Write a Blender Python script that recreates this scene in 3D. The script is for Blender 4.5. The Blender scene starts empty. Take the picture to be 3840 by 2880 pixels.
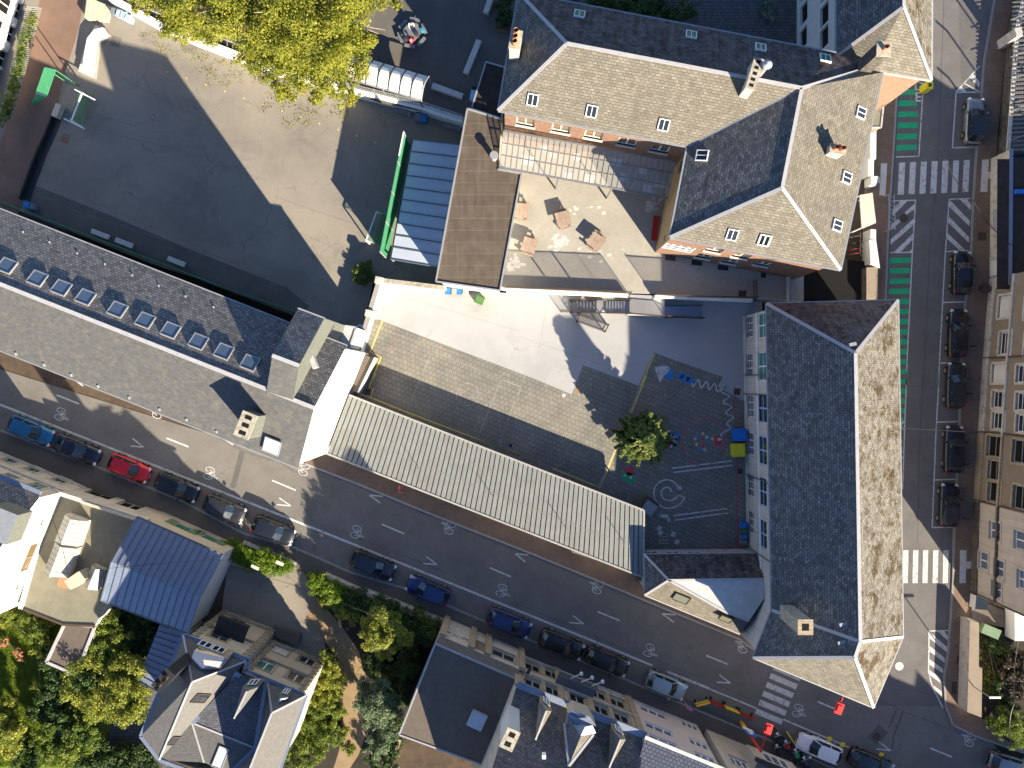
import bpy, bmesh, math, random
from mathutils import Vector, Matrix
random.seed(7)
R = math.radians
scene = bpy.context.scene
# ---------------- camera, sky, sun, exposure ----------------
CH = 80.0                       # drone height in metres, looking straight down
cam_d = bpy.data.cameras.new("camera"); cam = bpy.data.objects.new("camera", cam_d)
scene.collection.objects.link(cam); cam.location = (0, 0, CH)
cam_d.sensor_width = 36; cam_d.lens = 36 * 3200 / 3840.0; cam_d.clip_end = 3000; cam_d.clip_start = 1
scene.camera = cam
SUN_EL = R(25.5); SX, SY = .575, -.818          # towards the sun (horizontal)
w = bpy.data.worlds.new("World"); scene.world = w; w.use_nodes = True
nt = w.node_tree; bg = nt.nodes["Background"]
sky = nt.nodes.new("ShaderNodeTexSky"); sky.sky_type = 'NISHITA'; sky.sun_disc = False
sky.sun_elevation = SUN_EL; sky.sun_rotation = math.atan2(SX, SY); sky.air_density = 1.0; sky.dust_density = .15; sky.ozone_density = 2.5
tint = nt.nodes.new("ShaderNodeMix"); tint.data_type = 'RGBA'; tint.blend_type = 'MULTIPLY'; tint.inputs[0].default_value = 1
tint.inputs[7].default_value = (.86, .96, 1.14, 1); nt.links.new(sky.outputs[0], tint.inputs[6]); nt.links.new(tint.outputs[2], bg.inputs[0]); bg.inputs[1].default_value = .060
sl = bpy.data.lights.new("sun", 'SUN'); sl.energy = 5.0; sl.angle = R(.55); sl.color = (1.0, .86, .65)
so = bpy.data.objects.new("sun", sl); scene.collection.objects.link(so)
sd = Vector((SX * math.cos(SUN_EL), SY * math.cos(SUN_EL), math.sin(SUN_EL)))
so.rotation_euler = sd.to_track_quat('Z', 'Y').to_euler(); so.location = sd * 100
scene.view_settings.view_transform = 'Standard'; scene.view_settings.look = 'None'
scene.view_settings.exposure = 1.65; scene.view_settings.gamma = 1
scene.cycles.max_bounces = 5; scene.cycles.diffuse_bounces = 3; scene.cycles.glossy_bounces = 2
scene.cycles.transmission_bounces = 4; scene.cycles.transparent_max_bounces = 6

COL = scene.collection
# ---------------- plan coordinates ----------------
# plan readings are kept as sheet readings: sheet key -> origin and step; pt() turns one into metres at height z
k_ = 1000 / 2212.0
SHEET = {'V': (500, 2250, .3797), 'H': (1850, 2400, .2939), 'T': (2050, 1020, .3843), 'Y': (2350, 1280, .5061),
         'G': (900, 1100, .4219), 'C': (3500, 0, .6027), 'D': (3500, 1000, .7837), 'B': (0, 1700, .4219),
         'S': (2500, 2500, .3165), 'P': (0, 0, 1.0), 'O': (0, 0, 1.736)}
for ci, x0 in enumerate((0, 1000, 1900, 2840)):
    for ri, y0 in enumerate((0, 700, 1400, 2130)):
        SHEET['%d%d' % (ci, ri)] = (x0, y0, k_)
def sp(k, x, y):
    a = SHEET[k]; return (a[0] + a[2] * x, a[1] + a[2] * y)
def pt(k, x, y, z=0.0):
    u, v = sp(k, x, y); f = (CH - z) / 3200.0
    return Vector(((u - 1920) * f, (1440 - v) * f, z))
def pts(k, z, *c):
    return [pt(k, c[i], c[i + 1], z) for i in range(0, len(c), 2)]

# ---------------- materials ----------------
def lin(c): return tuple(((x / 255.0) / 12.92 if x / 255.0 < .04045 else ((x / 255.0 + .055) / 1.055) ** 2.4) for x in c) + (1,)
MATS = {}
def M(name, col, rough=.85, var=.15, scale=1.5, spec=.3, brick=None, blotch=None, blotch2=None, rot=0, metal=0, bump=0, speck=None, streak=None, crack=None):
    if name in MATS: return MATS[name]
    m = bpy.data.materials.new(name); m.use_nodes = True; t = m.node_tree; N = t.nodes; L = t.links
    b = N["Principled BSDF"]; b.inputs["Roughness"].default_value = rough; b.inputs["Metallic"].default_value = metal
    b.inputs["Specular IOR Level"].default_value = spec
    geo = N.new("ShaderNodeNewGeometry"); tc = N.new("ShaderNodeTexCoord")
    def noise(sc, det=4, ro=.6, vec=None, ds=0):
        n = N.new("ShaderNodeTexNoise"); n.inputs["Scale"].default_value = sc; n.inputs["Detail"].default_value = det
        n.inputs["Roughness"].default_value = ro; n.inputs["Distortion"].default_value = ds
        L.new(vec if vec else geo.outputs["Position"], n.inputs["Vector"]); return n.outputs["Fac"]
    def ramp(fac, a, bb, ca=(0, 0, 0, 1), cb=(1, 1, 1, 1)):
        r = N.new("ShaderNodeValToRGB"); r.color_ramp.elements[0].position = a; r.color_ramp.elements[1].position = bb
        r.color_ramp.elements[0].color = ca; r.color_ramp.elements[1].color = cb; L.new(fac, r.inputs[0]); return r.outputs[0]
    def mix(f, a, c2, mode='MIX'):
        x = N.new("ShaderNodeMix"); x.data_type = 'RGBA'; x.blend_type = mode
        if isinstance(f, (int, float)): x.inputs[0].default_value = f
        else: L.new(f, x.inputs[0])
        for s, v in ((6, a), (7, c2)):
            if isinstance(v, tuple): x.inputs[s].default_value = v
            else: L.new(v, x.inputs[s])
        return x.outputs[2]
    c = tuple(col) if len(col) == 4 else tuple(col) + (1,)
    lo = tuple(x * (1 - var) for x in c[:3]) + (1,); hi = tuple(min(1, x * (1 + var)) for x in c[:3]) + (1,)
    cur = ramp(noise(scale, 5, .65), .32, .68, lo, hi)
    uvv = tc.outputs["UV"]
    if rot:
        mp = N.new("ShaderNodeMapping"); mp.inputs["Rotation"].default_value[2] = rot; L.new(uvv, mp.inputs[0]); uvv = mp.outputs[0]
    if blotch:                                  # (colour, scale, lo, hi)
        cur = mix(ramp(noise(blotch[1], 6, .7), blotch[2], blotch[3]), cur, tuple(blotch[0]) + (1,))
    if blotch2:
        cur = mix(ramp(noise(blotch2[1], 6, .7, None, .5), blotch2[2], blotch2[3]), cur, tuple(blotch2[0]) + (1,))
    bf = None
    if brick:                                   # (w, h, mortar size, mortar colour, per brick variation)
        bw, bh, ms, mc, bv = brick
        br = N.new("ShaderNodeTexBrick"); br.inputs["Scale"].default_value = 1; br.inputs["Brick Width"].default_value = bw
        br.inputs["Row Height"].default_value = bh; br.inputs["Mortar Size"].default_value = ms; br.inputs["Mortar Smooth"].default_value = .2
        br.inputs["Color1"].default_value = (1 - bv, 1 - bv, 1 - bv, 1); br.inputs["Color2"].default_value = (1 + bv, 1 + bv, 1 + bv, 1)
        br.inputs["Mortar"].default_value = tuple(mc) + (1,) ; L.new(uvv, br.inputs["Vector"])
        cur = mix(1.0, cur, br.outputs["Color"], 'MULTIPLY'); bf = br.outputs["Fac"]
    if streak:                                  # (colour, scale across, amount) runs along v
        mp = N.new("ShaderNodeMapping"); mp.inputs["Scale"].default_value = (streak[1], streak[1] * .08, 1); L.new(uvv, mp.inputs[0])
        cur = mix(ramp(noise(1, 4, .6, mp.outputs[0]), .45, .75, (0, 0, 0, 1), (streak[2],) * 3 + (1,)), cur, tuple(streak[0]) + (1,))
    if speck:                                   # (colour, scale, threshold)
        cur = mix(ramp(noise(speck[1], 2, .5), speck[2], speck[2] + .06), cur, tuple(speck[0]) + (1,))
    if crack:                                   # (colour, scale, width)
        vo = N.new("ShaderNodeTexVoronoi"); vo.feature = 'DISTANCE_TO_EDGE'; vo.inputs["Scale"].default_value = crack[1]
        nn_ = N.new("ShaderNodeTexNoise"); nn_.inputs["Scale"].default_value = 1.2; nn_.inputs["Detail"].default_value = 5; L.new(geo.outputs["Position"], nn_.inputs["Vector"])
        va = N.new("ShaderNodeVectorMath"); va.operation = 'MULTIPLY_ADD'; L.new(nn_.outputs["Color"], va.inputs[0]); va.inputs[1].default_value = (1.2, 1.2, 1.2); L.new(geo.outputs["Position"], va.inputs[2]); L.new(va.outputs[0], vo.inputs["Vector"])
        cm = N.new("ShaderNodeMath"); cm.operation = 'MULTIPLY'; L.new(ramp(vo.outputs["Distance"], 0, crack[2], (1, 1, 1, 1), (0, 0, 0, 1)), cm.inputs[0]); L.new(ramp(noise(.35, 3), .45, .6, (0, 0, 0, 1), (.75, .75, .75, 1)), cm.inputs[1])
        cur = mix(cm.outputs[0], cur, tuple(crack[0]) + (1,))
    L.new(cur, b.inputs["Base Color"])
    if bump or bf:
        bp = N.new("ShaderNodeBump"); bp.inputs["Distance"].default_value = .02; bp.inputs["Strength"].default_value = bump or .4
        h = noise(14, 3)
        if bf:
            mm = N.new("ShaderNodeMath"); mm.operation = 'SUBTRACT'; L.new(h, mm.inputs[0]); L.new(bf, mm.inputs[1]); h = mm.outputs[0]
        L.new(h, bp.inputs["Height"]); L.new(bp.outputs[0], b.inputs["Normal"])
    MATS[name] = m; return m
def glass(name, col, alpha=.4, rough=.1, spec=.5):
    m = bpy.data.materials.new(name); m.use_nodes = True; b = m.node_tree.nodes["Principled BSDF"]
    b.inputs["Base Color"].default_value = tuple(col) + (1,); b.inputs["Roughness"].default_value = rough
    b.inputs["Alpha"].default_value = alpha; b.inputs["Specular IOR Level"].default_value = spec; MATS[name] = m; return m
def leafmat(name, c1, c2, c3, trans=.35):
    m = bpy.data.materials.new(name); m.use_nodes = True; t = m.node_tree; N = t.nodes; L = t.links
    g = N.new("ShaderNodeNewGeometry"); r = N.new("ShaderNodeValToRGB"); e = r.color_ramp.elements
    e[0].color = tuple(c1) + (1,); e[1].color = tuple(c3) + (1,); x = e.new(.5); x.color = tuple(c2) + (1,)
    n = N.new("ShaderNodeTexNoise"); n.inputs["Scale"].default_value = .6; n.inputs["Detail"].default_value = 4; L.new(g.outputs["Position"], n.inputs["Vector"])
    a = N.new("ShaderNodeMath"); a.operation = 'MULTIPLY_ADD'; L.new(g.outputs["Random Per Island"], a.inputs[0]); a.inputs[1].default_value = .55
    b2 = N.new("ShaderNodeMath"); b2.operation = 'MULTIPLY_ADD'; L.new(n.outputs["Fac"], b2.inputs[0]); b2.inputs[1].default_value = 1.5; b2.inputs[2].default_value = -.5
    L.new(b2.outputs[0], a.inputs[2]); L.new(a.outputs[0], r.inputs[0])
    b = N["Principled BSDF"]; b.inputs["Roughness"].default_value = .55; b.inputs["Specular IOR Level"].default_value = .35; L.new(r.outputs[0], b.inputs["Base Color"])
    tr = N.new("ShaderNodeBsdfTranslucent"); L.new(r.outputs[0], tr.inputs[0])
    mx = N.new("ShaderNodeMixShader"); mx.inputs[0].default_value = trans; L.new(b.outputs[0], mx.inputs[1]); L.new(tr.outputs[0], mx.inputs[2])
    L.new(mx.outputs[0], N["Material Output"].inputs[0]); MATS[name] = m; return m

# roofs
SLATE = (.30, .27, .235)
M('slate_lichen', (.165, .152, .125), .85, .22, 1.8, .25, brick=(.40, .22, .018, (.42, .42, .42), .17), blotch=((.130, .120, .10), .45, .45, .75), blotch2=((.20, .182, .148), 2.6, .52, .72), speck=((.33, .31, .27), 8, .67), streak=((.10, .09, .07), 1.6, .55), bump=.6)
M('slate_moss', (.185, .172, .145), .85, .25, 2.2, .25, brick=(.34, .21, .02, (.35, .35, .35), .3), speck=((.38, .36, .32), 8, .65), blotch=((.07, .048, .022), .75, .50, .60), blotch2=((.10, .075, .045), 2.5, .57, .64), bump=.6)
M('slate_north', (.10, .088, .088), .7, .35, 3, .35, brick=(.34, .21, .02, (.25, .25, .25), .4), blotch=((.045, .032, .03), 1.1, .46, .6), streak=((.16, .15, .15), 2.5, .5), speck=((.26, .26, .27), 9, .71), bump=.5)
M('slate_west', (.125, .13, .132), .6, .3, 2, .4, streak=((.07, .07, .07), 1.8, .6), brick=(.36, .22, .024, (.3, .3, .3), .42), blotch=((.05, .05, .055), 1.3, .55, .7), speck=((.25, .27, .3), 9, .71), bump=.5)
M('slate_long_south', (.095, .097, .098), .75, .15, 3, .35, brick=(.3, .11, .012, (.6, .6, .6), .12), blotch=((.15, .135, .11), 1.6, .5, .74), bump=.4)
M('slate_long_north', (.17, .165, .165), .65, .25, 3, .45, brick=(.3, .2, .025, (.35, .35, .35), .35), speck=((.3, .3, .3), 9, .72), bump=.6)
M('slate_clad', (.15, .16, .14), .7, .12, 3, .3, brick=(.2, .12, .01, (.7, .7, .7), .06))
M('slate_new', (.125, .122, .118), .7, .12, 4, .35, brick=(.25, .14, .012, (.6, .6, .6), .1))
M('slate_new_dark', (.10, .105, .125), .55, .2, 4, .5, brick=(.3, .2, .022, (.4, .4, .4), .25), bump=.5)
M('slate_house', (.085, .085, .095), .6, .25, 3, .45, brick=(.26, .2, .022, (.35, .35, .35), .35), blotch=((.17, .16, .145), 1.5, .55, .72), bump=.5)
M('tile_grey', (.17, .19, .22), .55, .12, 3, .4, brick=(.35, .3, .05, (.5, .5, .5), .12), bump=.5)
M('felt_brown', (.10, .08, .062), .9, .18, 1.2, .2, brick=(200, 1.0, .04, (1.35, 1.35, 1.35), .1), blotch=((.09, .07, .055), .8, .55, .7), streak=((.15, .125, .1), 3, .5))
M('felt_dark', (.045, .035, .032), .9, .25, 1.5, .2)
M('felt_grey', (.12, .10, .083), .9, .1, 2, .2, brick=(1.0, 300, .02, (1.12, 1.12, 1.12), .05))
M('felt_green', (.19, .18, .135), .9, .1, 1.0, .2, blotch=((.15, .15, .115), .7, .5, .7))
M('zinc', (.30, .32, .34), .45, .12, 3, .5, metal=.3)
M('zinc_white', (.38, .38, .39), .5, .1, 3, .4)
M('zinc_dark', (.12, .13, .145), .45, .1, 3, .5)
M('zinc_blue', (.20, .24, .32), .42, .1, 1.5, .5, metal=.25)
M('zinc_seam', (.17, .205, .29), .45, .1, 2, .5, metal=.2)
M('lead_white', (.45, .45, .44), .55, .12, 1.4, .4)
M('metal_panel', (.185, .20, .195), .5, .12, 1.0, .4, streak=((.17, .145, .11), 4, .6), blotch=((.19, .19, .17), .9, .55, .75))
M('poly_white', (.40, .45, .53), .35, .05, 1, .5)
M('poly_arch', (.66, .66, .64), .35, .05, .8, .5)
# walls
M('white_render', (.72, .71, .68), .9, .04, 1)
M('white_wall', (.55, .55, .54), .9, .06, 1)
M('cream_render', (.47, .41, .31), .9, .08, 1.2)
M('ochre_render', (.38, .29, .16), .9, .12, 1.2)
M('beige_render', (.50, .45, .38), .9, .08, 1, streak=((.25, .22, .18), 2, .5))
M('pink_render', (.56, .49, .45), .9, .06, 1)
M('tan_render', (.23, .19, .145), .9, .1, 1.2)
M('pale_stone', (.50, .47, .42), .9, .12, 2.5, blotch=((.25, .23, .2), 1.5, .5, .7))
M('yellow_stone', (.36, .295, .20), .9, .12, 2, brick=(4, .32, .02, (.5, .5, .5), .1))
M('dark_stone', (.11, .10, .085), .95, .3, 2, brick=(.5, .25, .02, (.5, .5, .5), .3))
M('school_wall', (.50, .47, .43), .9, .08, 1, streak=((.28, .26, .24), 3, .5))
M('red_brick', (.20, .118, .08), .9, .15, 2, brick=(.24, .09, .012, (1.3, 1.4, 1.5), .22))
M('orange_brick', (.28, .175, .12), .9, .12, 2, brick=(.24, .09, .012, (1.15, 1.2, 1.3), .15))
M('plain_white', (.78, .78, .77), .6, .03, 1)
M('frame_white', (.74, .74, .73), .5, .03, 1)
M('frame_grey', (.33, .36, .37), .5, .05, 1)
M('green_shutter', (.12, .19, .12), .6, .08, 1)
M('terracotta', (.47, .20, .11), .8, .15, 4)
M('concrete_cap', (.38, .35, .28), .95, .25, 4, blotch=((.2, .18, .14), 3, .5, .7))
M('black_metal', (.025, .026, .028), .5, .1, 2)
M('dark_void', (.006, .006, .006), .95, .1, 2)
M('grey_metal', (.22, .23, .24), .45, .08, 2, metal=.4)
M('galv', (.38, .39, .40), .45, .08, 2, metal=.4)
M('red_paint', (.68, .035, .03), .4, .05, 2)
M('red_barrier', (.36, .02, .015), .5, .1, 2)
M('yellow_paint', (.78, .55, .04), .5, .08, 2)
M('orange_paint', (.78, .28, .03), .5, .1, 2)
M('blue_bin', (.03, .16, .42), .45, .1, 2)
M('blue_bright', (.02, .17, .58), .45, .06, 2)
M('yellow_bin', (.70, .60, .03), .45, .06, 2)
M('green_bin', (.07, .16, .05), .5, .1, 2)
M('grey_bin', (.16, .19, .22), .5, .1, 2)
M('blue_white', (.35, .50, .70), .5, .1, 2)
M('tablewood', (.33, .255, .20), .8, .12, 2, brick=(.14, 300, .012, (.5, .5, .5), .1))
M('tabledark', (.07, .05, .04), .8, .1, 2)
M('bench_stone', (.52, .51, .48), .9, .1, 3)
M('white_slide', (.82, .81, .78), .6, .02, 1)
M('green_net', (.05, .24, .12), .8, .1, 3)
M('bark', (.16, .13, .10), .95, .25, 6)
M('bark_pale', (.33, .28, .21), .95, .2, 6)
# ground
M('asphalt_road', (.15, .142, .132), .9, .14, .35, .25, blotch=((.18, .17, .157), .15, .45, .7), speck=((.11, .105, .1), 12, .62), blotch2=((.12, .115, .11), .5, .58, .75), crack=((.08, .078, .075), .3, .012))
M('asphalt_east', (.125, .12, .12), .9, .12, .4, .25, speck=((.09, .09, .09), 12, .6), blotch=((.15, .145, .14), .3, .5, .7), crack=((.07, .07, .07), .25, .01))
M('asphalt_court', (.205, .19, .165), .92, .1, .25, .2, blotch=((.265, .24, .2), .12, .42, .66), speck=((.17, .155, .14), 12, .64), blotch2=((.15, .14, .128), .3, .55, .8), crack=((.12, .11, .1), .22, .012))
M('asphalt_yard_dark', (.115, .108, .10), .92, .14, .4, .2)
M('concrete_light', (.32, .325, .33), .9, .05, .25, .25, blotch=((.37, .375, .38), .12, .4, .65), blotch2=((.30, .29, .27), .35, .58, .85), crack=((.27, .25, .23), .16, .008))
M('terrace_paver', (.33, .315, .275), .9, .05, .5, .2, blotch=((.37, .355, .315), .3, .45, .7), blotch2=((.27, .255, .215), .5, .6, .8), brick=(.2, .1, .006, (.9, .9, .9), .05), speck=((.5, .48, .44), 5, .76), rot=.18)
M('paver_grey', (.185, .18, .16), .9, .12, .5, .2, brick=(.42, .42, .02, (.5, .5, .5), .09), rot=R(22.3), blotch=((.24, .225, .18), .25, .5, .75))
M('pavement_red', (.19, .135, .10), .9, .12, .6, .2, brick=(.24, .12, .008, (.75, .75, .75), .1))
M('pavement_dark', (.12, .105, .092), .9, .12, .6, .2)
M('kerb_stone', (.25, .25, .245), .9, .12, 3)
M('kerb_pale', (.3, .295, .275), .9, .12, 3)
M('red_track', (.19, .125, .095), .95, .14, .5, .2, blotch=((.165, .11, .085), .3, .5, .75))
M('paint_white', (.5, .5, .5), .8, .1, 3, blotch=((.22, .22, .22), 2.5, .52, .66))
M('paint_worn', (.32, .315, .29), .85, .2, 3, blotch=((.22, .21, .18), 2.5, .45, .65))
M('paint_red_worn', (.33, .15, .13), .85, .2, 3)
M('stain', (.50, .49, .46), .9, .1, 2)
M('tar', (.06, .06, .06), .8, .1, 2)
M('tar_pale', (.165, .152, .135), .9, .1, 2)
M('tar_concrete', (.27, .26, .245), .9, .1, 2)
M('asphalt_patch', (.10, .098, .095), .9, .1, 2)
M('bench_worn', (.26, .235, .20), .9, .1, 2)
M('paint_green', (.02, .36, .16), .8, .08, 3)
M('paint_yellow', (.62, .50, .12), .8, .12, 3, blotch=((.3, .27, .15), 3, .52, .7))
M('paint_red', (.50, .05, .08), .8, .1, 3)
M('paint_blue', (.02, .20, .50), .8, .1, 3, blotch=((.1, .17, .25), 3, .55, .7))
M('paint_grass', (.03, .28, .14), .8, .1, 3)
M('soil', (.075, .055, .038), .95, .3, 1)
M('dark_soil', (.035, .03, .024), .95, .3, 1)
M('grass', (.12, .18, .025), .95, .3, .8, blotch=((.12, .14, .028), .5, .45, .65), bump=.8)
M('dirt_path', (.25, .18, .105), .95, .12, .7, blotch=((.27, .19, .11), .6, .5, .7))
M('cobble', (.10, .10, .105), .9, .2, 2, brick=(.3, .3, .03, (.5, .5, .5), .2))
glass('pane_dark', (.02, .025, .03), 1, .12, .6)
glass('pane_sky', (.10, .14, .20), 1, .15, .6)
glass('pane_green', (.035, .16, .12), 1, .3, .5)
glass('pane_white', (.62, .62, .60), 1, .3, .5)
glass('pane_dusty', (.13, .14, .11), 1, .25, .5)
glass('pane_brown', (.16, .11, .055), 1, .2, .5)
glass('glass_roof', (.33, .32, .29), .55, .25, .5)
glass('glass_roof_pale', (.42, .42, .385), .8, .3, .5)
leafmat('leaf_plane', (.06, .09, .008), (.24, .26, .025), (.40, .37, .05))
leafmat('leaf_conifer', (.014, .05, .012), (.05, .12, .018), (.17, .24, .04), .15)
leafmat('leaf_tip', (.10, .17, .03), (.26, .33, .09), (.50, .50, .22), .2); leafmat('leaf_shade', (.02, .018, .012), (.04, .03, .018), (.07, .045, .025), .1)  # leaf_shade: leaf colour darkened to stand for the building's shade
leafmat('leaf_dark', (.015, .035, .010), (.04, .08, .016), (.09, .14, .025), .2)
leafmat('leaf_green', (.04, .08, .012), (.12, .18, .02), (.26, .30, .045))
leafmat('leaf_yellow', (.06, .10, .012), (.22, .26, .03), (.46, .43, .08))
leafmat('leaf_hedge', (.05, .12, .008), (.13, .22, .012), (.22, .31, .02))
leafmat('leaf_silver', (.06, .10, .05), (.13, .19, .10), (.22, .26, .13))
leafmat('grass_blades', (.09, .16, .012), (.19, .27, .02), (.32, .36, .04))
def mt(n): return MATS[n]

# ---------------- mesh helpers ----------------
class MB:
    def __init__(s): s.v = []; s.f = []; s.mi = []; s.mats = []
    def m(s, name):
        if name not in s.mats: s.mats.append(name)
        return s.mats.index(name)
    def face(s, ps, mat):
        n = len(s.v); s.v += [tuple(p) for p in ps]; s.f.append(list(range(n, n + len(ps)))); s.mi.append(s.m(mat)); return s
    def prism(s, poly, z0, z1, mat, top=None, bottom=True):
        a = sum(poly[i][0] * poly[(i + 1) % len(poly)][1] - poly[(i + 1) % len(poly)][0] * poly[i][1] for i in range(len(poly)))
        if a < 0: poly = poly[::-1]
        t = [(p[0], p[1], z1) for p in poly]; b = [(p[0], p[1], z0) for p in poly]
        s.face(t, top or mat)
        if bottom: s.face(b[::-1], mat)
        for i in range(len(poly)):
            j = (i + 1) % len(poly); s.face([b[i], b[j], t[j], t[i]], mat)
        return s
    def box(s, c, size, mat, rz=0, top=None):
        hx, hy = size[0] / 2, size[1] / 2; ca, sa = math.cos(rz), math.sin(rz)
        q = [(c[0] + x * ca - y * sa, c[1] + x * sa + y * ca) for x, y in ((-hx, -hy), (hx, -hy), (hx, hy), (-hx, hy))]
        return s.prism(q, c[2] - size[2] / 2, c[2] + size[2] / 2, mat, top)
    def bar(s, p0, p1, w, h, mat, up=Vector((0, 0, 1))):
        p0 = Vector(p0); p1 = Vector(p1); d = p1 - p0
        if d.length < 1e-6: return s
        d.normalize(); sd_ = d.cross(up)
        if sd_.length < 1e-4: sd_ = Vector((1, 0, 0))
        sd_.normalize(); u = sd_.cross(d).normalized(); a = sd_ * w / 2; b = u * h / 2
        A = [p0 - a - b, p0 + a - b, p0 + a + b, p0 - a + b]; B = [p1 - a - b, p1 + a - b, p1 + a + b, p1 - a + b]
        s.face(A, mat); s.face(B[::-1], mat)
        for i in range(4):
            j = (i + 1) % 4; s.face([A[j], A[i], B[i], B[j]], mat)
        return s
    def tube(s, p0, p1, r, mat, n=6, r1=None, caps=True):
        p0 = Vector(p0); p1 = Vector(p1); d = (p1 - p0)
        if d.length < 1e-6: return s
        d.normalize(); a = d.orthogonal().normalized(); b = d.cross(a); r1 = r if r1 is None else r1
        A = [p0 + (a * math.cos(t) + b * math.sin(t)) * r for t in [2 * math.pi * i / n for i in range(n)]]
        B = [p1 + (a * math.cos(t) + b * math.sin(t)) * r1 for t in [2 * math.pi * i / n for i in range(n)]]
        for i in range(n):
            j = (i + 1) % n; s.face([A[i], A[j], B[j], B[i]], mat)
        if caps: s.face(A[::-1], mat); s.face(B, mat)
        return s
    def path(s, ps, w, mat, closed=False):            # flat ribbon in plan
        n = len(ps); L = []; Rr = []
        for i in range(n):
            a = ps[(i - 1) % n] if (i > 0 or closed) else ps[i]; b = ps[(i + 1) % n] if (i < n - 1 or closed) else ps[i]
            d = Vector((b[0] - a[0], b[1] - a[1], 0)); d.normalize(); o = Vector((-d.y, d.x, 0)) * w / 2
            L.append(Vector(ps[i]) + o); Rr.append(Vector(ps[i]) - o)
        for i in range(n if closed else n - 1):
            j = (i + 1) % n; s.face([Rr[i], Rr[j], L[j], L[i]], mat)
        return s
    def build(s, name, parent=None, kind=None, smooth=False, fix=False):
        me = bpy.data.meshes.new(name); me.from_pydata(s.v, [], s.f)
        for n in s.mats: me.materials.append(MATS[n])
        me.polygons.foreach_set("material_index", s.mi)
        uvl = me.uv_layers.new(name="UVMap"); data = [0.0] * (2 * len(me.loops)); Z = Vector((0, 0, 1))
        for p in me.polygons:
            n = p.normal
            if abs(n.z) > .995 or n.length < .5: u = Vector((1, 0, 0)); v = Vector((0, 1, 0))
            else: u = Z.cross(n).normalized(); v = n.cross(u)
            for li in p.loop_indices:
                co = me.vertices[me.loops[li].vertex_index].co; data[2 * li] = co.dot(u); data[2 * li + 1] = co.dot(v)
        uvl.data.foreach_set("uv", data)
        if fix or smooth:
            bm = bmesh.new(); bm.from_mesh(me); bmesh.ops.remove_doubles(bm, verts=bm.verts, dist=1e-4)
            if fix: bmesh.ops.recalc_face_normals(bm, faces=bm.faces)
            bm.to_mesh(me); bm.free()
        if smooth:
            for p in me.polygons: p.use_smooth = True
        o = bpy.data.objects.new(name, me); COL.objects.link(o)
        if parent: o.parent = parent
        if kind: o['kind'] = kind
        return o
def tag(o, label, cat, group=None):
    o['label'] = label; o['category'] = cat
    if group: o['group'] = group
    return o
def thing(name, label, cat, loc=(0, 0, 0), rz=0, group=None):
    o = bpy.data.objects.new(name, None); COL.objects.link(o); o.location = loc; o.rotation_euler = (0, 0, rz); o.empty_display_size = .2
    return tag(o, label, cat, group)
def dup(root, loc, rz, label=None, group=None, scale=None):
    r = root.copy(); COL.objects.link(r); r.location = loc; r.rotation_euler = (0, 0, rz)
    if scale: r.scale = (scale,) * 3
    if label: r['label'] = label
    if group: r['group'] = group
    for ch in list(root.children):
        c = ch.copy(); COL.objects.link(c); c.parent = r
        for g in list(ch.children):
            d = g.copy(); COL.objects.link(d); d.parent = c
    return r
def sheet(name, poly, z, mat, kind='structure'):
    a = sum(poly[i][0] * poly[(i + 1) % len(poly)][1] - poly[(i + 1) % len(poly)][0] * poly[i][1] for i in range(len(poly)))
    if a < 0: poly = poly[::-1]
    return MB().face([(p[0], p[1], z) for p in poly], mat).build(name, None, kind)
def slab(name, poly, z0, z1, mat, side=None):
    return MB().prism([(p[0], p[1]) for p in poly], z0, z1, side or mat, mat).build(name, None, 'structure')
def ccw(poly):
    a = sum(poly[i][0] * poly[(i + 1) % len(poly)][1] - poly[(i + 1) % len(poly)][0] * poly[i][1] for i in range(len(poly)))
    return poly if a > 0 else poly[::-1]
def inset(poly, d):
    n = len(poly); out = []
    for i in range(n):
        a, b, c = Vector(poly[i - 1][:2]), Vector(poly[i][:2]), Vector(poly[(i + 1) % n][:2])
        e1 = (b - a).normalized(); e2 = (c - b).normalized(); n1 = Vector((-e1.y, e1.x)); n2 = Vector((-e2.y, e2.x))
        bis = n1 + n2; l = bis.dot(n1); out.append(Vector((*(b + bis * (d / max(l, .3))), 0)))
    return out
def wallpos(p0, p1, k, x, y):                  # where on the vertical plane p0-p1 a plan reading lies: distance along, height
    u, v = sp(k, x, y); dx, dy = (u - 1920) / 3200.0, (1440 - v) / 3200.0
    e = Vector((p1[0] - p0[0], p1[1] - p0[1])); n = Vector((e.y, -e.x)).normalized(); e.normalize()
    h = (n.x * p0[0] + n.y * p0[1]) / (n.x * dx + n.y * dy)
    return (h * dx - p0[0]) * e.x + (h * dy - p0[1]) * e.y, CH - h
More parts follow.
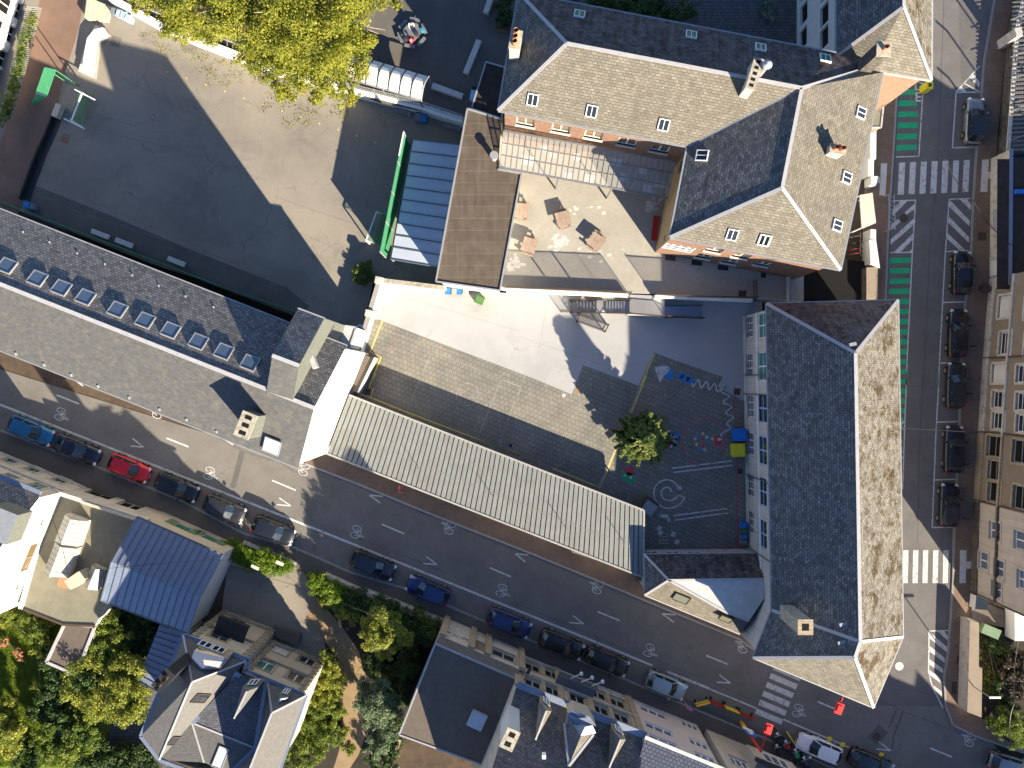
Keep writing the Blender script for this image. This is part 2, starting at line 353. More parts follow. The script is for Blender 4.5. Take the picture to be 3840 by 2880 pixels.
def window(parent, o, e, n, w, h, fr='frame_white', pane='pane_dark', bars=(1, 0), depth=.14, sill=None, surround=None, fw=.09, shut=None):
    """one window: o = bottom left corner on the wall face, e = unit along wall, n = outward normal"""
    Z = Vector((0, 0, 1)); q = o - n * depth; f = MB()
    def P(a, b, c=0.): return q + e * a + Z * b + n * c
    def rect(a0, a1, b0, b1, c0, c1, mb, mat):
        A = [P(a0, b0, c0), P(a1, b0, c0), P(a1, b1, c0), P(a0, b1, c0)]; B = [P(a0, b0, c1), P(a1, b0, c1), P(a1, b1, c1), P(a0, b1, c1)]
        mb.face(B, mat)
        for i in range(4):
            j = (i + 1) % 4; mb.face([A[i], A[j], B[j], B[i]], mat)
    rect(0, fw, 0, h, 0, .06, f, fr); rect(w - fw, w, 0, h, 0, .06, f, fr); rect(fw, w - fw, 0, fw, 0, .06, f, fr); rect(fw, w - fw, h - fw, h, 0, .06, f, fr)
    for i in range(bars[0]):
        x = w * (i + 1) / (bars[0] + 1); rect(x - fw * .6, x + fw * .6, fw, h - fw, 0, .063, f, fr)
    for i in range(bars[1]):
        y = h * (i + 1) / (bars[1] + 1); rect(fw, w - fw, y - fw * .35, y + fw * .35, 0, .057, f, fr)
    wo = f.build('window', parent)
    g = MB(); g.face([P(.02, .02, .02), P(w - .02, .02, .02), P(w - .02, h - .02, .02), P(.02, h - .02, .02)], pane); g.build('pane', wo)
    if sill:
        sm = MB(); rect(-.1, w + .1, -.12, 0, .0, depth + .14, sm, sill); sm.build('sill', wo)
    if surround:
        sm = MB(); t = .2; c1 = depth + .06
        rect(-t, -.001, -t, h + t, depth - .01, c1, sm, surround); rect(w + .001, w + t, -t, h + t, depth - .01, c1, sm, surround)
        rect(0, w, h + .001, h + t, depth - .01, c1, sm, surround); rect(0, w, -t, -.001, depth - .01, c1 + .05, sm, surround); sm.build('surround', wo)
    if shut:
        sm = MB(); rect(-w * .52, -.03, 0, h, depth + .01, depth + .06, sm, shut); sm.build('shutter', wo); sm = MB(); rect(w + .03, w * 1.52, 0, h, depth + .01, depth + .06, sm, shut); sm.build('shutter', wo)
    return wo
def walls(parent, poly, z0, z1, mat, wins={}, edge_mats={}, defaults={}, name='wall', skip=()):
    """walls of a footprint with real openings; wins[edge] = list of (sheet, x, y, w, h, {opts}) centres"""
    poly = ccw([Vector((p[0], p[1], 0)) for p in poly]); mb = MB(); n = len(poly); todo = []
    for i in range(n):
        if i in skip: continue
        p0, p1 = poly[i], poly[(i + 1) % n]; e = (p1 - p0); Ln = e.length; e.normalize(); nn = Vector((e.y, -e.x, 0)); mm = edge_mats.get(i, mat)
        ops = []
        for wdef in wins.get(i, []):
            k, x, y, ww, hh = wdef[:5]; op = dict(defaults); op.update(wdef[5] if len(wdef) > 5 else {})
            a, z = wallpos(p0, p1, k, x, y) if k != 'abs' else (x, y)
            a0, a1, b0, b1 = a - ww / 2, a + ww / 2, z - hh / 2, z + hh / 2
            if a0 < .1 or a1 > Ln - .1 or b0 < z0 + .05 or b1 > z1 - .05:
                a0 = max(a0, .1); a1 = min(a1, Ln - .1); b0 = max(b0, z0 + .05); b1 = min(b1, z1 - .05)
                if a1 - a0 < .3 or b1 - b0 < .3: continue
            if any(a0 < q[1] + .05 and a1 > q[0] - .05 and b0 < q[3] + .05 and b1 > q[2] - .05 for q in ops): continue
            ops.append((a0, a1, b0, b1)); todo.append((p0 + e * a0 + Vector((0, 0, b0)), e.copy(), nn.copy(), a1 - a0, b1 - b0, op))
        us = sorted({0, Ln} | {round(q[0], 5) for q in ops} | {round(q[1], 5) for q in ops}); zs = sorted({z0, z1} | {round(q[2], 5) for q in ops} | {round(q[3], 5) for q in ops})
        for a in range(len(us) - 1):
            for b in range(len(zs) - 1):
                cu, cz = (us[a] + us[a + 1]) / 2, (zs[b] + zs[b + 1]) / 2
                if any(q[0] < cu < q[1] and q[2] < cz < q[3] for q in ops): continue
                mb.face([p0 + e * us[a] + Vector((0, 0, zs[b])), p0 + e * us[a + 1] + Vector((0, 0, zs[b])), p0 + e * us[a + 1] + Vector((0, 0, zs[b + 1])), p0 + e * us[a] + Vector((0, 0, zs[b + 1]))], mm)
        for a0, a1, b0, b1 in ops:
            c = [p0 + e * u_ + Vector((0, 0, z_)) for u_, z_ in ((a0, b0), (a1, b0), (a1, b1), (a0, b1))]; dn = nn * .22
            for q in range(4): mb.face([c[(q + 1) % 4], c[q], c[q] - dn, c[(q + 1) % 4] - dn], mm)
            mb.face([c_ - dn for c_ in c], 'dark_void')
    o = mb.build(name, parent)
    for t in todo: window(parent, t[0], t[1], t[2], t[3], t[4], **t[5])
    return poly
def roof(parent, faces, name='roof', thick=.0):
    mb = MB()
    for ps, mat in faces:
        ps = [Vector(p) for p in ps]; n = Vector((0, 0, 0))
        for i in range(len(ps)):
            a, b = ps[i], ps[(i + 1) % len(ps)]; n += a.cross(b)
        if n.z < 0: ps = ps[::-1]
        if len(ps) == 4:                      # keep four sided slopes as one face when near flat
            mb.face(ps, mat)
        else: mb.face(ps, mat)
    return mb.build(name, parent)
def bars(parent, name, lines, w, h, mat, dz=0.0):
    mb = MB()
    for l in lines:
        for i in range(len(l) - 1): mb.bar(Vector(l[i]) + Vector((0, 0, dz)), Vector(l[i + 1]) + Vector((0, 0, dz)), w, h, mat)
    return mb.build(name, parent)
def soffit(parent, poly, z, mat='black_metal', name='soffit'):
    return MB().face([(p[0], p[1], z) for p in ccw(poly)][::-1], mat).build(name, parent)
def rooflight(parent, c, e, s, w, h, fr='frame_white', pane='pane_dark', up=.12, nb=1, name='roof_light', rise=None):
    """c centre on slope, e unit along the slope's level line, s unit up the slope"""
    n = e.cross(s).normalized()
    if n.z < 0: n = -n
    f = MB(); q = c
    def P(a, b, d): return q + e * a + s * b + n * d
    def rect(a0, a1, b0, b1, d0, d1, mb, mat):
        A = [P(a0, b0, d0), P(a1, b0, d0), P(a1, b1, d0), P(a0, b1, d0)]; B = [P(a0, b0, d1), P(a1, b0, d1), P(a1, b1, d1), P(a0, b1, d1)]
        mb.face(B, mat)
        for i in range(4): mb.face([A[i], A[(i + 1) % 4], B[(i + 1) % 4], B[i]], mat)
    t = .07
    rect(-w/2, -w/2 + t, -h/2, h/2, -.05, up, f, fr); rect(w/2 - t, w/2, -h/2, h/2, -.05, up, f, fr)
    rect(-w/2 + t, w/2 - t, -h/2, -h/2 + t, -.05, up, f, fr); rect(-w/2 + t, w/2 - t, h/2 - t, h/2, -.05, up, f, fr)
    for i in range(nb):
        x = -w/2 + w * (i + 1) / (nb + 1); rect(x - .025, x + .025, -h/2 + t, h/2 - t, 0, up - .01, f, fr)
    o = f.build(name, parent)
    MB().face([P(-w/2 + .03, -h/2 + .03, up - .04), P(w/2 - .03, -h/2 + .03, up - .04), P(w/2 - .03, h/2 - .03, up - .04), P(-w/2 + .03, h/2 - .03, up - .04)], pane).build('pane', o)
    return o
def slope(a, b, c):
    """level unit vector, uphill unit vector, and a height function of the plane a,b,c"""
    a, b, c = Vector(a), Vector(b), Vector(c); n = (b - a).cross(c - a).normalized()
    if n.z < 0: n = -n
    e = Vector((0, 0, 1)).cross(n).normalized(); s = n.cross(e)
    def hit(k, x, y):
        u, v = sp(k, x, y); d = Vector(((u - 1920) / 3200.0, (1440 - v) / 3200.0, -1.0)); o = Vector((0, 0, CH)); t = (a - o).dot(n) / d.dot(n); return o + d * t
    return e, s, hit, n
def chimney(parent, c, w, d, z0, z1, rz, mat='red_brick', flues=(2, 1), pots=0, cap='concrete_cap', potmat='terracotta', label=None):
    mb = MB(); mb.box((c[0], c[1], (z0 + z1) / 2), (w, d, z1 - z0), mat, rz); o = mb.build('chimney', parent)
    MB().box((c[0], c[1], z1 + .06), (w + .12, d + .12, .14), cap, rz).build('cap', o)
    ca, sa = math.cos(rz), math.sin(rz)
    def L(x, y): return (c[0] + x * ca - y * sa, c[1] + x * sa + y * ca)
    if pots:
        for i in range(pots):
            x, y = L((i - (pots - 1) / 2) * w / (pots + .2), 0); m2 = MB(); m2.tube((x, y, z1 + .13), (x, y, z1 + .65), .19, potmat, 10, .16, caps=False)
            m2.tube((x, y, z1 + .60), (x, y, z1 + .14), .12, 'dark_void', 10, .12); m2.tube((x, y, z1 + .58), (x, y, z1 + .66), .21, potmat, 10, .21, caps=False); m2.build('chimney_pot', o)
    else:
        fm = MB()
        for i in range(flues[0]):
            for j in range(flues[1]):
                x, y = L((i - (flues[0] - 1) / 2) * w / flues[0], (j - (flues[1] - 1) / 2) * d / flues[1])
                fm.box((x, y, z1 + .135), (w / flues[0] * .5, d / flues[1] * .5, .02), 'dark_void', rz)
        fm.build('flue', o)
    return o
# ================= SETTING =================
YZ, TZ, UZ = 1.5, 3.8, 3.1          # school yard / terrace / upper yard levels above the street
MB().face([(-400, -400, -.04), (400, -400, -.04), (400, 400, -.04), (-400, 400, -.04)], 'soil').build('ground', None, 'structure')
# the two streets as one asphalt sheet each
kerbS = [('02', -400, 300), ('02', 0, 470), ('02', 720, 740), ('02', 1500, 1050), ('02', 2030, 1330), ('12', 200, 1430), ('12', 700, 1650), ('13', 1140, 165), ('13', 1490, 305), ('13', 1850, 460), ('23', 590, 757), ('23', 1000, 928), ('23', 1470, 1130), ('23', 1880, 1300), ('33', 230, 1480), ('33', 700, 1690), ('33', 1500, 2020)]
def K(l, z=0.0): return [pt(a, x, y, z) for a, x, y in l]
roadN = [('02', -500, -190), ('12', 320, 750), ('12', 690, 890), ('12', 1400, 1180), ('12', 2212, 1500), ('23', 1000, 205), ('23', 1150, 270), ('23', 1930, 590), ('33', 0, 700), ('33', 700, 1020), ('33', 965, 1120)]
sheet('road', K(kerbS) + K([('33', 2900, 2020), ('33', 2900, 1500), ('33', 1560, 1150)]) + K(roadN[::-1]), 0, 'asphalt_road')
kE = [('30', 2060, -560), ('30', 1880, 500), ('30', 1810, 1330), ('31', 1790, 100), ('31', 1770, 560), ('31', 1720, 980), ('31', 1690, 1450), ('32', 1680, 250), ('32', 1650, 900), ('32', 1630, 1300), ('33', 1620, 100), ('33', 1600, 400), ('33', 1580, 700), ('33', 1545, 900), ('33', 1560, 1150), ('33', 1620, 1300), ('33', 1800, 1390), ('33', 2090, 1490), ('33', 2500, 1620)]
kW = [('30', 1300, -400), ('30', 1200, 560), ('30', 1150, 830), ('30', 1120, 1330), ('31', 1085, 300), ('31', 1060, 940), ('32', 1010, 300), ('32', 980, 1000), ('33', 960, 560), ('33', 700, 1060)]
sheet('road', K(kE[:15]) + K([('33', 900, 1140), ('33', 700, 1060)]) + K(kW[:-1][::-1]), .004, 'asphalt_east')
# pavements with real kerbs
def pavement(l, inner, mat, kerbmat='kerb_stone', kw=.18):
    a = K(l); slab('pavement', a + K(inner), -.03, .12, mat)
    n = []
    for i, p in enumerate(a):
        q = a[min(i + 1, len(a) - 1)]; r = a[max(i - 1, 0)]; n.append(p)
    mb = MB()
    for i in range(len(a) - 1): mb.bar(Vector((a[i].x, a[i].y, .055)), Vector((a[i + 1].x, a[i + 1].y, .055)), kw, .15, kerbmat)
    mb.build('kerb', None, 'structure')
pavement(kerbS, [('33', 1500, 2400), ('33', -300, 1800), ('23', 1600, 1420), ('23', 900, 1120), ('23', 0, 760), ('13', 1400, 480), ('13', 450, 90), ('12', 0, 1500), ('02', 1980, 1420), ('02', 1300, 1190), ('02', -400, 640)], 'pavement_dark')
pavement(roadN[1:10], [('33', 700, 850), ('23', 1930, 450), ('23', 1150, 120), ('22', 1000, 1500), ('12', 2212, 1200), ('12', 600, 560), ('12', 400, 600)], 'pavement_red', 'kerb_pale')
pavement(kE, [('33', 2500, 1500), ('33', 2080, 1440), ('33', 1900, 1270), ('33', 1710, 1150), ('33', 1745, 900), ('33', 1770, 450), ('32', 1790, 1460), ('32', 1830, 700), ('31', 1870, 1400), ('31', 1910, 900), ('31', 1940, 560), ('30', 1990, 1100), ('30', 2070, 250), ('30', 2200, -400)], 'pavement_red')
pavement(kW, [('33', 600, 900), ('32', 900, 500), ('31', 850, 940), ('31', 880, 300), ('30', 900, 1330), ('30', 1000, 830), ('30', 1100, -400)], 'pavement_red')
# school yard: light concrete slab with grey pavers let in
slab('yard', pts('P', 0, 1250, 1640, 1300, 1480, 1380, 1270, 1420, 1058, 1640, 1090, 1900, 1105, 2840, 1135, 2870, 2075, 2420, 2110, 2380, 2140), -.03, YZ, 'concrete_light', 'pale_stone')
pav = pts('P', YZ, 1405, 1193, 2000, 1419, 2144, 1479, 2187, 1369, 2395, 1447, 2451, 1322, 2711, 1414, 2691, 1450, 2786, 1502, 2830, 1510, 2850, 2080, 2425, 2100, 2250, 2050, 1310, 1660, 1330, 1440)
sheet('yard_paving', pav, YZ + .004, 'paver_grey')
slab('yard', pts('P', 0, 2140, 2060, 2840, 2060, 2860, 2300, 2420, 2190, 2350, 2125), -.03, YZ - .01, 'asphalt_yard_dark', 'pale_stone')
# football court and its surroundings
slab('court', pts('P', 0, -150, 720, 100, 800, 600, 1000, 1000, 1130, 1180, 1220, 1370, 1245, 1410, 1062, 1700, 1092, 1800, 700, 1750, 460, 1290, 340, 900, 230, 560, 80, 300, -60, 100, -150, -150, -150), -.03, YZ, 'asphalt_court', 'dark_stone')
sheet('track', pts('P', YZ, 160, -40, 320, -40, 295, 110, 240, 290, 215, 400, 95, 760, 60, 810, -80, 780, 20, 480, 80, 300, 125, 100), YZ + .004, 'red_track')
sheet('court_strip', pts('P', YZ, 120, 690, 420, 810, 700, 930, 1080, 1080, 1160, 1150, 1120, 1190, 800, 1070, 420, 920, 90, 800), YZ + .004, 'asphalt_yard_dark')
# upper yard behind the court
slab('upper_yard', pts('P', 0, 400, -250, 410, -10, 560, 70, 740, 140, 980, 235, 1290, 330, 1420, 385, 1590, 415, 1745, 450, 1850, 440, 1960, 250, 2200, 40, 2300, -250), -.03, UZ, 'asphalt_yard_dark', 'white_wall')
sheet('upper_path', pts('P', UZ, 1380, 165, 1800, 300, 1830, 420, 1745, 450, 1420, 385, 1290, 330, 1200, 200), UZ + .004, 'pavement_dark')
# terrace with the wooden tables
slab('terrace', pts('P', 0, 1700, 1050, 1800, 550, 1960, 420, 2500, 400, 3000, 500, 2990, 900, 2962, 1000, 2962, 1142, 2780, 1128, 2350, 1115, 1890, 1096), -.03, TZ, 'terrace_paver', 'white_render')
slab('garden_yard', pts('P', 0, 1900, -250, 3150, -250, 3150, 260, 2500, 150, 1900, 40), -.03, YZ, 'cobble', 'dark_stone')
# south side grounds
sheet('lawn', pts('P', 0, -200, 2250, 400, 2250, 560, 2560, 560, 3000, -200, 3000), .004, 'grass')
sheet('driveway', pts('P', 0, 830, 2060, 1120, 2110, 1180, 2220, 1200, 2290, 1230, 2500, 1180, 2560, 830, 2300, 850, 2150), .008, 'asphalt_court')
sheet('garden_bed', pts('P', 0, 1150, 2080, 1700, 2330, 1640, 2420, 1500, 2760, 1400, 3000, 900, 3000, 1150, 2480, 1200, 2300), .002, 'dark_soil')
sheet('path', pts('P', 0, 1175, 2230, 1215, 2270, 1290, 2360, 1345, 2440, 1375, 2550, 1360, 2620, 1340, 2680, 1370, 2760, 1345, 2830, 1300, 2900, 1245, 2900, 1270, 2820, 1290, 2740, 1285, 2640, 1285, 2560, 1265, 2470, 1215, 2400, 1150, 2320), .012, 'dirt_path')
sheet('garden_bed', pts('P', 0, 1560, 2700, 1850, 2800, 1830, 3000, 1400, 3000), .004, 'soil')
sheet('cobbles', pts('P', 0, 500, 2500, 620, 2560, 640, 2950, 330, 2950), .008, 'cobble')
sheet('garden_bed', pts('P', 0, 3650, 2300, 4000, 2300, 4000, 2900, 3800, 2900, 3640, 2660), .004, 'dark_soil')
slab('sunken_yard', pts('P', 0, 2964, 960, 3260, 985, 3270, 1150, 2964, 1145), -.03, .5, 'dark_void', 'dark_stone')  # near-black top stands in for the deep shade in this yard

# ---------------- painted markings ----------------
def marks(name, mat, z, build):
    mb = MB(); build(mb); return mb.build(name, None, 'structure')
def seg(mb, k, z, x0, y0, x1, y1, w, mat): mb.path([pt(k, x0, y0, z), pt(k, x1, y1, z)], w, mat)
mz = .010
def f(mb):
    mb.path(pts('P', mz, -60, 1493, 0, 1517, 1000, 1911, 1588, 2146, 2220, 2402, 2447, 2496), .2, 'paint_white')
    mb.path(pts('P', mz, 2503, 2519, 2660, 2582), .22, 'paint_white'); mb.path(pts('P', mz, 2662, 2584, 2836, 2656), .14, 'paint_white')
    mb.path(pts('P', mz, 2938, 2698, 3285, 2846), .16, 'paint_white')
marks('parking_line', 0, 0, f)
def f(mb):
    for k, a in (('02', (470, 180, 655, 253)), ('02', (1380, 537, 1565, 610)), ('12', (45, 888, 242, 970)), ('12', (955, 1252, 1140, 1330)), ('12', (1850, 1612, 2025, 1687)), ('23', (755, 362, 940, 438)), ('23', (1655, 725, 1837, 800)), ('33', (500, 1108, 680, 1185)), ('33', (1435, 1495, 1615, 1568))):
        seg(mb, k, mz, *a, .15, 'paint_white')
marks('lane_dashes', 0, 0, f)
def f(mb):
    for k, a in (('02', (1100, 540, 1190, 612, 1083, 602)), ('12', (105, 1033, 200, 1100, 85, 1088)), ('12', (965, 1020, 853, 1010, 942, 1076)), ('12', (2170, 1505, 2065, 1498, 2145, 1565)), ('12', (1325, 1520, 1413, 1587, 1300, 1577)), ('23', (550, 395, 638, 463, 520, 452)), ('23', (1408, 388, 1293, 380, 1385, 450)), ('23', (1765, 887, 1857, 955, 1743, 947)), ('33', (1010, 1443, 1105, 1515, 987, 1500)), ('02', (710, 80, 600, 40, 690, 105)), ('02', (1950, 565, 1840, 535, 1935, 595))):
        mb.path([pt(k, a[0], a[1], mz), pt(k, a[2], a[3], mz)], .12, 'paint_white'); mb.path([pt(k, a[4], a[5], mz + .003), pt(k, a[2], a[3], mz + .003)], .12, 'paint_white')
marks('lane_chevrons', 0, 0, f)
def bike(mb, c, ang, fl=1, z=mz):
    ca, sa = math.cos(ang), math.sin(ang)
    def L(x, y): y *= fl; return Vector((c.x + x * ca - y * sa, c.y + x * sa + y * ca, z))
    for wy, rr in ((-.33, (.42, .25)), (.33, (.42, .25))):
        mb.path([L(-.25 + rr[0] * math.cos(t), wy + rr[1] * math.sin(t)) for t in [i * math.pi / 8 for i in range(16)]], .07, 'paint_white', True)
    for a in (((-.25, -.33), (.2, -.12)), ((.2, -.12), (.5, .28)), ((-.25, .33), (.5, .28)), ((-.25, -.0), (.2, -.12)), ((-.25, 0), (.5, .28)), ((.2, -.3), (.22, 0)), ((.5, .28), (.62, .12)), ((.62, .12), (.6, .34))):
        mb.path([L(*a[0]), L(*a[1])], .07, 'paint_white'); z += .0
def f(mb):
    i = 0
    for k, x, y in (('02', 520, 345), ('02', 1755, 835), ('12', 760, 1322), ('13', 1968, 193), ('23', 1200, 690), ('33', 355, 1190)): bike(mb, pt(k, x, y), R(-19), -1)
    for k, x, y in (('02', 1290, 315), ('12', 290, 790), ('12', 1500, 1275), ('23', 735, 155), ('23', 1945, 645), ('33', 1745, 1420)): bike(mb, pt(k, x, y), R(161), -1)
marks('bicycle_marking', 0, 0, f)
def f(mb):
    for i in range(5):                   # zebra by the corner of the school
        a = ('33', 115 - 30 * i, 872 + 73 * i); b = ('33', 335 - 30 * i, 965 + 73 * i)
        p, q = pt(*a[:3], mz), pt(*b[:3], mz); o = pt('33', 98 - 30 * i, 915 + 73 * i, mz) - p
        mb.face([p + o, q + o, q, p], 'paint_white')
    mb.face(pts('33', mz, 135, 828, 358, 925, 352, 938, 128, 842)[::-1], 'paint_white')
    for i in range(7):                   # zebra on the east street, north
        x = [1172, 1262, 1352, 1442, 1532, 1620, 1708][i]; y = 1347 - i * 3.5
        mb.face(pts('30', mz, x - 8, y + 268, x + 42, y + 266, x + 55, y, x + 5, y + 2), 'paint_white')
    for i in range(5):
        x = [1208, 1290, 1372, 1456, 1540][i]
        mb.face(pts('32', mz, x - 3, 1740, x + 40, 1740, x + 46, 1467, x + 3, 1468), 'paint_white')
marks('zebra_crossing', 0, 0, f)
def f(mb):
    for i in range(6): mb.face(pts('30', mz, 1170 - 4.5 * i, 790 + 92 * i, (1310 if i == 0 else 1343) - 4.5 * i, 784 + 92 * i, (1312 if i < 2 else 1346) - 4.5 * i, 740 + 92 * i, 1180 - 4.5 * i, 742 + 92 * i), 'paint_green')
    for i in range(17): mb.face(pts('31', mz, 1100 - 3.4 * i, 636 + 86 * i - i * i * .18, 1272 - 3.4 * i, 632 + 86 * i - i * i * .18, 1274 - 3.4 * i, 588 + 86 * i - i * i * .18, 1103 - 3.4 * i, 592 + 86 * i - i * i * .18), 'paint_green')
marks('green_marking', 0, 0, f)
def f(mb):
    P_ = lambda k, *a: mb.path(pts(k, mz, *a), .11, 'paint_white')
    P_('30', 1378, 680, 1340, 1296); P_('30', 1340, 1296, 1148, 1302); P_('31', 1122, 118, 1318, 112); P_('31', 1312, 112, 1286, 545, 1232, 1659); P_('31', 1286, 545, 1102, 547)
    P_('32', 1240, 0, 1222, 450, 1205, 960)
    P_('30', 1845, 548, 1650, 760, 1618, 1225); P_('30', 1618, 1225, 1808, 1222); P_('30', 1650, 765, 1850, 765); P_('30', 1715, 690, 1850, 765)
    P_('31', 1592, 104, 1776, 98); P_('31', 1592, 104, 1560, 540, 1535, 1000, 1500, 1659); P_('31', 1568, 538, 1752, 530)
    for k, x0, x1, y in (('31', 1543, 1722, 960), ('31', 1515, 1692, 1463), ('32', 1490, 1668, 405), ('32', 1468, 1645, 884), ('32', 1450, 1628, 1280)): P_(k, x0, y, x1, y - 5)
    P_('32', 1510, 0, 1482, 480, 1450, 1280)
    P_('33', 1598, 518, 1425, 523); P_('33', 1425, 523, 1420, 860, 1450, 980, 1540, 1160)
marks('parking_line', 0, 0, f)
def f(mb):
    q = lambda k, *a: mb.face(pts(k, mz + .004, *a), 'paint_white')
    q('31', 1120, 245, 1122, 190, 1190, 118, 1248, 116); q('31', 1108, 360, 1114, 312, 1165, 268, 1188, 290); q('31', 1222, 215, 1305, 140, 1306, 185, 1238, 232)
    q('31', 1105, 482, 1106, 438, 1308, 255, 1308, 305); q('31', 1130, 545, 1296, 385, 1296, 430, 1190, 540); q('31', 1255, 545, 1290, 510, 1290, 545)
    q('31', 1594, 108, 1764, 285, 1760, 330, 1592, 165); q('31', 1590, 250, 1757, 420, 1755, 465, 1585, 300); q('31', 1576, 385, 1725, 525, 1680, 530, 1572, 430); q('31', 1680, 105, 1735, 103, 1774, 150, 1770, 195)
    q('33', 1490, 522, 1545, 520, 1595, 578, 1595, 615); q('33', 1428, 530, 1577, 660, 1575, 702, 1426, 580); q('33', 1428, 645, 1555, 745, 1553, 785, 1424, 688)
    q('33', 1424, 755, 1540, 835, 1538, 872, 1424, 800); q('33', 1426, 845, 1520, 915, 1520, 955, 1434, 890); q('33', 1450, 965, 1530, 1025, 1532, 1065, 1470, 1010)
    q('30', 1760, 640, 1790, 612, 1846, 682, 1838, 725); q('30', 1660, 750, 1690, 715, 1740, 762, 1722, 762)
marks('hatching', 0, 0, f)
def f(mb):
    q = lambda k, *a: mb.face(pts(k, .124, *a), 'bench_stone')
    q('30', 1025, 1355, 1078, 1355, 1062, 1620, 1012, 1620); q('30', 975, 1465, 1024, 1465, 1018, 1520, 970, 1520)
    q('30', 1865, 1325, 1922, 1322, 1908, 1592, 1850, 1592); q('30', 1918, 1425, 1968, 1425, 1964, 1480, 1914, 1480)
    q('32', 1682, 1467, 1735, 1467, 1728, 1740, 1676, 1740); q('32', 1735, 1560, 1775, 1560, 1772, 1620, 1732, 1620)
marks('tactile_paving', 0, 0, f)
def text(name, s, c, size, rz, mat, z, kind='structure'):
    cu = bpy.data.curves.new(name, 'FONT'); cu.body = s; cu.size = size; cu.align_x = 'CENTER'; cu.align_y = 'CENTER'; cu.materials.append(MATS[mat]); cu.resolution_u = 2; cu.offset = size * .02
    o = bpy.data.objects.new(name, cu); COL.objects.link(o); o.location = (c.x, c.y, z); o.rotation_euler = (0, 0, rz)
    dg = bpy.context.evaluated_depsgraph_get(); me = bpy.data.meshes.new_from_object(o.evaluated_get(dg)); bpy.data.objects.remove(o)
    o2 = bpy.data.objects.new(name, me); COL.objects.link(o2); o2.location = (c.x, c.y, z); o2.rotation_euler = (0, 0, rz)
    if kind: o2['kind'] = kind
    return o2
for s, k, x, y in (('D', '30', 1340, 716), ('E', '30', 1333, 808), ('X', '32', 1186, 438), ('I', '32', 1184, 520), ('S', '32', 1182, 600), ('S', '32', 1182, 682)):
    text('road_letter', s, pt(k, x, y), 1.25, 0, 'paint_white', mz + .003)
# yard games and court lines
zy = YZ + .012
def f(mb):
    W_ = lambda w_, k, *a: mb.path(pts(k, zy, *a), w_, 'paint_worn')
    W_(.05, '11', 1395, 1285, 1375, 1365, 1930, 1590, 2110, 1659); W_(.05, '12', 1960, 10, 1750, 540); W_(.05, '12', 1750, 540, 1920, 610, 2050, 250); W_(.05, '12', 1290, 10, 1165, 320); W_(.06, '11', 1375, 1365, 1270, 1600)
    W_(.05, '12', 1820, 0, 2105, 115, 2140, 30); W_(.05, '12', 2105, 115, 2080, 205); W_(.08, '12', 1750, 540, 2130, 700); W_(.05, '12', 1575, 150, 1620, 165); W_(.05, '12', 1690, 195, 1755, 215)
    c = pt('12', 1660, 180, zy); c = pt('12', 1667, 175, zy); mb.path([c + Vector((1.02 * math.cos(t), 1.02 * math.sin(t), 0)) for t in [i * math.pi / 16 for i in range(32)]], .045, 'paint_worn', True)
    W_(.1, '22', 1150, 0, 835, 780, 765, 930); W_(.05, '22', 765, 932, 135, 690)
marks('court_line', 0, 0, f)
def f(mb):
    mb.path(pts('22', zy + .004, 1160, 20, 850, 770, 775, 950, 380, 790), .12, 'paint_yellow'); mb.path(pts('21', zy + .004, 1225, 1385, 1110, 1655), .12, 'paint_yellow')
    mb.path(pts('11', zy, 962, 1110, 860, 1370, 950, 1415, 850, 1655), .12, 'paint_yellow'); mb.path(pts('12', zy, 905, 0, 850, 120, 885, 130, 860, 200, 750, 165), .12, 'paint_yellow')
    mb.path(pts('12', zy, 860, 200, 1160, 320, 1750, 545, 2120, 690), .12, 'paint_yellow'); mb.path(pts('22', zy, 0, 645, 130, 690), .1, 'paint_yellow')
    mb.path(pts('22', zy, 1900, 220, 1905, 460), .06, 'paint_red'); mb.path(pts('22', zy, 1908, 700, 1918, 1480), .08, 'paint_red')
    for a in () if False else ((1030, 1262, 1095, 1282), (995, 1335, 1060, 1358), (1205, 1330, 1275, 1355), (1185, 1410, 1240, 1430)): mb.path(pts('11', zy, *a), .05, 'paint_red_worn')
marks('court_line', 0, 0, f)
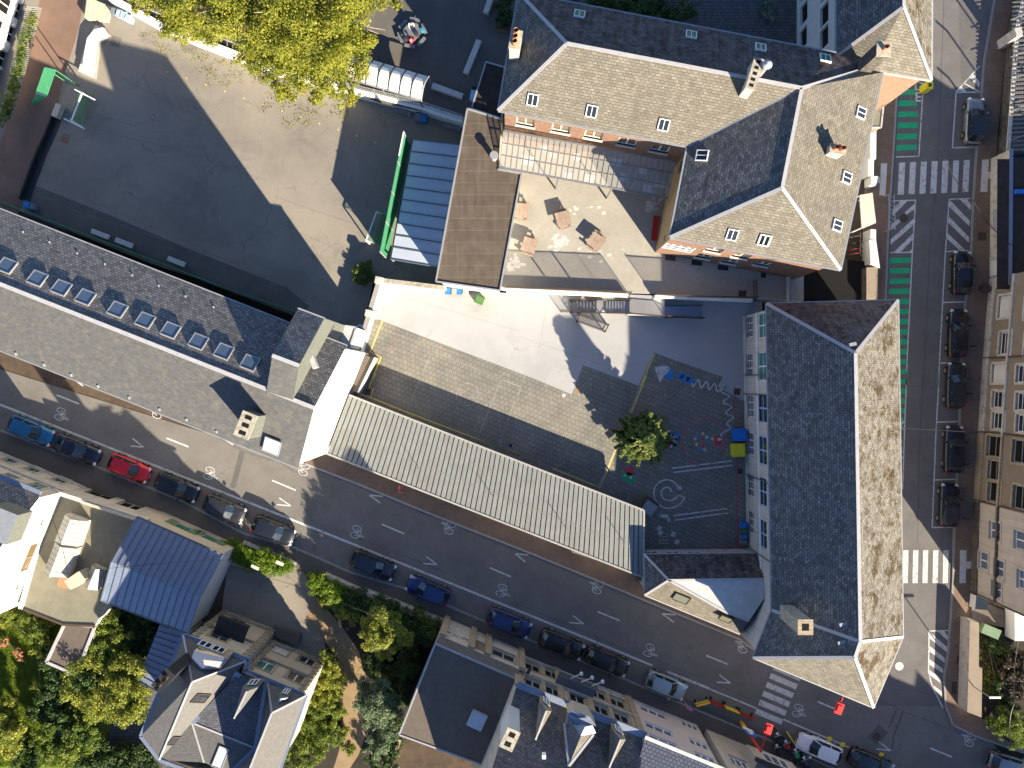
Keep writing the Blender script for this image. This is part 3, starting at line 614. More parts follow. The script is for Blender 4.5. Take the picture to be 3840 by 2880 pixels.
def f(mb):
    w_ = 'paint_white'; D = lambda x, y, r, m, k='22', n=10: mb.face([pt(k, x, y, zy + .004) + Vector((r * math.cos(t), r * math.sin(t), 0)) for t in [2 * math.pi * i / n for i in range(n)]], m)
    for a in ((1370, 788, 1870, 725), (1385, 822, 1875, 763), (1385, 1180, 1830, 1122), (1395, 1217, 1840, 1158)): mb.path(pts('22', zy, *a), .13, w_)
    c = pt('22', 1338, 985, zy); sp_ = [c + Vector((math.cos(t) * (.35 + .15 * t), math.sin(t) * (.35 + .15 * t), 0)) * .74 for t in [i * .25 for i in range(50)]]; mb.path(sp_, .12, w_)
    mb.path([sp_[-1]] + pts('22', zy, 1418, 1010, 1432, 960), .12, w_); mb.face(pts('22', zy, 1420, 965, 1435, 925, 1458, 962), w_)
    P2 = []                                        # long wavy tail of the kite
    for i in range(200):
        t = i / 199; 
        if t < .42: s = t / .42; x, y = 1535 + 225 * s, 75 + 45 * s; dx, dy = -.2, 1; am = 30
        else: s = (t - .42) / .58; x, y = 1800 + 55 * min(1, s * 1.6) - 60 * max(0, s - .75) * 4, 140 + 410 * s - 30; dx, dy = 1, -.15; am = 28
        q = math.sin(t * 50) * am; P2.append(pt('22', x + dx * q, y + dy * q, zy + .002))
    mb.path(P2, .12, w_)
    mb.face(pts('21', zy, 1228, 1500, 1270, 1487, 1330, 1487, 1358, 1505, 1335, 1545, 1310, 1560, 1270, 1628)[::-1], w_)
    mb.face(pts('21', zy, 1362, 1510, 1388, 1530, 1380, 1580, 1340, 1605, 1320, 1590, 1330, 1545)[::-1], 'paint_blue')
    for x, y in ((1405, 1570), (1435, 1580), (1435, 1560), (1418, 1596), (1465, 1595), (1490, 1600), (1480, 1580), (1470, 1618), (1520, 1615)): mb.box((*pt('21', x, y).xy, zy), (.36, .36, .004), 'paint_blue', -.25)
    n = 24; c = pt('22', 1632, 562, zy); mb.path([c + Vector((2.0 * math.cos(t) - .0, 2.25 * math.sin(t), 0)) for t in [2 * math.pi * i / n for i in range(n)]], .06, 'paint_red', True)
    for x, y, m in ((1565, 543, w_), (1660, 530, w_), (1642, 630, w_), (1628, 500, 'paint_yellow'), (1706, 543, 'paint_yellow'), (1575, 590, 'paint_yellow'), (1592, 520, 'paint_blue'), (1670, 562, 'paint_blue'), (1605, 628, 'paint_blue'), (1626, 543, 'paint_red'), (1628, 594, 'paint_red')): D(x, y, .15, m)
    mb.face(pts('22', zy, 1722, 520, 1775, 517, 1782, 600, 1725, 605)[::-1], 'paint_red'); mb.face(pts('22', zy + .004, 1748, 538, 1778, 535, 1780, 556, 1750, 558)[::-1], w_)
    cols = ['paint_white', 'paint_red', 'paint_blue', 'paint_grass', 'paint_grass', 'paint_blue', 'paint_white', 'paint_red', 'paint_red', 'paint_yellow', 'paint_blue', 'paint_grass', 'paint_blue', 'paint_white', 'paint_grass', 'paint_blue']
    for i in range(4):
        for j in range(5): mb.box((*pt('22', 1325 + 24 * i - 7 * j, 480 + 10 * i + 22 * j).xy, zy), (.40, .40, .004), cols[(i * 5 + j * 3) % 16], -.3)
    mb.face(pts('22', zy, 965, 790, 1040, 775, 1070, 835, 1010, 850)[::-1], 'paint_red'); mb.face(pts('22', zy, 950, 870, 960, 815, 1000, 820, 1070, 840, 1050, 925, 1000, 915)[::-1], 'paint_grass'); mb.face(pts('22', zy, 950, 910, 990, 895, 990, 918, 955, 922)[::-1], 'paint_red'); D(982, 847, .12, w_); D(1030, 865, .12, w_)
    mb.path(pts('22', zy, 1270, 1180, 1340, 1187), .3, w_); mb.path(pts('22', zy, 1345, 1200, 1345, 1230), .22, w_)
    for x, y in ((1243, 1264), (1250, 1300), (1360, 1312), (1387, 1375)): mb.box((*pt('22', x, y).xy, zy), (.42, .42, .004), w_, -.35)
    for i in range(5):
        for j in range(3): D(1268 + 17 * i, 1355 + 26 * j + (i % 2) * 4, .06, 'bench_stone')
    D(475, 183, .17, w_); mb.path(pts('22', zy, 580, 130, 605, 145), .2, 'orange_paint')
marks('playground_marking', 0, 0, f)
for i, ch in enumerate('S3RVN5'):
    text('painted_letter', ch, pt('22', 1340 + (i % 3) * 24, 500 + (i // 3) * 44 + (i % 3) * 9), .34, -.3, 'paint_white', zy + .006)
for i in range(10):
    pp = pt('00', 1435 + i * 157, 433 + 0 * i); 
def f(mb):
    for k, x, y in (('00', 1388, 595), ('00', 1548, 650), ('00', 1707, 703), ('00', 1865, 758), ('00', 2024, 812), ('00', 2180, 865), ('10', 125, 920), ('10', 282, 972), ('10', 438, 1024), ('10', 594, 1076), ('10', 747, 1126), ('10', 903, 1181), ('10', 1057, 1235)):
        c = pt(k, x, y, YZ + .006); mb.face([c + Vector((.075 * math.cos(t), .075 * math.sin(t), 0)) for t in [2 * math.pi * i / 8 for i in range(8)]], 'paint_yellow')
marks('court_line', 0, 0, f)
def f(mb):
    for k, x, y, s, z in (('31', 1215, 262, .4, .016), ('33', 1178, 815, .4, .016), ('33', 990, 1397, .38, .016)):
        c = pt(k, x, y, z); mb.face([c + Vector((s * math.cos(t), s * math.sin(t), 0)) for t in [2 * math.pi * i / 14 for i in range(14)]], 'tabledark' if y != 815 else 'bench_stone')
    for k, x, y, w_, h_, z in (('31', 1865, 412, .8, .75, .126), ('33', 1687, 762, .75, .7, .126), ('33', 1633, 994, .45, 1.15, .126), ('22', 1912, 152, .6, .6, zy), ('21', 1955, 893, .7, .7, TZ + .006), ('11', 0, 0, .1, .1, .02), ('22', 1937, 812, .5, .5, zy), ('12', 840, 155, .5, .5, zy), ('22', 32, 598, .25, .25, zy), ('12', 2022, 600, .25, .25, zy)):
        mb.box((*pt(k, x, y, z).xy, z), (w_, h_, .004), 'tabledark', -.05)
marks('manhole_cover', 0, 0, f)

def f(mb):
    P_ = lambda k, w_, z_, mat, *a: mb.path(pts(k, z_, *a), w_, mat)
    P_('30', .05, .007, 'tar', 1548, -20, 1520, 800, 1480, 1659); P_('31', .05, .007, 'tar', 1480, -10, 1430, 500, 1400, 1200, 1375, 1659); P_('32', .05, .007, 'tar', 1375, 0, 1340, 700, 1330, 1400)
    P_('33', .04, .007, 'tar', 980, 1085, 1150, 1150, 1210, 1190, 1450, 1280, 1700, 1380); P_('33', .1, .007, 'tar', 1210, 1185, 1130, 1400, 1120, 1500); P_('33', .1, .007, 'tar', 1155, 1170, 1090, 1330)
    P_('12', .35, .006, 'asphalt_patch', 1250, 1130, 1390, 1180); P_('02', .5, .006, 'asphalt_patch', 2010, 650, 1930, 950); P_('33', 1.6, .007, 'asphalt_patch', 960, 1350, 1040, 1420)
    P_('12', .03, .007, 'tar', 300, 1200, 900, 1420, 1500, 1660); P_('23', .03, .007, 'tar', 100, 300, 900, 640, 1600, 900, 2100, 1120)
    q = YZ + .006
    for a in ((380, 900, 900, 1100, 1500, 1250, 2212, 1500), (1000, 640, 1500, 900, 1800, 1040), (560, 880, 900, 980, 1300, 1100)): P_('00', .04, q, 'tar_pale', *a)
    for a in ((300, 60, 700, 230, 1300, 420, 2000, 640), (0, 700, 500, 930, 1100, 1130, 1500, 1300), (600, 60, 1600, 480, 2212, 760)): P_('01', .04, q, 'tar_pale', *a)
    P_('11', .03, q, 'tar_pale', 60, 80, 400, 200, 800, 330); P_('11', .03, q, 'tar_pale', 100, 300, 500, 480, 700, 600); P_('10', .03, q, 'tar_pale', 100, 1000, 500, 1300, 560, 1500)
    for k, x, y, w_, h_, mt_ in (('00', 540, 1150, .75, .8, 'red_track'), ('00', 425, 1470, .8, .8, 'asphalt_court'), ('00', 1570, 395, 1.4, .9, 'tar_pale'), ('00', 960, 345, .9, .9, 'tar_pale'), ('00', 620, 820, 2.2, 2.6, 'bench_worn')): c = pt(k, x, y, q); mb.box((c.x, c.y, q + .001), (w_, h_, .004), mt_, -.35)
    for a in ((960, 160, 1600, 330, 1950, 600), (1250, 560, 1180, 900, 1120, 1250), (1780, 560, 1640, 900, 1560, 1100), (330, 1000, 260, 1400), (100, 1240, 800, 1480)): P_('21', .03, YZ + .005, 'tar_concrete', *a)
    for a in ((300, 950, 1000, 1200, 1700, 1420), (1100, 900, 2100, 1200)): P_('11', .03, YZ + .005, 'tar_concrete', *a)
marks('surface_seams', 0, 0, f)

def f(mb):                                     # light stains and drain grates on the terrace
    rr = random.Random(4)
    for k, x, y, n_, sx in (('21', 430, 460, 60, 60), ('21', 60, 640, 45, 70), ('21', 1185, 160, 40, 45), ('21', 600, 200, 10, 260), ('21', 700, 560, 12, 300)):
        for i in range(n_):
            c = pt(k, x + rr.gauss(0, sx * .5), y + rr.gauss(0, min(sx, 60) * .45), TZ + .006 + i * .00002); s = rr.uniform(.08, .26); mb.box((c.x, c.y, c.z), (s * 1.5, s, .002), 'stain', .18)
    for x, y, w_, m_ in ((1577, 632, .95, 'black_metal'), (1795, 672, .95, 'black_metal'), (1358, 592, .95, 'tabledark'), (2130, 735, .45, 'black_metal')): mb.box((*pt('21', x, y, TZ).xy, TZ + .012), (w_, .45, .006), m_, -.12)
marks('terrace_stains', 0, 0, f)
# ================= BUILDINGS =================
FW = 'frame_white'
# ---- east school building ----
E = thing('school_building', 'grey slate roofed school building between paved yard and east street, pointed at its south end', 'school building')
ze, zr = 10.0, 14.6
NW, NE, E3, SE_, SW_, W3 = [pt('P', x, y, ze) for x, y in ((2874, 1138), (3369, 1125), (3387, 2388), (3276, 2654), (2824, 2467), (2894, 2288))]
RN, RS, R2 = pt('P', 3208, 1324, zr), pt('P', 3226, 2406, zr), pt('P', 3206, 2465, zr)
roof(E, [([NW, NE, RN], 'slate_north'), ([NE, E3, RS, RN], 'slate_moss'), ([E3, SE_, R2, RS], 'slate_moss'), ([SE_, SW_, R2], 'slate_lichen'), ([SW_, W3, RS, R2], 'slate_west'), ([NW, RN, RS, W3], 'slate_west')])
bars(E, 'ridge_cap', [[RN, RS, R2], [NE, RN], [NW, RN], [E3, RS], [SE_, R2], [SW_, R2], [W3, RS]], .26, .06, 'zinc_white', .02)
bars(E, 'gutter', [[NW, NE, E3, SE_, SW_, W3, NW]], .16, .12, 'galv', -.08)
fpE = inset(ccw([NW, NE, E3, SE_, SW_, W3]), .42)
soffit(E, [NW, NE, E3, SE_, SW_, W3], ze - .03, 'plain_white')
west = []; lo = {'fr': FW, 'bars': (2, 2), 'pane': 'pane_dark', 'fw': .07, 'sill': 'pale_stone'}
for y in (1155, 1317, 1475, 1632): west.append(('21', 2015, y, 2.0, 1.9, lo))
for y in (272, 425, 585, 740, 930, 1085, 1235, 1405): west.append(('22', 2025, y, 2.0, 1.9, lo))
for i, (k, y, pn) in enumerate((('21', 1135, 'pane_green'), ('21', 1300, 'pane_green'), ('21', 1490, 'pane_green'), ('21', 1640, 'pane_green'), ('22', 290, 'pane_dark'), ('22', 450, 'paint_grass'), ('22', 640, 'pane_dark'), ('22', 790, 'pane_dark'), ('22', 980, 'pane_dark'), ('22', 1140, 'pane_dark'), ('22', 1330, 'pane_dark'), ('22', 1480, 'pane_dark'))):
    west.append((k, 2120, y, 2.5, 2.6, {'fr': 'blue_white' if pn == 'pane_dark' else FW, 'bars': (1, 1), 'pane': pn, 'fw': .1}))
fp = [Vector(p) for p in fpE]
iw = next(i for i in range(6) if (fp[i] - fp[(i + 1) % 6]).length > 22 and fp[i].x < 25)
walls(E, fp, YZ - 1.5, ze - .05, 'school_wall', {iw: west})
mb = MB()
p0, p1 = fp[iw], fp[(iw + 1) % 6]; 
mb.bar(p0 + Vector((-.03, 0, 5.75)), p1 + Vector((-.03, 0, 5.75)), .12, .25, 'plain_white'); mb.bar(p0 + Vector((-.03, 0, 1.9)), p1 + Vector((-.03, 0, 1.9)), .08, .8, 'pale_stone'); mb.build('string_course', E)
mb = MB()
for k, y in (('21', 1560), ('22', 175), ('22', 880), ('22', 1500)):
    a, z = wallpos(p0, p1, k, 2100, y); q = p0 + (p1 - p0).normalized() * a; mb.tube(q + Vector((-.1, 0, 1.5)), q + Vector((-.1, 0, ze - .1)), .06, 'zinc_dark')
mb.build('drainpipe', E)
e_, s_, hit, n_ = slope(NW, RN, W3)
ch = chimney(E, pt('33', 395, 488, 15.4), 1.05, 1.05, 11, 15.4, 0, 'concrete_cap', (1, 1), cap='yellow_stone')
e_, s_, hitw, n_ = slope(SW_, W3, RS)
for c in (hit('33', 712, 468), hitw('33', 700, 618), hit('31', 795, 1310)): MB().box(c + n_ * .1, (.55, .25, .12), 'zinc', .2).build('roof_vent', E)
mb = MB()
for i in range(0): mb.box((NW + (NE - NW) * (i / 40)) + Vector((0, 0, .05)), (.06, .05, .05), 'zinc_dark')


# ---- south-west annex of the east building ----
A = thing('annex', 'small annex with three slate slopes and a pale flat roof between school, shelter and street', 'annex')
a1, a2, a3, a4, a5, a6 = pt('P', 2415, 2078, 4.6), pt('P', 2840, 2074, 4.6), pt('P', 2508, 2176, 6.6), pt('P', 2418, 2232, 4.6), pt('P', 2775, 2378, 4.6), pt('P', 2718, 2293, 6.6)
a7, a8, a9 = pt('23', 2150, 90, 6.6), pt('23', 2130, 260, 6.6), pt('23', 2010, 440, 6.6)
roof(A, [([a1, a2, a7, a3], 'slate_north'), ([a1, a3, a4], 'slate_west'), ([a4, a3, a6, a5], 'slate_lichen'), ([a5, a6, a9], 'slate_west')])
MB().face([a3, a6, a9, a8, a7], 'lead_white').build('flat_roof', A)
bars(A, 'ridge_cap', [[a1, a3, a4], [a7, a3, a6, a9]], .2, .05, 'zinc_white', .02); bars(A, 'gutter', [[a2, a1, a4, a5]], .14, .1, 'zinc_white', -.04)
fa = inset(ccw([a1, a4, a5, pt('P', 2830, 2330, 4), a2]), .2)
nb = ccw(fa); i_n = max(range(5), key=lambda i: (nb[i] + nb[(i + 1) % 5]).y)
walls(A, nb, 0, 4.55, 'school_wall', {i_n: [('22', 1200 + 90 * i, 1482, 1.3, 1.6, {'fr': FW, 'bars': (1, 0)}) for i in range(5)]})
e_, s_, hit, n_ = slope(a4, a3, a5)
rooflight(A, hit('23', 1450, 247), e_, s_, 1.4, 1.0, 'tabledark', 'pane_dusty', .16, 0); e_, s_, hit, n_ = slope(a4, a6, a5); rooflight(A, hit('23', 1820, 405) + n_ * .12, e_, s_, 1.1, .9, 'tabledark', 'pane_dusty', .16, 0)

# ---- north school building ----
Nn = thing('school_building', 'large L shaped school building with lichen covered hipped slate roofs north of the terrace', 'school building')
zn, zq = 13.6, 17.2
n0, n1, n2, n3, n4, n5, n6, n7 = [pt('P', x, y, zn) for x, y in ((1868, 414), (1945, -28), (3136, 199), (3249, 258), (3310, 271), (3152, 1012), (2512, 890), (2578, 549))]
q1, q2, q3 = pt('P', 2126, 163, zq), pt('P', 3007, 330, zq), pt('P', 2933, 705, zq)
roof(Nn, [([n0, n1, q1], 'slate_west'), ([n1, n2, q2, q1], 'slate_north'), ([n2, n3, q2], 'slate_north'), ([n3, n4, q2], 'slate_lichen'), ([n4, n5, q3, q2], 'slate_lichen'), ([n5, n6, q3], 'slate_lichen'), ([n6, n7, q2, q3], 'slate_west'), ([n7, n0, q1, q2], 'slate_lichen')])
bars(Nn, 'ridge_cap', [[q1, q2, q3], [n0, q1], [n1, q1], [n3, q2], [n5, q3], [n6, q3]], .26, .06, 'zinc_white', .02)
bars(Nn, 'valley', [[n7, q2]], .35, .02, 'zinc_blue', .01)
bars(Nn, 'gutter', [[n0, n1, n2], [n4, n5, n6, n7, n0]], .2, .14, 'zinc', -.06)
soffit(Nn, [n0, n1, n2, n3, n4, n5, n6, n7], zn - .04, 'plain_white')
fp = ccw(inset(ccw([n0, n1, n2, n3, n4, n5, n6, n7]), .42))
def edge(fp, a, b):
    a = Vector((a.x, a.y, 0)); b = Vector((b.x, b.y, 0))
    return min(range(len(fp)), key=lambda i: min((Vector(fp[i]) - a).length + (Vector(fp[(i + 1) % len(fp)]) - b).length, (Vector(fp[i]) - b).length + (Vector(fp[(i + 1) % len(fp)]) - a).length))
wn = {'fr': FW, 'bars': (1, 0), 'sill': 'bench_stone', 'pane': 'pane_brown', 'depth': .2}
es, ew, ep = edge(fp, n0, n7), edge(fp, n5, n6), edge(fp, n6, n7)
W1 = [('20', x, y, 1.5, 1.9, wn) for x, y in ((155, 1015), (450, 1070), (722, 1123), (1000, 1180), (1272, 1235))]
W2 = [('21', 1725, 525, 1.3, 1.9, wn), ('21', 1950, 575, 1.3, 1.9, wn), ('21', 1640, 578, 1.3, 1.9, wn), ('21', 1860, 622, 1.3, 1.9, wn), ('21', 2130, 640, 1.2, 1.9, wn), ('21', 1425, 510, 2.6, 2.6, {'fr': FW, 'bars': (3, 2), 'fw': .16, 'depth': .08})]
W3_ = [('20', 1452, 1365, 1.3, 2.2, {'fr': 'blue_white', 'bars': (0, 0)}), ('21', 1310, 430, .5, .5, {'fr': 'black_metal'})]
walls(Nn, fp, 0, zn - .06, 'white_render', {es: W1, ew: W2, ep: W3_}, {es: 'red_brick', ew: 'red_brick', ep: 'ochre_render'})
for P_, Q_, sf, lst in ((n0, n7, q1, (('20', 217, 825), ('20', 706, 920), ('20', 1303, 1033))), (n1, n2, q1, (('20', 603, 122), ('20', 1530, 293), ('20', 2105, 398), ('30', 563, 488))), (n4, n5, q3, (('30', 855, 937), ('30', 737, 1475), ('31', 658, 322))), (n5, n6, q3, (('31', 55, 442), ('21', 1872, 395), ('21', 2140, 440))), (n6, n7, q3, (('20', 1622, 1290),))):
    e_, s_, hit, n_ = slope(P_, Q_, sf)
    for k, x, y in lst: rooflight(Nn, hit(k, x, y), e_, s_, .85, .95, FW, 'pane_dark' if (P_ is not n1) else 'pane_green', .14, 1)
an = -.2
chimney(Nn, pt('20', 75, 332, 16.3), .75, 1.3, 13, 16.3, R(-10), 'beige_render', pots=0, flues=(0, 0)); 
o = Nn.children[-1]
mb = MB()
for dy in (.42, .02, -.36):
    c = pt('20', 72, 330, 16.3) + Vector((.0 + dy * .12, dy, 0)); mb.tube((c.x, c.y, 16.4), (c.x, c.y, 17.1), .22, 'terracotta', 10, .18, caps=False); mb.tube((c.x, c.y, 17.0), (c.x, c.y, 16.45), .13, 'dark_void', 10, .13)
mb.build('chimney_pot', o)
ch = chimney(Nn, pt('20', 2055, 615, 18.3), .62, 2.2, 15.5, 18.3, R(-17), 'beige_render', (1, 5))
chimney(Nn, pt('30', 665, 1238, 16.4), 1.1, .58, 13.6, 16.4, R(-8), 'beige_render', (2, 1), pots=2)
mb = MB(); c = pt('20', 2170, 525, 19.4); b = pt('20', 2170, 525, 18); mb.tube((c.x, c.y, 15), (c.x, c.y, 19.2), .2, 'galv', 12); mb.tube((c.x, c.y, 19.2), (c.x, c.y, 19.5), .36, 'zinc_white', 12, .1); mb.build('flue_pipe', Nn)

# ---- glazed canopy against its south wall ----
GC = thing('glass_canopy', 'long dirty glass canopy roof against the brick south wall above the terrace', 'canopy')
g0, g1, g2, g3 = pt('20', -25, 1085, 9.1), pt('20', 1402, 1335, 9.1), pt('20', 1335, 1645, 7.9), pt('20', -60, 1388, 7.9)
MB().face([g3, g2, g1, g0], 'glass_roof').build('glass', GC)
mb = MB()
for i in range(31):
    t = i / 30; mb.bar(g0.lerp(g1, t) + Vector((0, 0, .03)), g3.lerp(g2, t) + Vector((0, 0, .03)), .05, .08, 'grey_metal')
for t in (0, .33, .66, 1): mb.bar(g0.lerp(g3, t) + Vector((0, 0, .02)), g1.lerp(g2, t) + Vector((0, 0, .02)), .05 if 0 < t < 1 else .14, .1, 'grey_metal')
mb.build('glazing_bar', GC)
mb = MB()
for t in (.03, .35, .67, .97): q = g3.lerp(g2, t); mb.tube((q.x, q.y, TZ), q, .09, 'grey_metal')
mb.build('post', GC)
for t, u, w_, h_ in ((.22, .2, .7, .5), (.28, .35, .5, .4), (.12, .55, 1.1, .8), (.42, .25, .5, .6), (.5, .75, .9, .8), (.62, .2, 1.2, .6), (.7, .55, .6, .7), (.8, .3, .7, .6), (.9, .6, 1.1, .5), (.38, .8, .8, .5), (.85, .75, .8, .6)):
    mb = MB(); a = g0.lerp(g1, t).lerp(g3.lerp(g2, t), u); ex = (g1 - g0).normalized(); ey = (g3 - g0).normalized(); z_ = Vector((0, 0, .02)); mb.face([a + z_, a + ey * h_ + z_, a + ey * h_ + ex * w_ + z_, a + ex * w_ + z_], 'glass_roof_pale'); mb.build('replaced_pane', GC)

# ---- hipped white building further north, on the street ----
WB = thing('townhouse', 'white rendered building with a hipped slate roof adjoining the north school building at the street', 'building')
z1, z2 = 12.0, 16.0
b0, b1, b2, b3 = pt('P', 3136, -330, z1), pt('P', 3136, 212, z1), pt('P', 3493, 301, z1), pt('P', 3496, -330, z1)
r0, r1 = pt('P', 3391, -260, z2), pt('P', 3389, 25, z2); bb = pt('P', 3260, 262, z1 + .6)
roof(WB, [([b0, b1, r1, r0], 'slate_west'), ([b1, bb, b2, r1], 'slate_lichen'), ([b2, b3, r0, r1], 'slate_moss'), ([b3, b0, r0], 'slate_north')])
bars(WB, 'ridge_cap', [[r0, r1, b2], [r1, b1]], .24, .06, 'zinc_white', .03); bars(WB, 'gutter', [[b0, b1], [bb, b2, b3]], .2, .14, 'zinc_white', -.06)
fw_ = ccw(inset(ccw([b0, b1, b2, b3]), .35)); ee = edge(fw_, b0, b1); eS = edge(fw_, b1, b2)
wb = {'fr': FW, 'bars': (1, 0), 'depth': .3, 'pane': 'pane_dark', 'fw': .08}
walls(WB, fw_, 0, z1 - .05, 'white_wall', {ee: [('30', 385, 110, 1.7, 1.9, wb), ('30', 555, 120, 1.7, 1.9, wb), ('30', 380, 315, 1.7, 1.9, wb), ('30', 553, 310, 1.7, 1.9, wb), ('30', 385, -90, 1.7, 1.9, wb), ('30', 556, -90, 1.7, 1.9, wb)]}, {eS: 'orange_brick'})
soffit(WB, [b0, b1, b2, b3], z1 - .04, 'plain_white')
chimney(WB, pt('30', 1045, 410, 17.3), .95, .95, 13, 17.3, R(-3), 'dark_stone', pots=1)
# brick wing with flat box at the street below it
BW = thing('porch', 'low flat roofed brick porch beside the street under the north school eaves', 'porch')
c = pts('30', 3.2, 960, 880, 1045, 872, 1025, 1058, 945, 1060); MB().prism(c, .12, 3.2, 'orange_brick', 'felt_green').build('wall', BW); bars(BW, 'coping', [c + [c[0]]], .14, .1, 'zinc_white', .03)

# ---- long slate building along the street, with tower and gable ----
LB = thing('long_building', 'long slate roofed building with a row of raised roof windows and a white gable end', 'long building')
ze, zr = 13.3, 16.1
l0, l1 = pt('P', -260, 712, ze), pt('P', 1284, 1319, ze); r0, r1 = pt('P', -260, 990, zr), pt('P', 1168, 1534, zr); s0, s1 = pt('P', -260, 1212, ze), pt('P', 1119, 1756, ze)
# straighten the lines so that walls are upright
d = (s1 - s0); d.z = 0; d.normalize(); nn = Vector((-d.y, d.x, 0))
l1 = s1 + nn * 10.3; l1.z = ze; l0 = s0 + nn * 10.3; l0.z = ze; r1 = s1 + nn * 5.15; r1.z = zr; r0 = s0 + nn * 5.15; r0.z = zr
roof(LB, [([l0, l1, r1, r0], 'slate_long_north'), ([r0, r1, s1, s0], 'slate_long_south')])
bars(LB, 'ridge_cap', [[r0, r1]], .3, .07, 'zinc_white', .03); bars(LB, 'gutter', [[s0, s1], [l0, l1]], .16, .12, 'galv', -.06)
gl = -d * .12
G0, G1 = s1 + gl + nn * .3, l1 + gl - nn * .3; B0, B1 = s0 + nn * .3, l0 - nn * .3
fpl = ccw([B0, G0, G1, B1]); eg = edge(fpl, G0, G1)
slit = {'fr': FW, 'bars': (2, 4), 'pane': 'pane_brown', 'fw': .07, 'depth': .05}
walls(LB, fpl, 0, ze, 'white_wall', {eg: [('G', 587, 1425, .75, 1.3, slit), ('G', 638, 1398, .75, 1.3, slit), ('G', 690, 1370, .75, 1.3, slit), ('G', 738, 1345, .75, 1.3, slit), ('G', 788, 1320, .75, 1.3, slit)]}, {eg: 'white_render'})
MB().face([(G0.x, G0.y, ze), (G1.x, G1.y, ze), (r1 + gl).to_tuple()], 'white_render').build('gable', LB)
soffit(LB, [B0, G0, G1, B1], ze - .02)
# tower volume
e_, s_, hitS, n_ = slope(s0, s1, r1); eN, sN, hitN, nN = slope(l0, l1, r1)
tz, te = 19.0, 16.2
t0, t1 = pt('G', 287, 553, tz), pt('G', 525, 642, tz); t2, t3 = pt('G', 515, 133, te), pt('G', 750, 222, te)
t4, t5 = hitS('G', 230, 905), hitS('G', 470, 960)
roof(LB, [([t2, t3, t1, t0], 'slate_long_north'), ([t0, t1, t5, t4], 'slate_long_south')], 'tower_roof')
bars(LB, 'ridge_cap', [[t0, t1]], .28, .07, 'zinc_white', .03); bars(LB, 'gutter', [[t2, t3]], .14, .1, 'galv', -.02)
mb = MB()
for a, b, c_ in ((t3, t1, t5), (t2, t0, t4)):
    lowz = 11.0; pa, pb, pc = Vector(a), Vector(b), Vector(c_)
    mb.face([(pa.x, pa.y, 0), (pb.x, pb.y, 0), (pc.x, pc.y, 0), pc, pb, pa], 'slate_clad')
mb.face([(t2.x, t2.y, 0), (t3.x, t3.y, 0), t3, t2], 'slate_clad'); mb.build('tower_wall', LB)
MB().box(pt('G', 640, 572, 15.2), (.4, 1.7, .7), 'zinc_white', R(22)).build('vent', LB)
for x, y in ((60, 655), (-10, 655),)[:1] + ((313, 760), (512, 838), (712, 915), (977, 1018), (1207, 1108), (1417, 1190), (1647, 1283), (1858, 1366), (2075, 1460)):
    c = hitN('01', x, y + 8); q = rooflight(LB, c + nN * .2, eN, sN, 1.18, 1.18, 'galv', 'pane_sky', .0, 0)
    mb = MB(); cc = c
    ee_, ss_ = eN, sN; hh = .56
    A_ = [cc + ee_ * a + ss_ * b for a, b in ((-hh, -hh), (hh, -hh), (hh, hh), (-hh, hh))]
    # upstand box of the raised roof window
    T_ = [p + nN * .16 for p in A_]
    for i in range(4): mb.face([A_[i], A_[(i + 1) % 4], T_[(i + 1) % 4], T_[i]], 'kerb_pale')
    mb.build('upstand', q)
c = hitS('02', 2215, 600); rooflight(LB, hitS('G', 295, 1345) + n_ * .2, e_, s_, 1.35, 1.35, 'galv', 'pane_white', .1, 0)
chimney(LB, pt('02', 2040, 430, 17.3), 1.05, 1.8, 11.5, 17.3, R(-22), 'slate_clad', (1, 3))
for i, (k, x, y) in enumerate((('01', 192, 378), ('01', 412, 463), ('01', 642, 555), ('01', 872, 645), ('01', 1098, 738), ('01', 1318, 825), ('01', 1540, 912), ('01', 1772, 1002))):
    MB().box(hitN(k, x, y) + nN * .03, (.1, .16, .07), 'zinc_white', .3).build('roof_hook', LB)
for k, x, y in (('02', 820, 105), ('02', 1078, 200), ('02', 1330, 298), ('02', 1553, 383), ('02', 1802, 482), ('01', 140, 1385), ('01', 372, 1475), ('01', 598, 1560)): MB().box(hitS(k, x, y) + n_ * .08, (.12, .2, .16), 'zinc_white', .3).build('roof_hook', LB)
# white box east of the tower, and tan wall stub
SB = thing('flat_annex', 'white walled annex with a small flat roof between the slate tower and the yard wall', 'annex')
c = pts('G', 8.2, 752, 245, 815, 272, 1035, 305, 1008, 392, 975, 482, 748, 455); MB().prism(c, YZ, 8.2, 'white_wall', 'lead_white').build('wall', SB); bars(SB, 'coping', [c + [c[0]]], .16, .12, 'zinc_white', .04)
ST = thing('plastered_shed', 'narrow tan plastered shed against the white gable at the yard corner', 'shed')
c = pts('G', 3.6, 1075, 548, 1198, 572, 1048, 882, 985, 868); MB().prism(c, YZ, 3.6, 'ochre_render', 'felt_grey').build('wall', ST); MB().bar(c[1] + Vector((.05, 0, -.2)), c[2] + Vector((.05, 0, -.2)), .12, .8, 'plain_white').build('panel', ST)

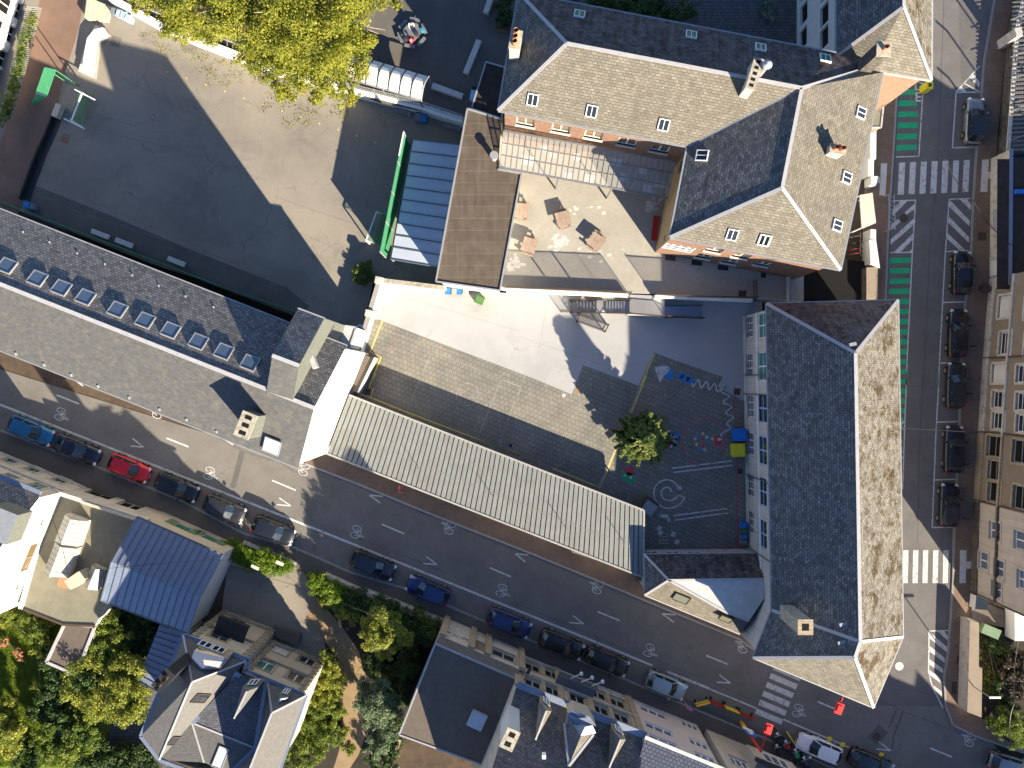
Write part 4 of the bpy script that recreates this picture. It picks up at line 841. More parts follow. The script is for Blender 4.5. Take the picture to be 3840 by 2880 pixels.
# ---- corrugated lean-to along the street wall ----
CT = thing('covered_playground', 'long shelter with a pale ribbed metal roof between the yard and the street pavement', 'shelter')
c0, c1, c2, c3 = pt('P', 1309, 1481, 4.3), pt('P', 2415, 1914, 4.3), pt('P', 2413, 2165, 3.8), pt('P', 1226, 1701, 3.8)
c1b = pt('P', 2370, 2150, 3.8)
dv = (c1 - c0); Ln = dv.length; dn = dv.normalized(); dv2 = (c2 - c3); n = 64; mb = MB()
for i in range(n):
    a, b, cc, dd = c0.lerp(c1, i / n), c0.lerp(c1, (i + .78) / n), c0.lerp(c1, (i + .84) / n), c0.lerp(c1, (i + .94) / n); e5 = c0.lerp(c1, (i + 1) / n)
    A2, B2, C2, D2, E2 = c3.lerp(c2, i / n), c3.lerp(c2, (i + .78) / n), c3.lerp(c2, (i + .84) / n), c3.lerp(c2, (i + .94) / n), c3.lerp(c2, (i + 1) / n)
    z = Vector((0, 0, -.13))
    mb.face([A2, B2, b, a], 'metal_panel'); mb.face([B2, C2 + z, cc + z, b], 'zinc_dark'); mb.face([C2 + z, D2 + z, dd + z, cc + z], 'zinc_dark'); mb.face([D2 + z, E2, e5, dd + z], 'zinc_dark')
mb.build('roof', CT)
bars(CT, 'gutter', [[c0, c1, c2], [c2, c3]], .16, .14, 'kerb_pale', .0); bars(CT, 'seam', [[c0.lerp(c3, .62), c1.lerp(c2, .62)]], .05, .02, 'metal_panel', .0)
mb = MB(); wS0, wS1 = c3 + Vector((.3, .35, 0)), c2 + Vector((-.3, .3, 0)); mb.prism([wS0.xy, wS1.xy, (wS1 + Vector((.1, .25, 0))).xy, (wS0 + Vector((.1, .25, 0))).xy], 0, 3.6, 'pale_stone'); mb.build('wall', CT)
mb = MB()
for i in range(9): q = c0.lerp(c1, .02 + i * .12); mb.tube((q.x + .1, q.y - .3, YZ), (q.x + .1, q.y - .3, 4.15), .08, 'grey_metal')
mb.build('post', CT)
mb = MB(); 
for k, x, y in (('12', 1260, 780), ('12', 1878, 1020), ('22', 470, 1250), ('22', 950, 1365)): q = pt(k, x, y, 4.0); mb.tube(q, q + Vector((0, 0, 1.3)), .025, 'tabledark')
mb.build('roof_stay', CT)

# ---- brown felt building and neighbours at the court ----
BB = thing('flat_roofed_building', 'long building with a brown bitumen roof between the court and the terrace', 'building')
zb = 7.8
c = [pt('10', 1665, 903, zb), pt('10', 1950, 992, zb), pt('10', 1918, 1405, zb), pt('10', 2115, 1440, zb), pt('11', 1935, 862, zb), pt('11', 1405, 787, zb)]
walls(BB, ccw(inset(ccw(c), .25)), YZ - 1.5, zb - .05, 'white_render'); MB().face([p for p in ccw(c)], 'felt_brown').build('roof', BB); bars(BB, 'coping', [[c[1], c[0], c[5], c[4], c[3], c[2]]], .14, .14, 'galv', .05); soffit(BB, c, zb - .06)
mb = MB(); q = pt('10', 1888, 1315, zb); mb.tube(q, q + Vector((0, 0, .9)), .25, 'zinc_white', 10); mb.tube(q + Vector((0, 0, .9)), q + Vector((0, 0, 1.1)), .36, 'galv', 10); mb.build('roof_cowl', BB)
D2_ = thing('flat_roofed_link', 'small dark roofed link building against the west wall of the north school building', 'building')
c = pts('10', 7.2, 1820, 515, 1972, 560, 1950, 985, 1700, 900); MB().prism(c, YZ, 7.2, 'white_wall', 'felt_dark').build('wall', D2_); bars(D2_, 'coping', [c + [c[0]]], .12, .12, 'galv', .04)
PC = thing('polycarbonate_canopy', 'rectangular canopy of white translucent panels beside the green net', 'canopy')
c = [pt('10', 1207, 1155, 4.4), pt('10', 1600, 1200, 4.7), pt('11', 1418, 668, 4.7), pt('11', 1027, 602, 4.4)]
MB().face(c[::-1], 'poly_white').build('panel', PC); mb = MB()
for i in range(11): mb.bar(c[0].lerp(c[3], i / 10) + Vector((0, 0, .04)), c[1].lerp(c[2], i / 10) + Vector((0, 0, .04)), .09, .09, 'zinc_dark')
mb.bar(c[0], c[3], .12, .14, 'black_metal'); mb.build('frame', PC)
mb = MB()
for t in (0.01, .5, .99): q = c[0].lerp(c[3], t); mb.tube((q.x, q.y, YZ), q, .08, 'galv')
mb.build('post', PC)
AC = thing('arched_shelter', 'barrel vaulted white translucent shelter on the upper yard beside the big tree', 'shelter')
q0, q1_, q2_, q3_ = pt('10', 700, 440, UZ + 2.2), pt('10', 1345, 632, UZ + 2.2), pt('10', 1283, 832, UZ + 2.2), pt('10', 640, 640, UZ + 2.2)
mb = MB(); fm = MB(); ns = 8
for j in range(7):
    for i in range(ns):
        def V_(t, s): a = q0.lerp(q1_, t).lerp(q3_.lerp(q2_, t), s); return a + Vector((0, 0, .75 * math.sin(math.pi * s)))
        mb.face([V_(j / 7, (i + 1) / ns), V_((j + 1) / 7, (i + 1) / ns), V_((j + 1) / 7, i / ns), V_(j / 7, i / ns)], 'poly_arch')
        fm.bar(V_(j / 7, i / ns) + Vector((0, 0, .03)), V_(j / 7, (i + 1) / ns) + Vector((0, 0, .03)), .08, .08, 'black_metal')
        if j == 6: fm.bar(V_(1, i / ns), V_(1, (i + 1) / ns), .08, .12, 'zinc_white')
fm.bar(q0, q1_, .1, .1, 'black_metal'); fm.bar(q3_, q2_, .12, .12, 'galv'); mb.build('roof', AC); fm.build('frame', AC); mb = MB()
for q in (q1_, q2_, q0.lerp(q1_, .5), q3_.lerp(q2_, .5), q0, q3_): mb.tube((q.x, q.y, UZ), q, .06, 'galv')
mb.build('post', AC)
# ================= HOUSES ON THE SOUTH SIDE =================
def V2(x, y, z=0): return Vector((x, y, z))
sd_ = Vector((.925, -.38, 0)).normalized(); sn_ = Vector((.38, .925, 0)).normalized()   # along the street, towards it
# far west house with the white gable
S1 = thing('townhouse', 'beige house with a bright white gable wall and dark slate roof at the far west', 'house')
F1 = V2(-39.9, -9.6); F0 = F1 - sd_ * 16; B1 = F1 - sn_ * 11; B0 = F0 - sn_ * 11
bw = {'fr': 'frame_grey', 'bars': (1, 1), 'surround': 'cream_render', 'pane': 'pane_green', 'depth': .2}
fp = ccw([F0, F1, B1, B0]); ef, eg = edge(fp, F0, F1), edge(fp, F1, B1)
walls(S1, fp, 0, 8, 'beige_render', {ef: [('02', x, y, 1.2, 1.9, bw) for x, y in ((60, 862), (295, 938), (-160, 780), (85, 725), (275, 800), (500, 888))], eg: [('B', 108, 855, 1.2, .9, {'fr': 'tan_render', 'pane': 'pane_white', 'depth': .1}), ('B', 262, 925, 2.6, 1.3, {'fr': 'tan_render', 'pane': 'pane_brown', 'depth': .1}), ('B', 15, 1130, 1.6, 1.0, {'fr': 'tan_render', 'pane': 'pane_white', 'depth': .1}), ('B', 378, 615, .6, .5, {'fr': 'tan_render'}), ('B', 158, 1188, .5, .5, {'fr': 'tan_render'})]}, {eg: 'white_render'})
rz = 12.2; R1, R0_ = F1 - sn_ * 5.5 + V2(0, 0, rz), F0 - sn_ * 5.5 + V2(0, 0, rz); u8 = V2(0, 0, 8)
MB().face([F1 + u8, R1, B1 + u8][::-1], 'white_render').build('gable', S1)
roof(S1, [([F0 + u8 + sn_ * .4, F1 + u8 + sn_ * .4, R1, R0_], 'slate_long_north'), ([R0_, R1, B1 + u8 - sn_ * .3, B0 + u8 - sn_ * .3], 'slate_house')]); bars(S1, 'gutter', [[F0 + u8 + sn_ * .45, F1 + u8 + sn_ * .45]], .35, .2, 'zinc_blue')
bars(S1, 'string_course', [[F0 + V2(0, 0, 4.3) + sn_ * .1, F1 + V2(0, 0, 4.3) + sn_ * .1], [F0 + V2(0, 0, .9) + sn_ * .08, F1 + V2(0, 0, .9) + sn_ * .08]], .25, .2, 'pale_stone')
MB().box(pt('02', 60, 1240, 10), (2.2, 2.6, 2.2), 'slate_clad', R(-22), 'zinc').build('dormer', S1)
# one storey house with balustrade and lanterns
S2 = thing('flat_roofed_house', 'single storey house with an olive flat roof carrying glazed lanterns, beside the white gable', 'house')
z = 4.2; c = [pt('P', 205, 1838, z), pt('P', 560, 1952, z), pt('P', 357, 2347, z), pt('P', 240, 2342, z), pt('P', 81, 2280, z)]
fp = ccw([V2(p.x, p.y) for p in c]); ef = edge(fp, c[0], c[1])
walls(S2, fp, 0, z, 'beige_render', {ef: [('02', 845, 1000, 2.4, 2.4, {'fr': 'tan_render', 'pane': 'tan_render', 'depth': .25}), ('02', 1085, 1092, 2.0, 2.2, {'fr': 'beige_render', 'pane': 'pane_dark', 'depth': .25})]})
MB().face(ccw([V2(p.x, p.y, z) for p in c]), 'felt_green').build('roof', S2)
bars(S2, 'parapet', [[c[0] + V2(0, 0, .25), c[1] + V2(0, 0, .25)]], .35, .7, 'pale_stone'); bars(S2, 'coping', [[c[4], c[3], c[2]]], .2, .2, 'tabledark', .02)
mb = MB()
for i in range(40):
    q = c[0].lerp(c[1], .35 + .62 * i / 40); mb.box(q + V2(0, 0, .75) - sn_ * .05, (.1, .1, .4), 'cream_render', 0)
mb.bar(c[0].lerp(c[1], .35) + V2(0, 0, 1), c[1] + V2(0, 0, 1), .22, .1, 'cream_render'); mb.build('balustrade', S2)
def lantern(pz, base, r, h=.9, hr=1.5):
    b = [pt('B', *q, pz + h) for q in base]; rr = [pt('B', *q, pz + hr) for q in r]
    mb = MB(); mb.face([b[0], b[3], rr[1], rr[0]], 'glass_roof_pale'); mb.face([rr[0], rr[1], b[2], b[1]], 'glass_roof_pale'); mb.face([b[0], rr[0], b[1]], 'glass_roof_pale'); mb.face([b[3], b[2], rr[1]], 'glass_roof_pale')
    o = mb.build('roof_lantern', S2)
    mb = MB(); mb.prism([q.xy for q in b], pz, pz + h - .02, 'pale_stone', 'pane_brown'); mb.build('upstand', o); mb = MB()
    for i in range(7):
        t = i / 6; m_ = rr[0].lerp(rr[1], t); mb.bar(b[0].lerp(b[3], t), m_, .04, .05, 'grey_metal'); mb.bar(b[1].lerp(b[2], t), m_, .04, .05, 'grey_metal')
    mb.bar(rr[0], rr[1], .12, .08, 'plain_white'); mb.build('glazing_bar', o)
lantern(4.2, ((580, 540), (770, 605), (690, 830), (485, 780)), ((635, 590), (550, 812)))
lantern(4.2, ((490, 790), (680, 850), (600, 1110), (390, 1050)), ((545, 836), (445, 1100)))
lantern(4.2, ((820, 990), (935, 1040), (870, 1215), (750, 1170)), ((858, 1030), (785, 1207)), .7, 1.2)
mb = MB(); mb.box(pt('B', 705, 1110, 5.0), (1.6, .9, 1.6), 'cream_render', R(35), 'cream_render'); mb.box(pt('B', 585, 1135, 4.6), (.95, .95, .8), 'terracotta', R(-15)); mb.build('roof_hut', S2)
bars(S2, 'coping_rail', [[c[0], c[4]]], .3, .3, 'plain_white', .15)
SX_ = thing('garage', 'small brown flat roofed garage block projecting into the garden behind the olive roof', 'garage')
c = pts('P', 3.4, 244, 2338, 357, 2349, 287, 2530, 176, 2482); MB().prism(c, 0, 3.4, 'beige_render', 'felt_grey').build('wall', SX_); bars(SX_, 'coping', [c + [c[0]]], .25, .14, 'zinc_white', .06)
# blue metal roof
S3 = thing('metal_roofed_building', 'building with a blue grey standing seam metal roof and green shutters facing the street', 'building')
z = 5.2; a0, a1, a2, a3 = pt('P', 515, 1938, z), pt('P', 836, 2080, z), pt('P', 705, 2376, z), pt('P', 380, 2252, z); r0, r1 = pt('P', 420, 2098, 6.9), pt('P', 762, 2224, 6.9)
r0 = a0.lerp(a3, .5); r0.z = 6.6; r1 = a1.lerp(a2, .5); r1.z = 6.6
roof(S3, [([a0, a1, r1, r0], 'zinc_seam'), ([r0, r1, a2, a3], 'zinc_blue')])
mb = MB()
for i in range(14):
    t = i / 13; u = V2(0, 0, .04); mb.bar(a0.lerp(a1, t) + u, r0.lerp(r1, t) + u, .05, .09, 'zinc_dark'); mb.bar(r0.lerp(r1, t) + u, a3.lerp(a2, t) + u, .05, .09, 'zinc_dark')
mb.build('standing_seam', S3); [bars(S3, 'gutter', [l_], .16, .12, 'zinc_dark', -.03) for l_ in ([a0, a1], [a3, a2])]; [bars(S3, 'verge', [l_], .14, .1, 'zinc_blue', .02) for l_ in ([a0, r0, a3], [a1, r1, a2])]
fp = ccw([V2(p.x, p.y) for p in inset(ccw([a0, a1, a2, a3]), .2)]); ef = edge(fp, a0, a1)
gs = {'fr': 'frame_grey', 'bars': (0, 0), 'pane': 'pane_green', 'depth': .12, 'shut': 'green_shutter'}
walls(S3, fp, 0, z - .1, 'cream_render', {ef: [('02', 1520, 1275, 1.5, 1.5, gs), ('02', 1745, 1365, 1.5, 1.5, gs)]}, {edge(fp, a1, a2): 'white_wall'})
ge = [p for p in fp]; i = edge(fp, a1, a2); m_ = (ge[i] + ge[(i + 1) % 4]) / 2; MB().face([V2(ge[i].x, ge[i].y, z - .1), V2(ge[(i + 1) % 4].x, ge[(i + 1) % 4].y, z - .1), V2(m_.x, m_.y, 6.5)][::-1], 'white_wall').build('gable', S3)
S3b = thing('metal_roofed_wing', 'lower wing with a blue grey seamed metal roof running into the garden beside the villa', 'building')
c = [pt('V', 262, 245, 3.8), pt('V', 545, 325, 3.8), pt('V', 240, 905, 3.3), pt('V', 45, 795, 3.3)]
MB().prism([q.xy for q in c], 0, 3.2, 'beige_render').build('wall', S3b); MB().face([q + V2(0, 0, .05) for q in c][::-1], 'zinc_seam').build('roof', S3b)
mb = MB()
for i in range(11): mb.bar(c[0].lerp(c[3], i / 10) + V2(0, 0, .1), c[1].lerp(c[2], i / 10) + V2(0, 0, .1), .05, .08, 'zinc_dark')
mb.build('standing_seam', S3b)
# villa
S4 = thing('villa', 'stone fronted villa with twin hipped slate roofs, dormers and a black balcony canopy', 'villa')
z = 9.4; Vp = lambda x, y, zz=z: pt('V', x, y, zz)
w0, w1, w2, w3, w4, w5, w6, w7 = Vp(495, 345), Vp(1145, 590), Vp(1110, 695), Vp(1705, 945), Vp(1430, 1720), Vp(640, 1720), Vp(257, 1580), Vp(75, 1345)
K1, K2 = Vp(582, 810, 12.6), Vp(1370, 1115, 12.6); e_, s_, hC, nC = slope(K1, Vp(1105, 605), w6)
c1, c2, c3 = hC('V', 915, 880), hC('V', 580, 1210), Vp(700, 1605, 9.5); m1 = Vp(1215, 1465, c2.z); x1 = Vp(1045, 715); x2 = Vp(1325, 812)
roof(S4, [([w0, Vp(1105, 605), K1], 'slate_new'), ([w0, K1, w6, w7], 'slate_new'), ([K1, Vp(1105, 605), c1], 'slate_new'), ([K1, c1, c2], 'slate_new'), ([K1, c2, w6], 'slate_new'), ([c2, c3, w6], 'slate_new'),
          ([c1, Vp(1105, 605), x1], 'slate_new_dark'), ([c2, c1, x1], 'slate_new_dark'), ([c2, x1, x2, m1], 'slate_new_dark'), ([c2, m1, Vp(960, 1720), c3], 'slate_new'), ([x2, w3, K2], 'slate_new'),
          ([K2, w3, w4, Vp(1130, 1720, 12.6)], 'slate_new'), ([x2, K2, Vp(1130, 1720, 12.6), m1], 'slate_new_dark'), ([m1, Vp(1130, 1720, 12.6), Vp(960, 1720)], 'slate_new_dark')])
bars(S4, 'ridge_cap', [[w0, K1], [K1, w6], [K1, Vp(1105, 605)], [c2, m1], [x2, K2], [K2, w3], [K2, Vp(1130, 1720, 12.6)], [c2, c3]], .14, .06, 'zinc_white', .04)
bars(S4, 'gutter', [[w7, w0, w1, w2, w3, w4], [w7, w6, w5]], .3, .16, 'zinc_blue', .0); bars(S4, 'valley', [[x1, c1, c2], [m1, x2], [m1, Vp(960, 1720)]], .5, .03, 'zinc_blue', .08)
fp = ccw([V2(p.x, p.y) for p in inset(ccw([w0, w1, w2, w3, w4, w5, w6, w7]), .3)])
vw = {'fr': FW, 'bars': (1, 0), 'surround': 'yellow_stone', 'depth': .2}; vg = dict(vw); vg.update({'fr': 'frame_grey', 'bars': (1, 1)}); vp = dict(vw); vp['pane'] = 'pane_green'; vb = dict(vw); vb['pane'] = 'pane_brown'
e1, e2 = edge(fp, w0, w1), edge(fp, w2, w3)
walls(S4, fp, 0, z - .1, 'cream_render', {e1: [('V', 868, 345, 1.6, 2.3, vg), ('V', 1002, 400, 1.6, 2.3, vg), ('V', 1040, 195, 1.4, 1.9, vw), ('V', 1155, 250, 1.4, 1.9, vw)], e2: [('V', 1305, 645, 1.5, 2.1, vp), ('V', 1605, 758, 1.5, 2.1, vb), ('V', 1445, 490, 1.7, 1.9, {'fr': FW, 'pane': 'pane_white', 'surround': 'yellow_stone'}), ('V', 1718, 592, 1.5, 2.1, vw)]}, {edge(fp, w3, w4): 'beige_render'})
mb = MB()
for (a, b) in ((fp[e1], fp[(e1 + 1) % 8]), (fp[e2], fp[(e2 + 1) % 8])):
    n_ = Vector(((b - a).y, -(b - a).x, 0)).normalized(); e_ = (b - a).normalized()
    for zz in (1.0, 5.1, 9.0): mb.bar(a + n_ * .08 + V2(0, 0, zz), b + n_ * .08 + V2(0, 0, zz), .25, .18, 'yellow_stone')
    for q in (a + e_ * .3, b - e_ * .3):
        for i in range(20): mb.box(q + n_ * .05 + V2(0, 0, .3 + i * .45), (.6 if i % 2 else .35, .14, .32), 'yellow_stone', math.atan2(e_.y, e_.x))
mb.build('stone_trim', S4)
a, b = fp[e1], fp[(e1 + 1) % 8]; n_ = Vector(((b - a).y, -(b - a).x, 0)).normalized(); e_ = (b - a).normalized()
u0, zz = wallpos(a, b, 'V', 845, 270); u1, z1_ = wallpos(a, b, 'V', 1140, 375); mb = MB(); mb.box(a + e_ * (u0 + u1) / 2 + n_ * .75 + V2(0, 0, 5.9), (u1 - u0, 1.5, .12), 'black_metal', math.atan2(e_.y, e_.x)); mb.box(a + e_ * (u0 + u1) / 2 + n_ * 1.45 + V2(0, 0, 5.65), (u1 - u0, .08, .5), 'black_metal', math.atan2(e_.y, e_.x)); mb.build('balcony', S4)
def dormer(par, fl, fr, bk, zf, zrd, k, side='slate_new', top='slate_new', front='cream_render', fw=None, cheek='slate_clad'):
    """gabled dormer: fl/fr readings of the front eaves, bk reading where the ridge meets the roof"""
    a, b, c = pt(k, *fl, zf), pt(k, *fr, zf), pt(k, *bk, zrd); m = (a + b) / 2; m.z = zrd
    mb = MB(); mb.face([a, m, c][::-1], side); mb.face([b, c, m][::-1], top); o = mb.build('dormer', par)
    mb = MB(); d = V2(0, 0, -2.2); mb.face([a + d, b + d, b, m, a], front); mb.face([a, c, c + d * 1.5, a + d], cheek); mb.face([b, b + d, c + d * 1.5, c], cheek); mb.build('dormer_wall', o)
    mb = MB(); mb.bar(m, c, .12, .06, 'zinc_white'); mb.build('ridge_cap', o)
    if fw:
        e = (b - a).normalized(); n = Vector((e.y, -e.x, 0))
        if n.y < 0: n = -n
        w_ = (b - a).length
        if e.dot(V2(1, 0, 0)) > 0: st = b - e * w_ * .22; e2_ = -e
        else: st = a + e * w_ * .22; e2_ = e
        window(o, st + V2(0, 0, -1.5) + n * .1, e2_, n, w_ * .56, 1.2, FW, 'pane_dark', (fw, 0), .02)
    return o
mb = MB(); A4 = [Vp(600, 500, 11.2), Vp(930, 580, 11.2), Vp(850, 680, 11.6), Vp(665, 682, 11.6), Vp(575, 575, 11.4)]
mb.face(A4, 'zinc_blue'); mb.face([Vp(690, 590, 11.75), Vp(700, 640, 11.75), Vp(845, 670, 11.75), Vp(880, 610, 11.75)], 'lead_white'); o = mb.build('dormer', S4)
f0, f1 = Vp(640, 468, 11.1), Vp(925, 575, 11.1); ev = (f1 - f0).normalized(); nv = V2(-ev.y, ev.x) if -ev.y * 0 + ev.x > 0 else V2(ev.y, -ev.x)
mb = MB(); d = V2(0, 0, -1.9); mb.face([f0, f0 + d, f1 + d, f1][::-1], 'yellow_stone'); mb.face([f0, A4[4], A4[4] + d, f0 + d], 'cream_render'); mb.face([f1, A4[2], A4[2] + d, f1 + d], 'cream_render'); mb.face([f0, f1, A4[1], A4[0]], 'yellow_stone'); mb.build('dormer_wall', o)
for t in (.32, .78): window(o, f0.lerp(f1, t) + V2(0, 0, -1.5) + nv * .05, -ev, nv, 1.05, 1.2, FW, 'pane_dark', (1, 0), .0)
dormer(S4, (1075, 865), (1235, 860), (995, 1172), 11.9, 12.8, 'V', 'slate_new_dark', 'slate_new', 'slate_clad', 1)
dormer(S4, (1430, 935), (1530, 965), (1415, 1030), 10.9, 11.4, 'V', 'zinc_blue', 'lead_white', 'slate_clad', 1)
chimney(S4, Vp(300, 790, 14.6), 1.7, .8, 9.2, 14.6, R(48), 'black_metal', pots=2, cap='black_metal', potmat='tabledark')
e_, s_, h_, n_ = slope(K1, Vp(1105, 605), w6)
for x, y in ((662, 965), (430, 1385)): rooflight(S4, h_('V', x, y), s_, -e_, 1.6, .95, 'tabledark', 'pane_dark', .12, 0)
e_, s_, h_, n_ = slope(w0, K1, w6); rooflight(S4, h_('V', 345, 945), e_, s_, 2.2, 1.2, 'galv', 'pane_sky', .1, 0)
e_, s_, h_, n_ = slope(c2, m1, c3); rooflight(S4, h_('V', 862, 1555), e_, s_, .9, 1.8, 'galv', 'pane_white', .12, 0)
FT = thing('entrance_terrace', 'low grey stone terrace with steps before the villa front', 'terrace')
MB().prism(pts('V', .5, 1385, 260, 1655, 340, 1620, 440, 1360, 360), 0, .5, 'pavement_dark').build('terrace_slab', FT)
# brown flat roof building
S5 = thing('flat_roofed_building', 'building with a large brown flat roof and one white rooflight beside the south street', 'building')
z = 7.2; c = [pt('13', 1400, 628, z), pt('13', 2082, 925, z), pt('13', 1782, 1630, z), pt('13', 1100, 1382, z)]; u = [pt('13', 1430, 560, 6.0), pt('13', 2100, 845, 6.0)]
MB().face(ccw(c), 'felt_grey').build('roof', S5); MB().face([c[0], c[1], u[1], u[0]][::-1], 'slate_new').build('front_slope', S5)
fp = ccw([V2(p.x, p.y) for p in (u[0], u[1], c[2], c[3])]); ef = edge(fp, u[0], u[1])
dw = {'fr': 'frame_grey', 'bars': (1, 0), 'pane': 'pane_dark'}; ys = dict(dw); ys['surround'] = 'yellow_stone'
walls(S5, fp, 0, 5.95, 'pale_stone', {ef: [('13', 1500, 530, .7, .5, dw), ('13', 1570, 558, .7, .5, dw), ('13', 1645, 588, .7, .5, dw), ('13', 1755, 640, 1.3, 2.6, {'fr': 'tan_render', 'pane': 'tan_render'}), ('13', 1965, 725, 2.2, 1.9, ys)]})
mb = MB()
for i in range(4):
    a, b = c[i], c[(i + 1) % 4]; mb.bar(V2(a.x, a.y, 7.2), V2(b.x, b.y, 7.2), .14, .14, 'galv')
mb.build('coping', S5); MB().face([V2(fp[(ef + 1) % 4].x, fp[(ef + 1) % 4].y, 5.9)] * 1 + [c[3], u[0]], 'pale_stone').build('gable', S5)
mb = MB()
for i in (1, 2, 3):
    a, b = (c[i], c[(i + 1) % 4]); mb.face([(a.x, a.y, 5.9), (b.x, b.y, 5.9), b, a], 'pale_stone')
mb.build('upper_wall', S5)
MB().box(pt('13', 1745, 1262, 7.5), (1.35, 1.35, .5), 'zinc_white', R(-25), 'poly_white').build('roof_light', S5)
mb = MB()
for x, y in ((1468, 440), (1700, 535), (1830, 590), (2108, 700)): 
    a, zz = wallpos(u[0], u[1], '13', x + 5, y + 60); q = V2(*u[0].xy) + (V2(*u[1].xy) - V2(*u[0].xy)).normalized() * a + sn_ * .08; mb.box(q + V2(0, 0, 3), (.55, .3, 5.8), 'yellow_stone', R(-22.5))
mb.build('pilaster', S5)
# yellow quoined house
S6 = thing('townhouse', 'wide cream townhouse with yellow stone window frames, balcony with three flagpoles and dormers', 'house')
z = 9.4; Hp = lambda x, y, zz=z: pt('H', x, y, zz)
g0, g1 = Hp(292, 600), Hp(1935, 1255); hd = (g1 - g0).normalized(); hn = V2(-hd.y, hd.x); bk = 11.0
fp = ccw([V2(*g0.xy), V2(*g1.xy), V2(*(g1 - hn * bk).xy), V2(*(g0 - hn * bk).xy)]); ef = edge(fp, g0, g1)
yw = {'fr': 'frame_grey', 'bars': (1, 0), 'pane': 'pane_dark', 'surround': 'yellow_stone', 'depth': .25}
walls(S6, [p for p in fp], 0, z - .05, 'cream_render', {ef: [('H', x, y, 1.5, 2.2, yw) for x, y in ((505, 345), (755, 437), (1345, 695), (1590, 800), (510, 555), (770, 650), (1380, 890), (1640, 992), (1075, 745))] + [('H', 990, 395, 1.0, 2.0, yw)]}, {edge(fp, V2(*g0.xy), V2(*(g0 - hn * bk).xy)): 'beige_render'})
rd0, rd1 = g0 - hn * 5.8, g1 - hn * 5.8; rd0.z = rd1.z = 14.5; u0 = g0 + hn * .1; u1 = g1 + hn * .1
roof(S6, [([u0, u1, rd1, rd0], 'slate_house'), ([rd0, rd1, V2(*(g1 - hn * bk).xy, z), V2(*(g0 - hn * bk).xy, z)], 'slate_house')])
MB().face([V2(*g0.xy, z - .05), rd0, V2(*(g0 - hn * bk).xy, z - .05)], 'beige_render').build('gable', S6)
mb = MB(); mb.bar(g0 + hn * .25, g0.lerp(g1, .47) + hn * .25, .55, .25, 'zinc_blue'); mb.build('gutter', S6); mb = MB(); mb.bar(g0.lerp(g1, .56) + hn * .25, g1 + hn * .25, .55, .25, 'zinc_blue'); mb.build('gutter', S6)
mb = MB()
for t, w_ in ((.012, .55), (.36, .6), (.985, .6), (.60, .55)):
    q = V2(*g0.lerp(g1, t).xy) + hn * .06; mb.box(q + V2(0, 0, 4.6), (w_, .2, 9.0), 'yellow_stone', math.atan2(hd.y, hd.x))
for zz in (.9, 5.2): mb.bar(V2(*g0.xy, zz) + hn * .08, V2(*g1.xy, zz) + hn * .08, .22, .18, 'pale_stone')
mb.build('stone_trim', S6)
qb = V2(*g0.lerp(g1, .475).xy) + hn * .65; mb = MB(); mb.box(qb + V2(0, 0, 4.9), (3.6, 1.2, .2), 'zinc_dark', math.atan2(hd.y, hd.x)); o = mb.build('balcony', S6)
mb = MB(); 
for i in range(25): q = qb + hd * (-1.75 + i * .146) + hn * .55; mb.bar(q + V2(0, 0, 5), q + V2(0, 0, 5.95), .03, .03, 'grey_metal')
mb.bar(qb - hd * 1.8 + hn * .55 + V2(0, 0, 5.95), qb + hd * 1.8 + hn * .55 + V2(0, 0, 5.95), .06, .06, 'grey_metal'); mb.build('railing', o)
for (x0, y0, x1, y1) in ((990, 490, 1125, 432), (1125, 535, 1262, 482), (1255, 590, 1395, 532)):
    mb = MB(); a, b = Hp(x0, y0, 5.4), Hp(x1, y1, 6.2); mb.tube(a, b, .045, 'plain_white', 6); mb.tube(b - V2(0, 0, .12), b + V2(0, 0, .12), .15, 'plain_white', 8); mb.build('flagpole', S6)
# centre wall dormer
mb = MB(); mb.prism([q.xy for q in (Hp(1030, 900, 11.5), Hp(1230, 975, 11.5), Hp(1310, 1095, 11.5), Hp(945, 930, 11.5))], 9.3, 11.6, 'cream_render', 'zinc_blue')
o = mb.build('dormer', S6); window(o, Hp(1165, 965, 9.7) + hn * .22, -hd, hn, 1.0, 1.3, 'frame_grey', 'pane_dark', (1, 0), .0, surround='yellow_stone')
mb = MB(); mb.face([Hp(945, 960, 11.7), Hp(1115, 1230, 12.6), Hp(965, 1600, 12.4)], 'slate_new_dark'); mb.face([Hp(1115, 1230, 12.6), Hp(1290, 1190, 11.6), Hp(965, 1600, 12.4)], 'slate_lichen'); mb.face([Hp(905, 1060, 11.2), Hp(975, 1080, 11.8), Hp(1115, 1225, 12.62), Hp(1265, 1090, 11.9), Hp(1010, 965, 11.75), Hp(945, 930, 11.7)], 'zinc_blue')  # west slope darker, sunlit east slope paler: light put into the slates
mb.face([Hp(1170, 1110, 12.9), Hp(1265, 1090, 12.7), Hp(1310, 1190, 12.2), Hp(1115, 1225, 12.7)], 'lead_white'); mb.build('dormer_roof', o)
bars(o, 'ridge_cap', [[Hp(905, 1060, 11.4), Hp(965, 1610, 12.5)], [Hp(1280, 1205, 11.8), Hp(965, 1610, 12.5)]], .2, .06, 'zinc_white')
for fl, fr, bk_ in (((600, 790), (745, 905), (540, 1275)), ((1525, 1150), (1690, 1270), (1480, 1630))): dormer(S6, fl, fr, bk_, 11.3, 12.2, 'H', 'slate_new_dark', 'slate_lichen', 'yellow_stone', 1)  # shade side in dark slate, sun side in pale slate, to paint the light
chimney(S6, Hp(212, 1262, 15.6), 1.5, .95, 11, 15.6, R(65), 'white_wall', (2, 1))
MB().box(Hp(645, 1475, 13.3), (.3, .3, .6), 'plain_white').build('roof_vent', S6)
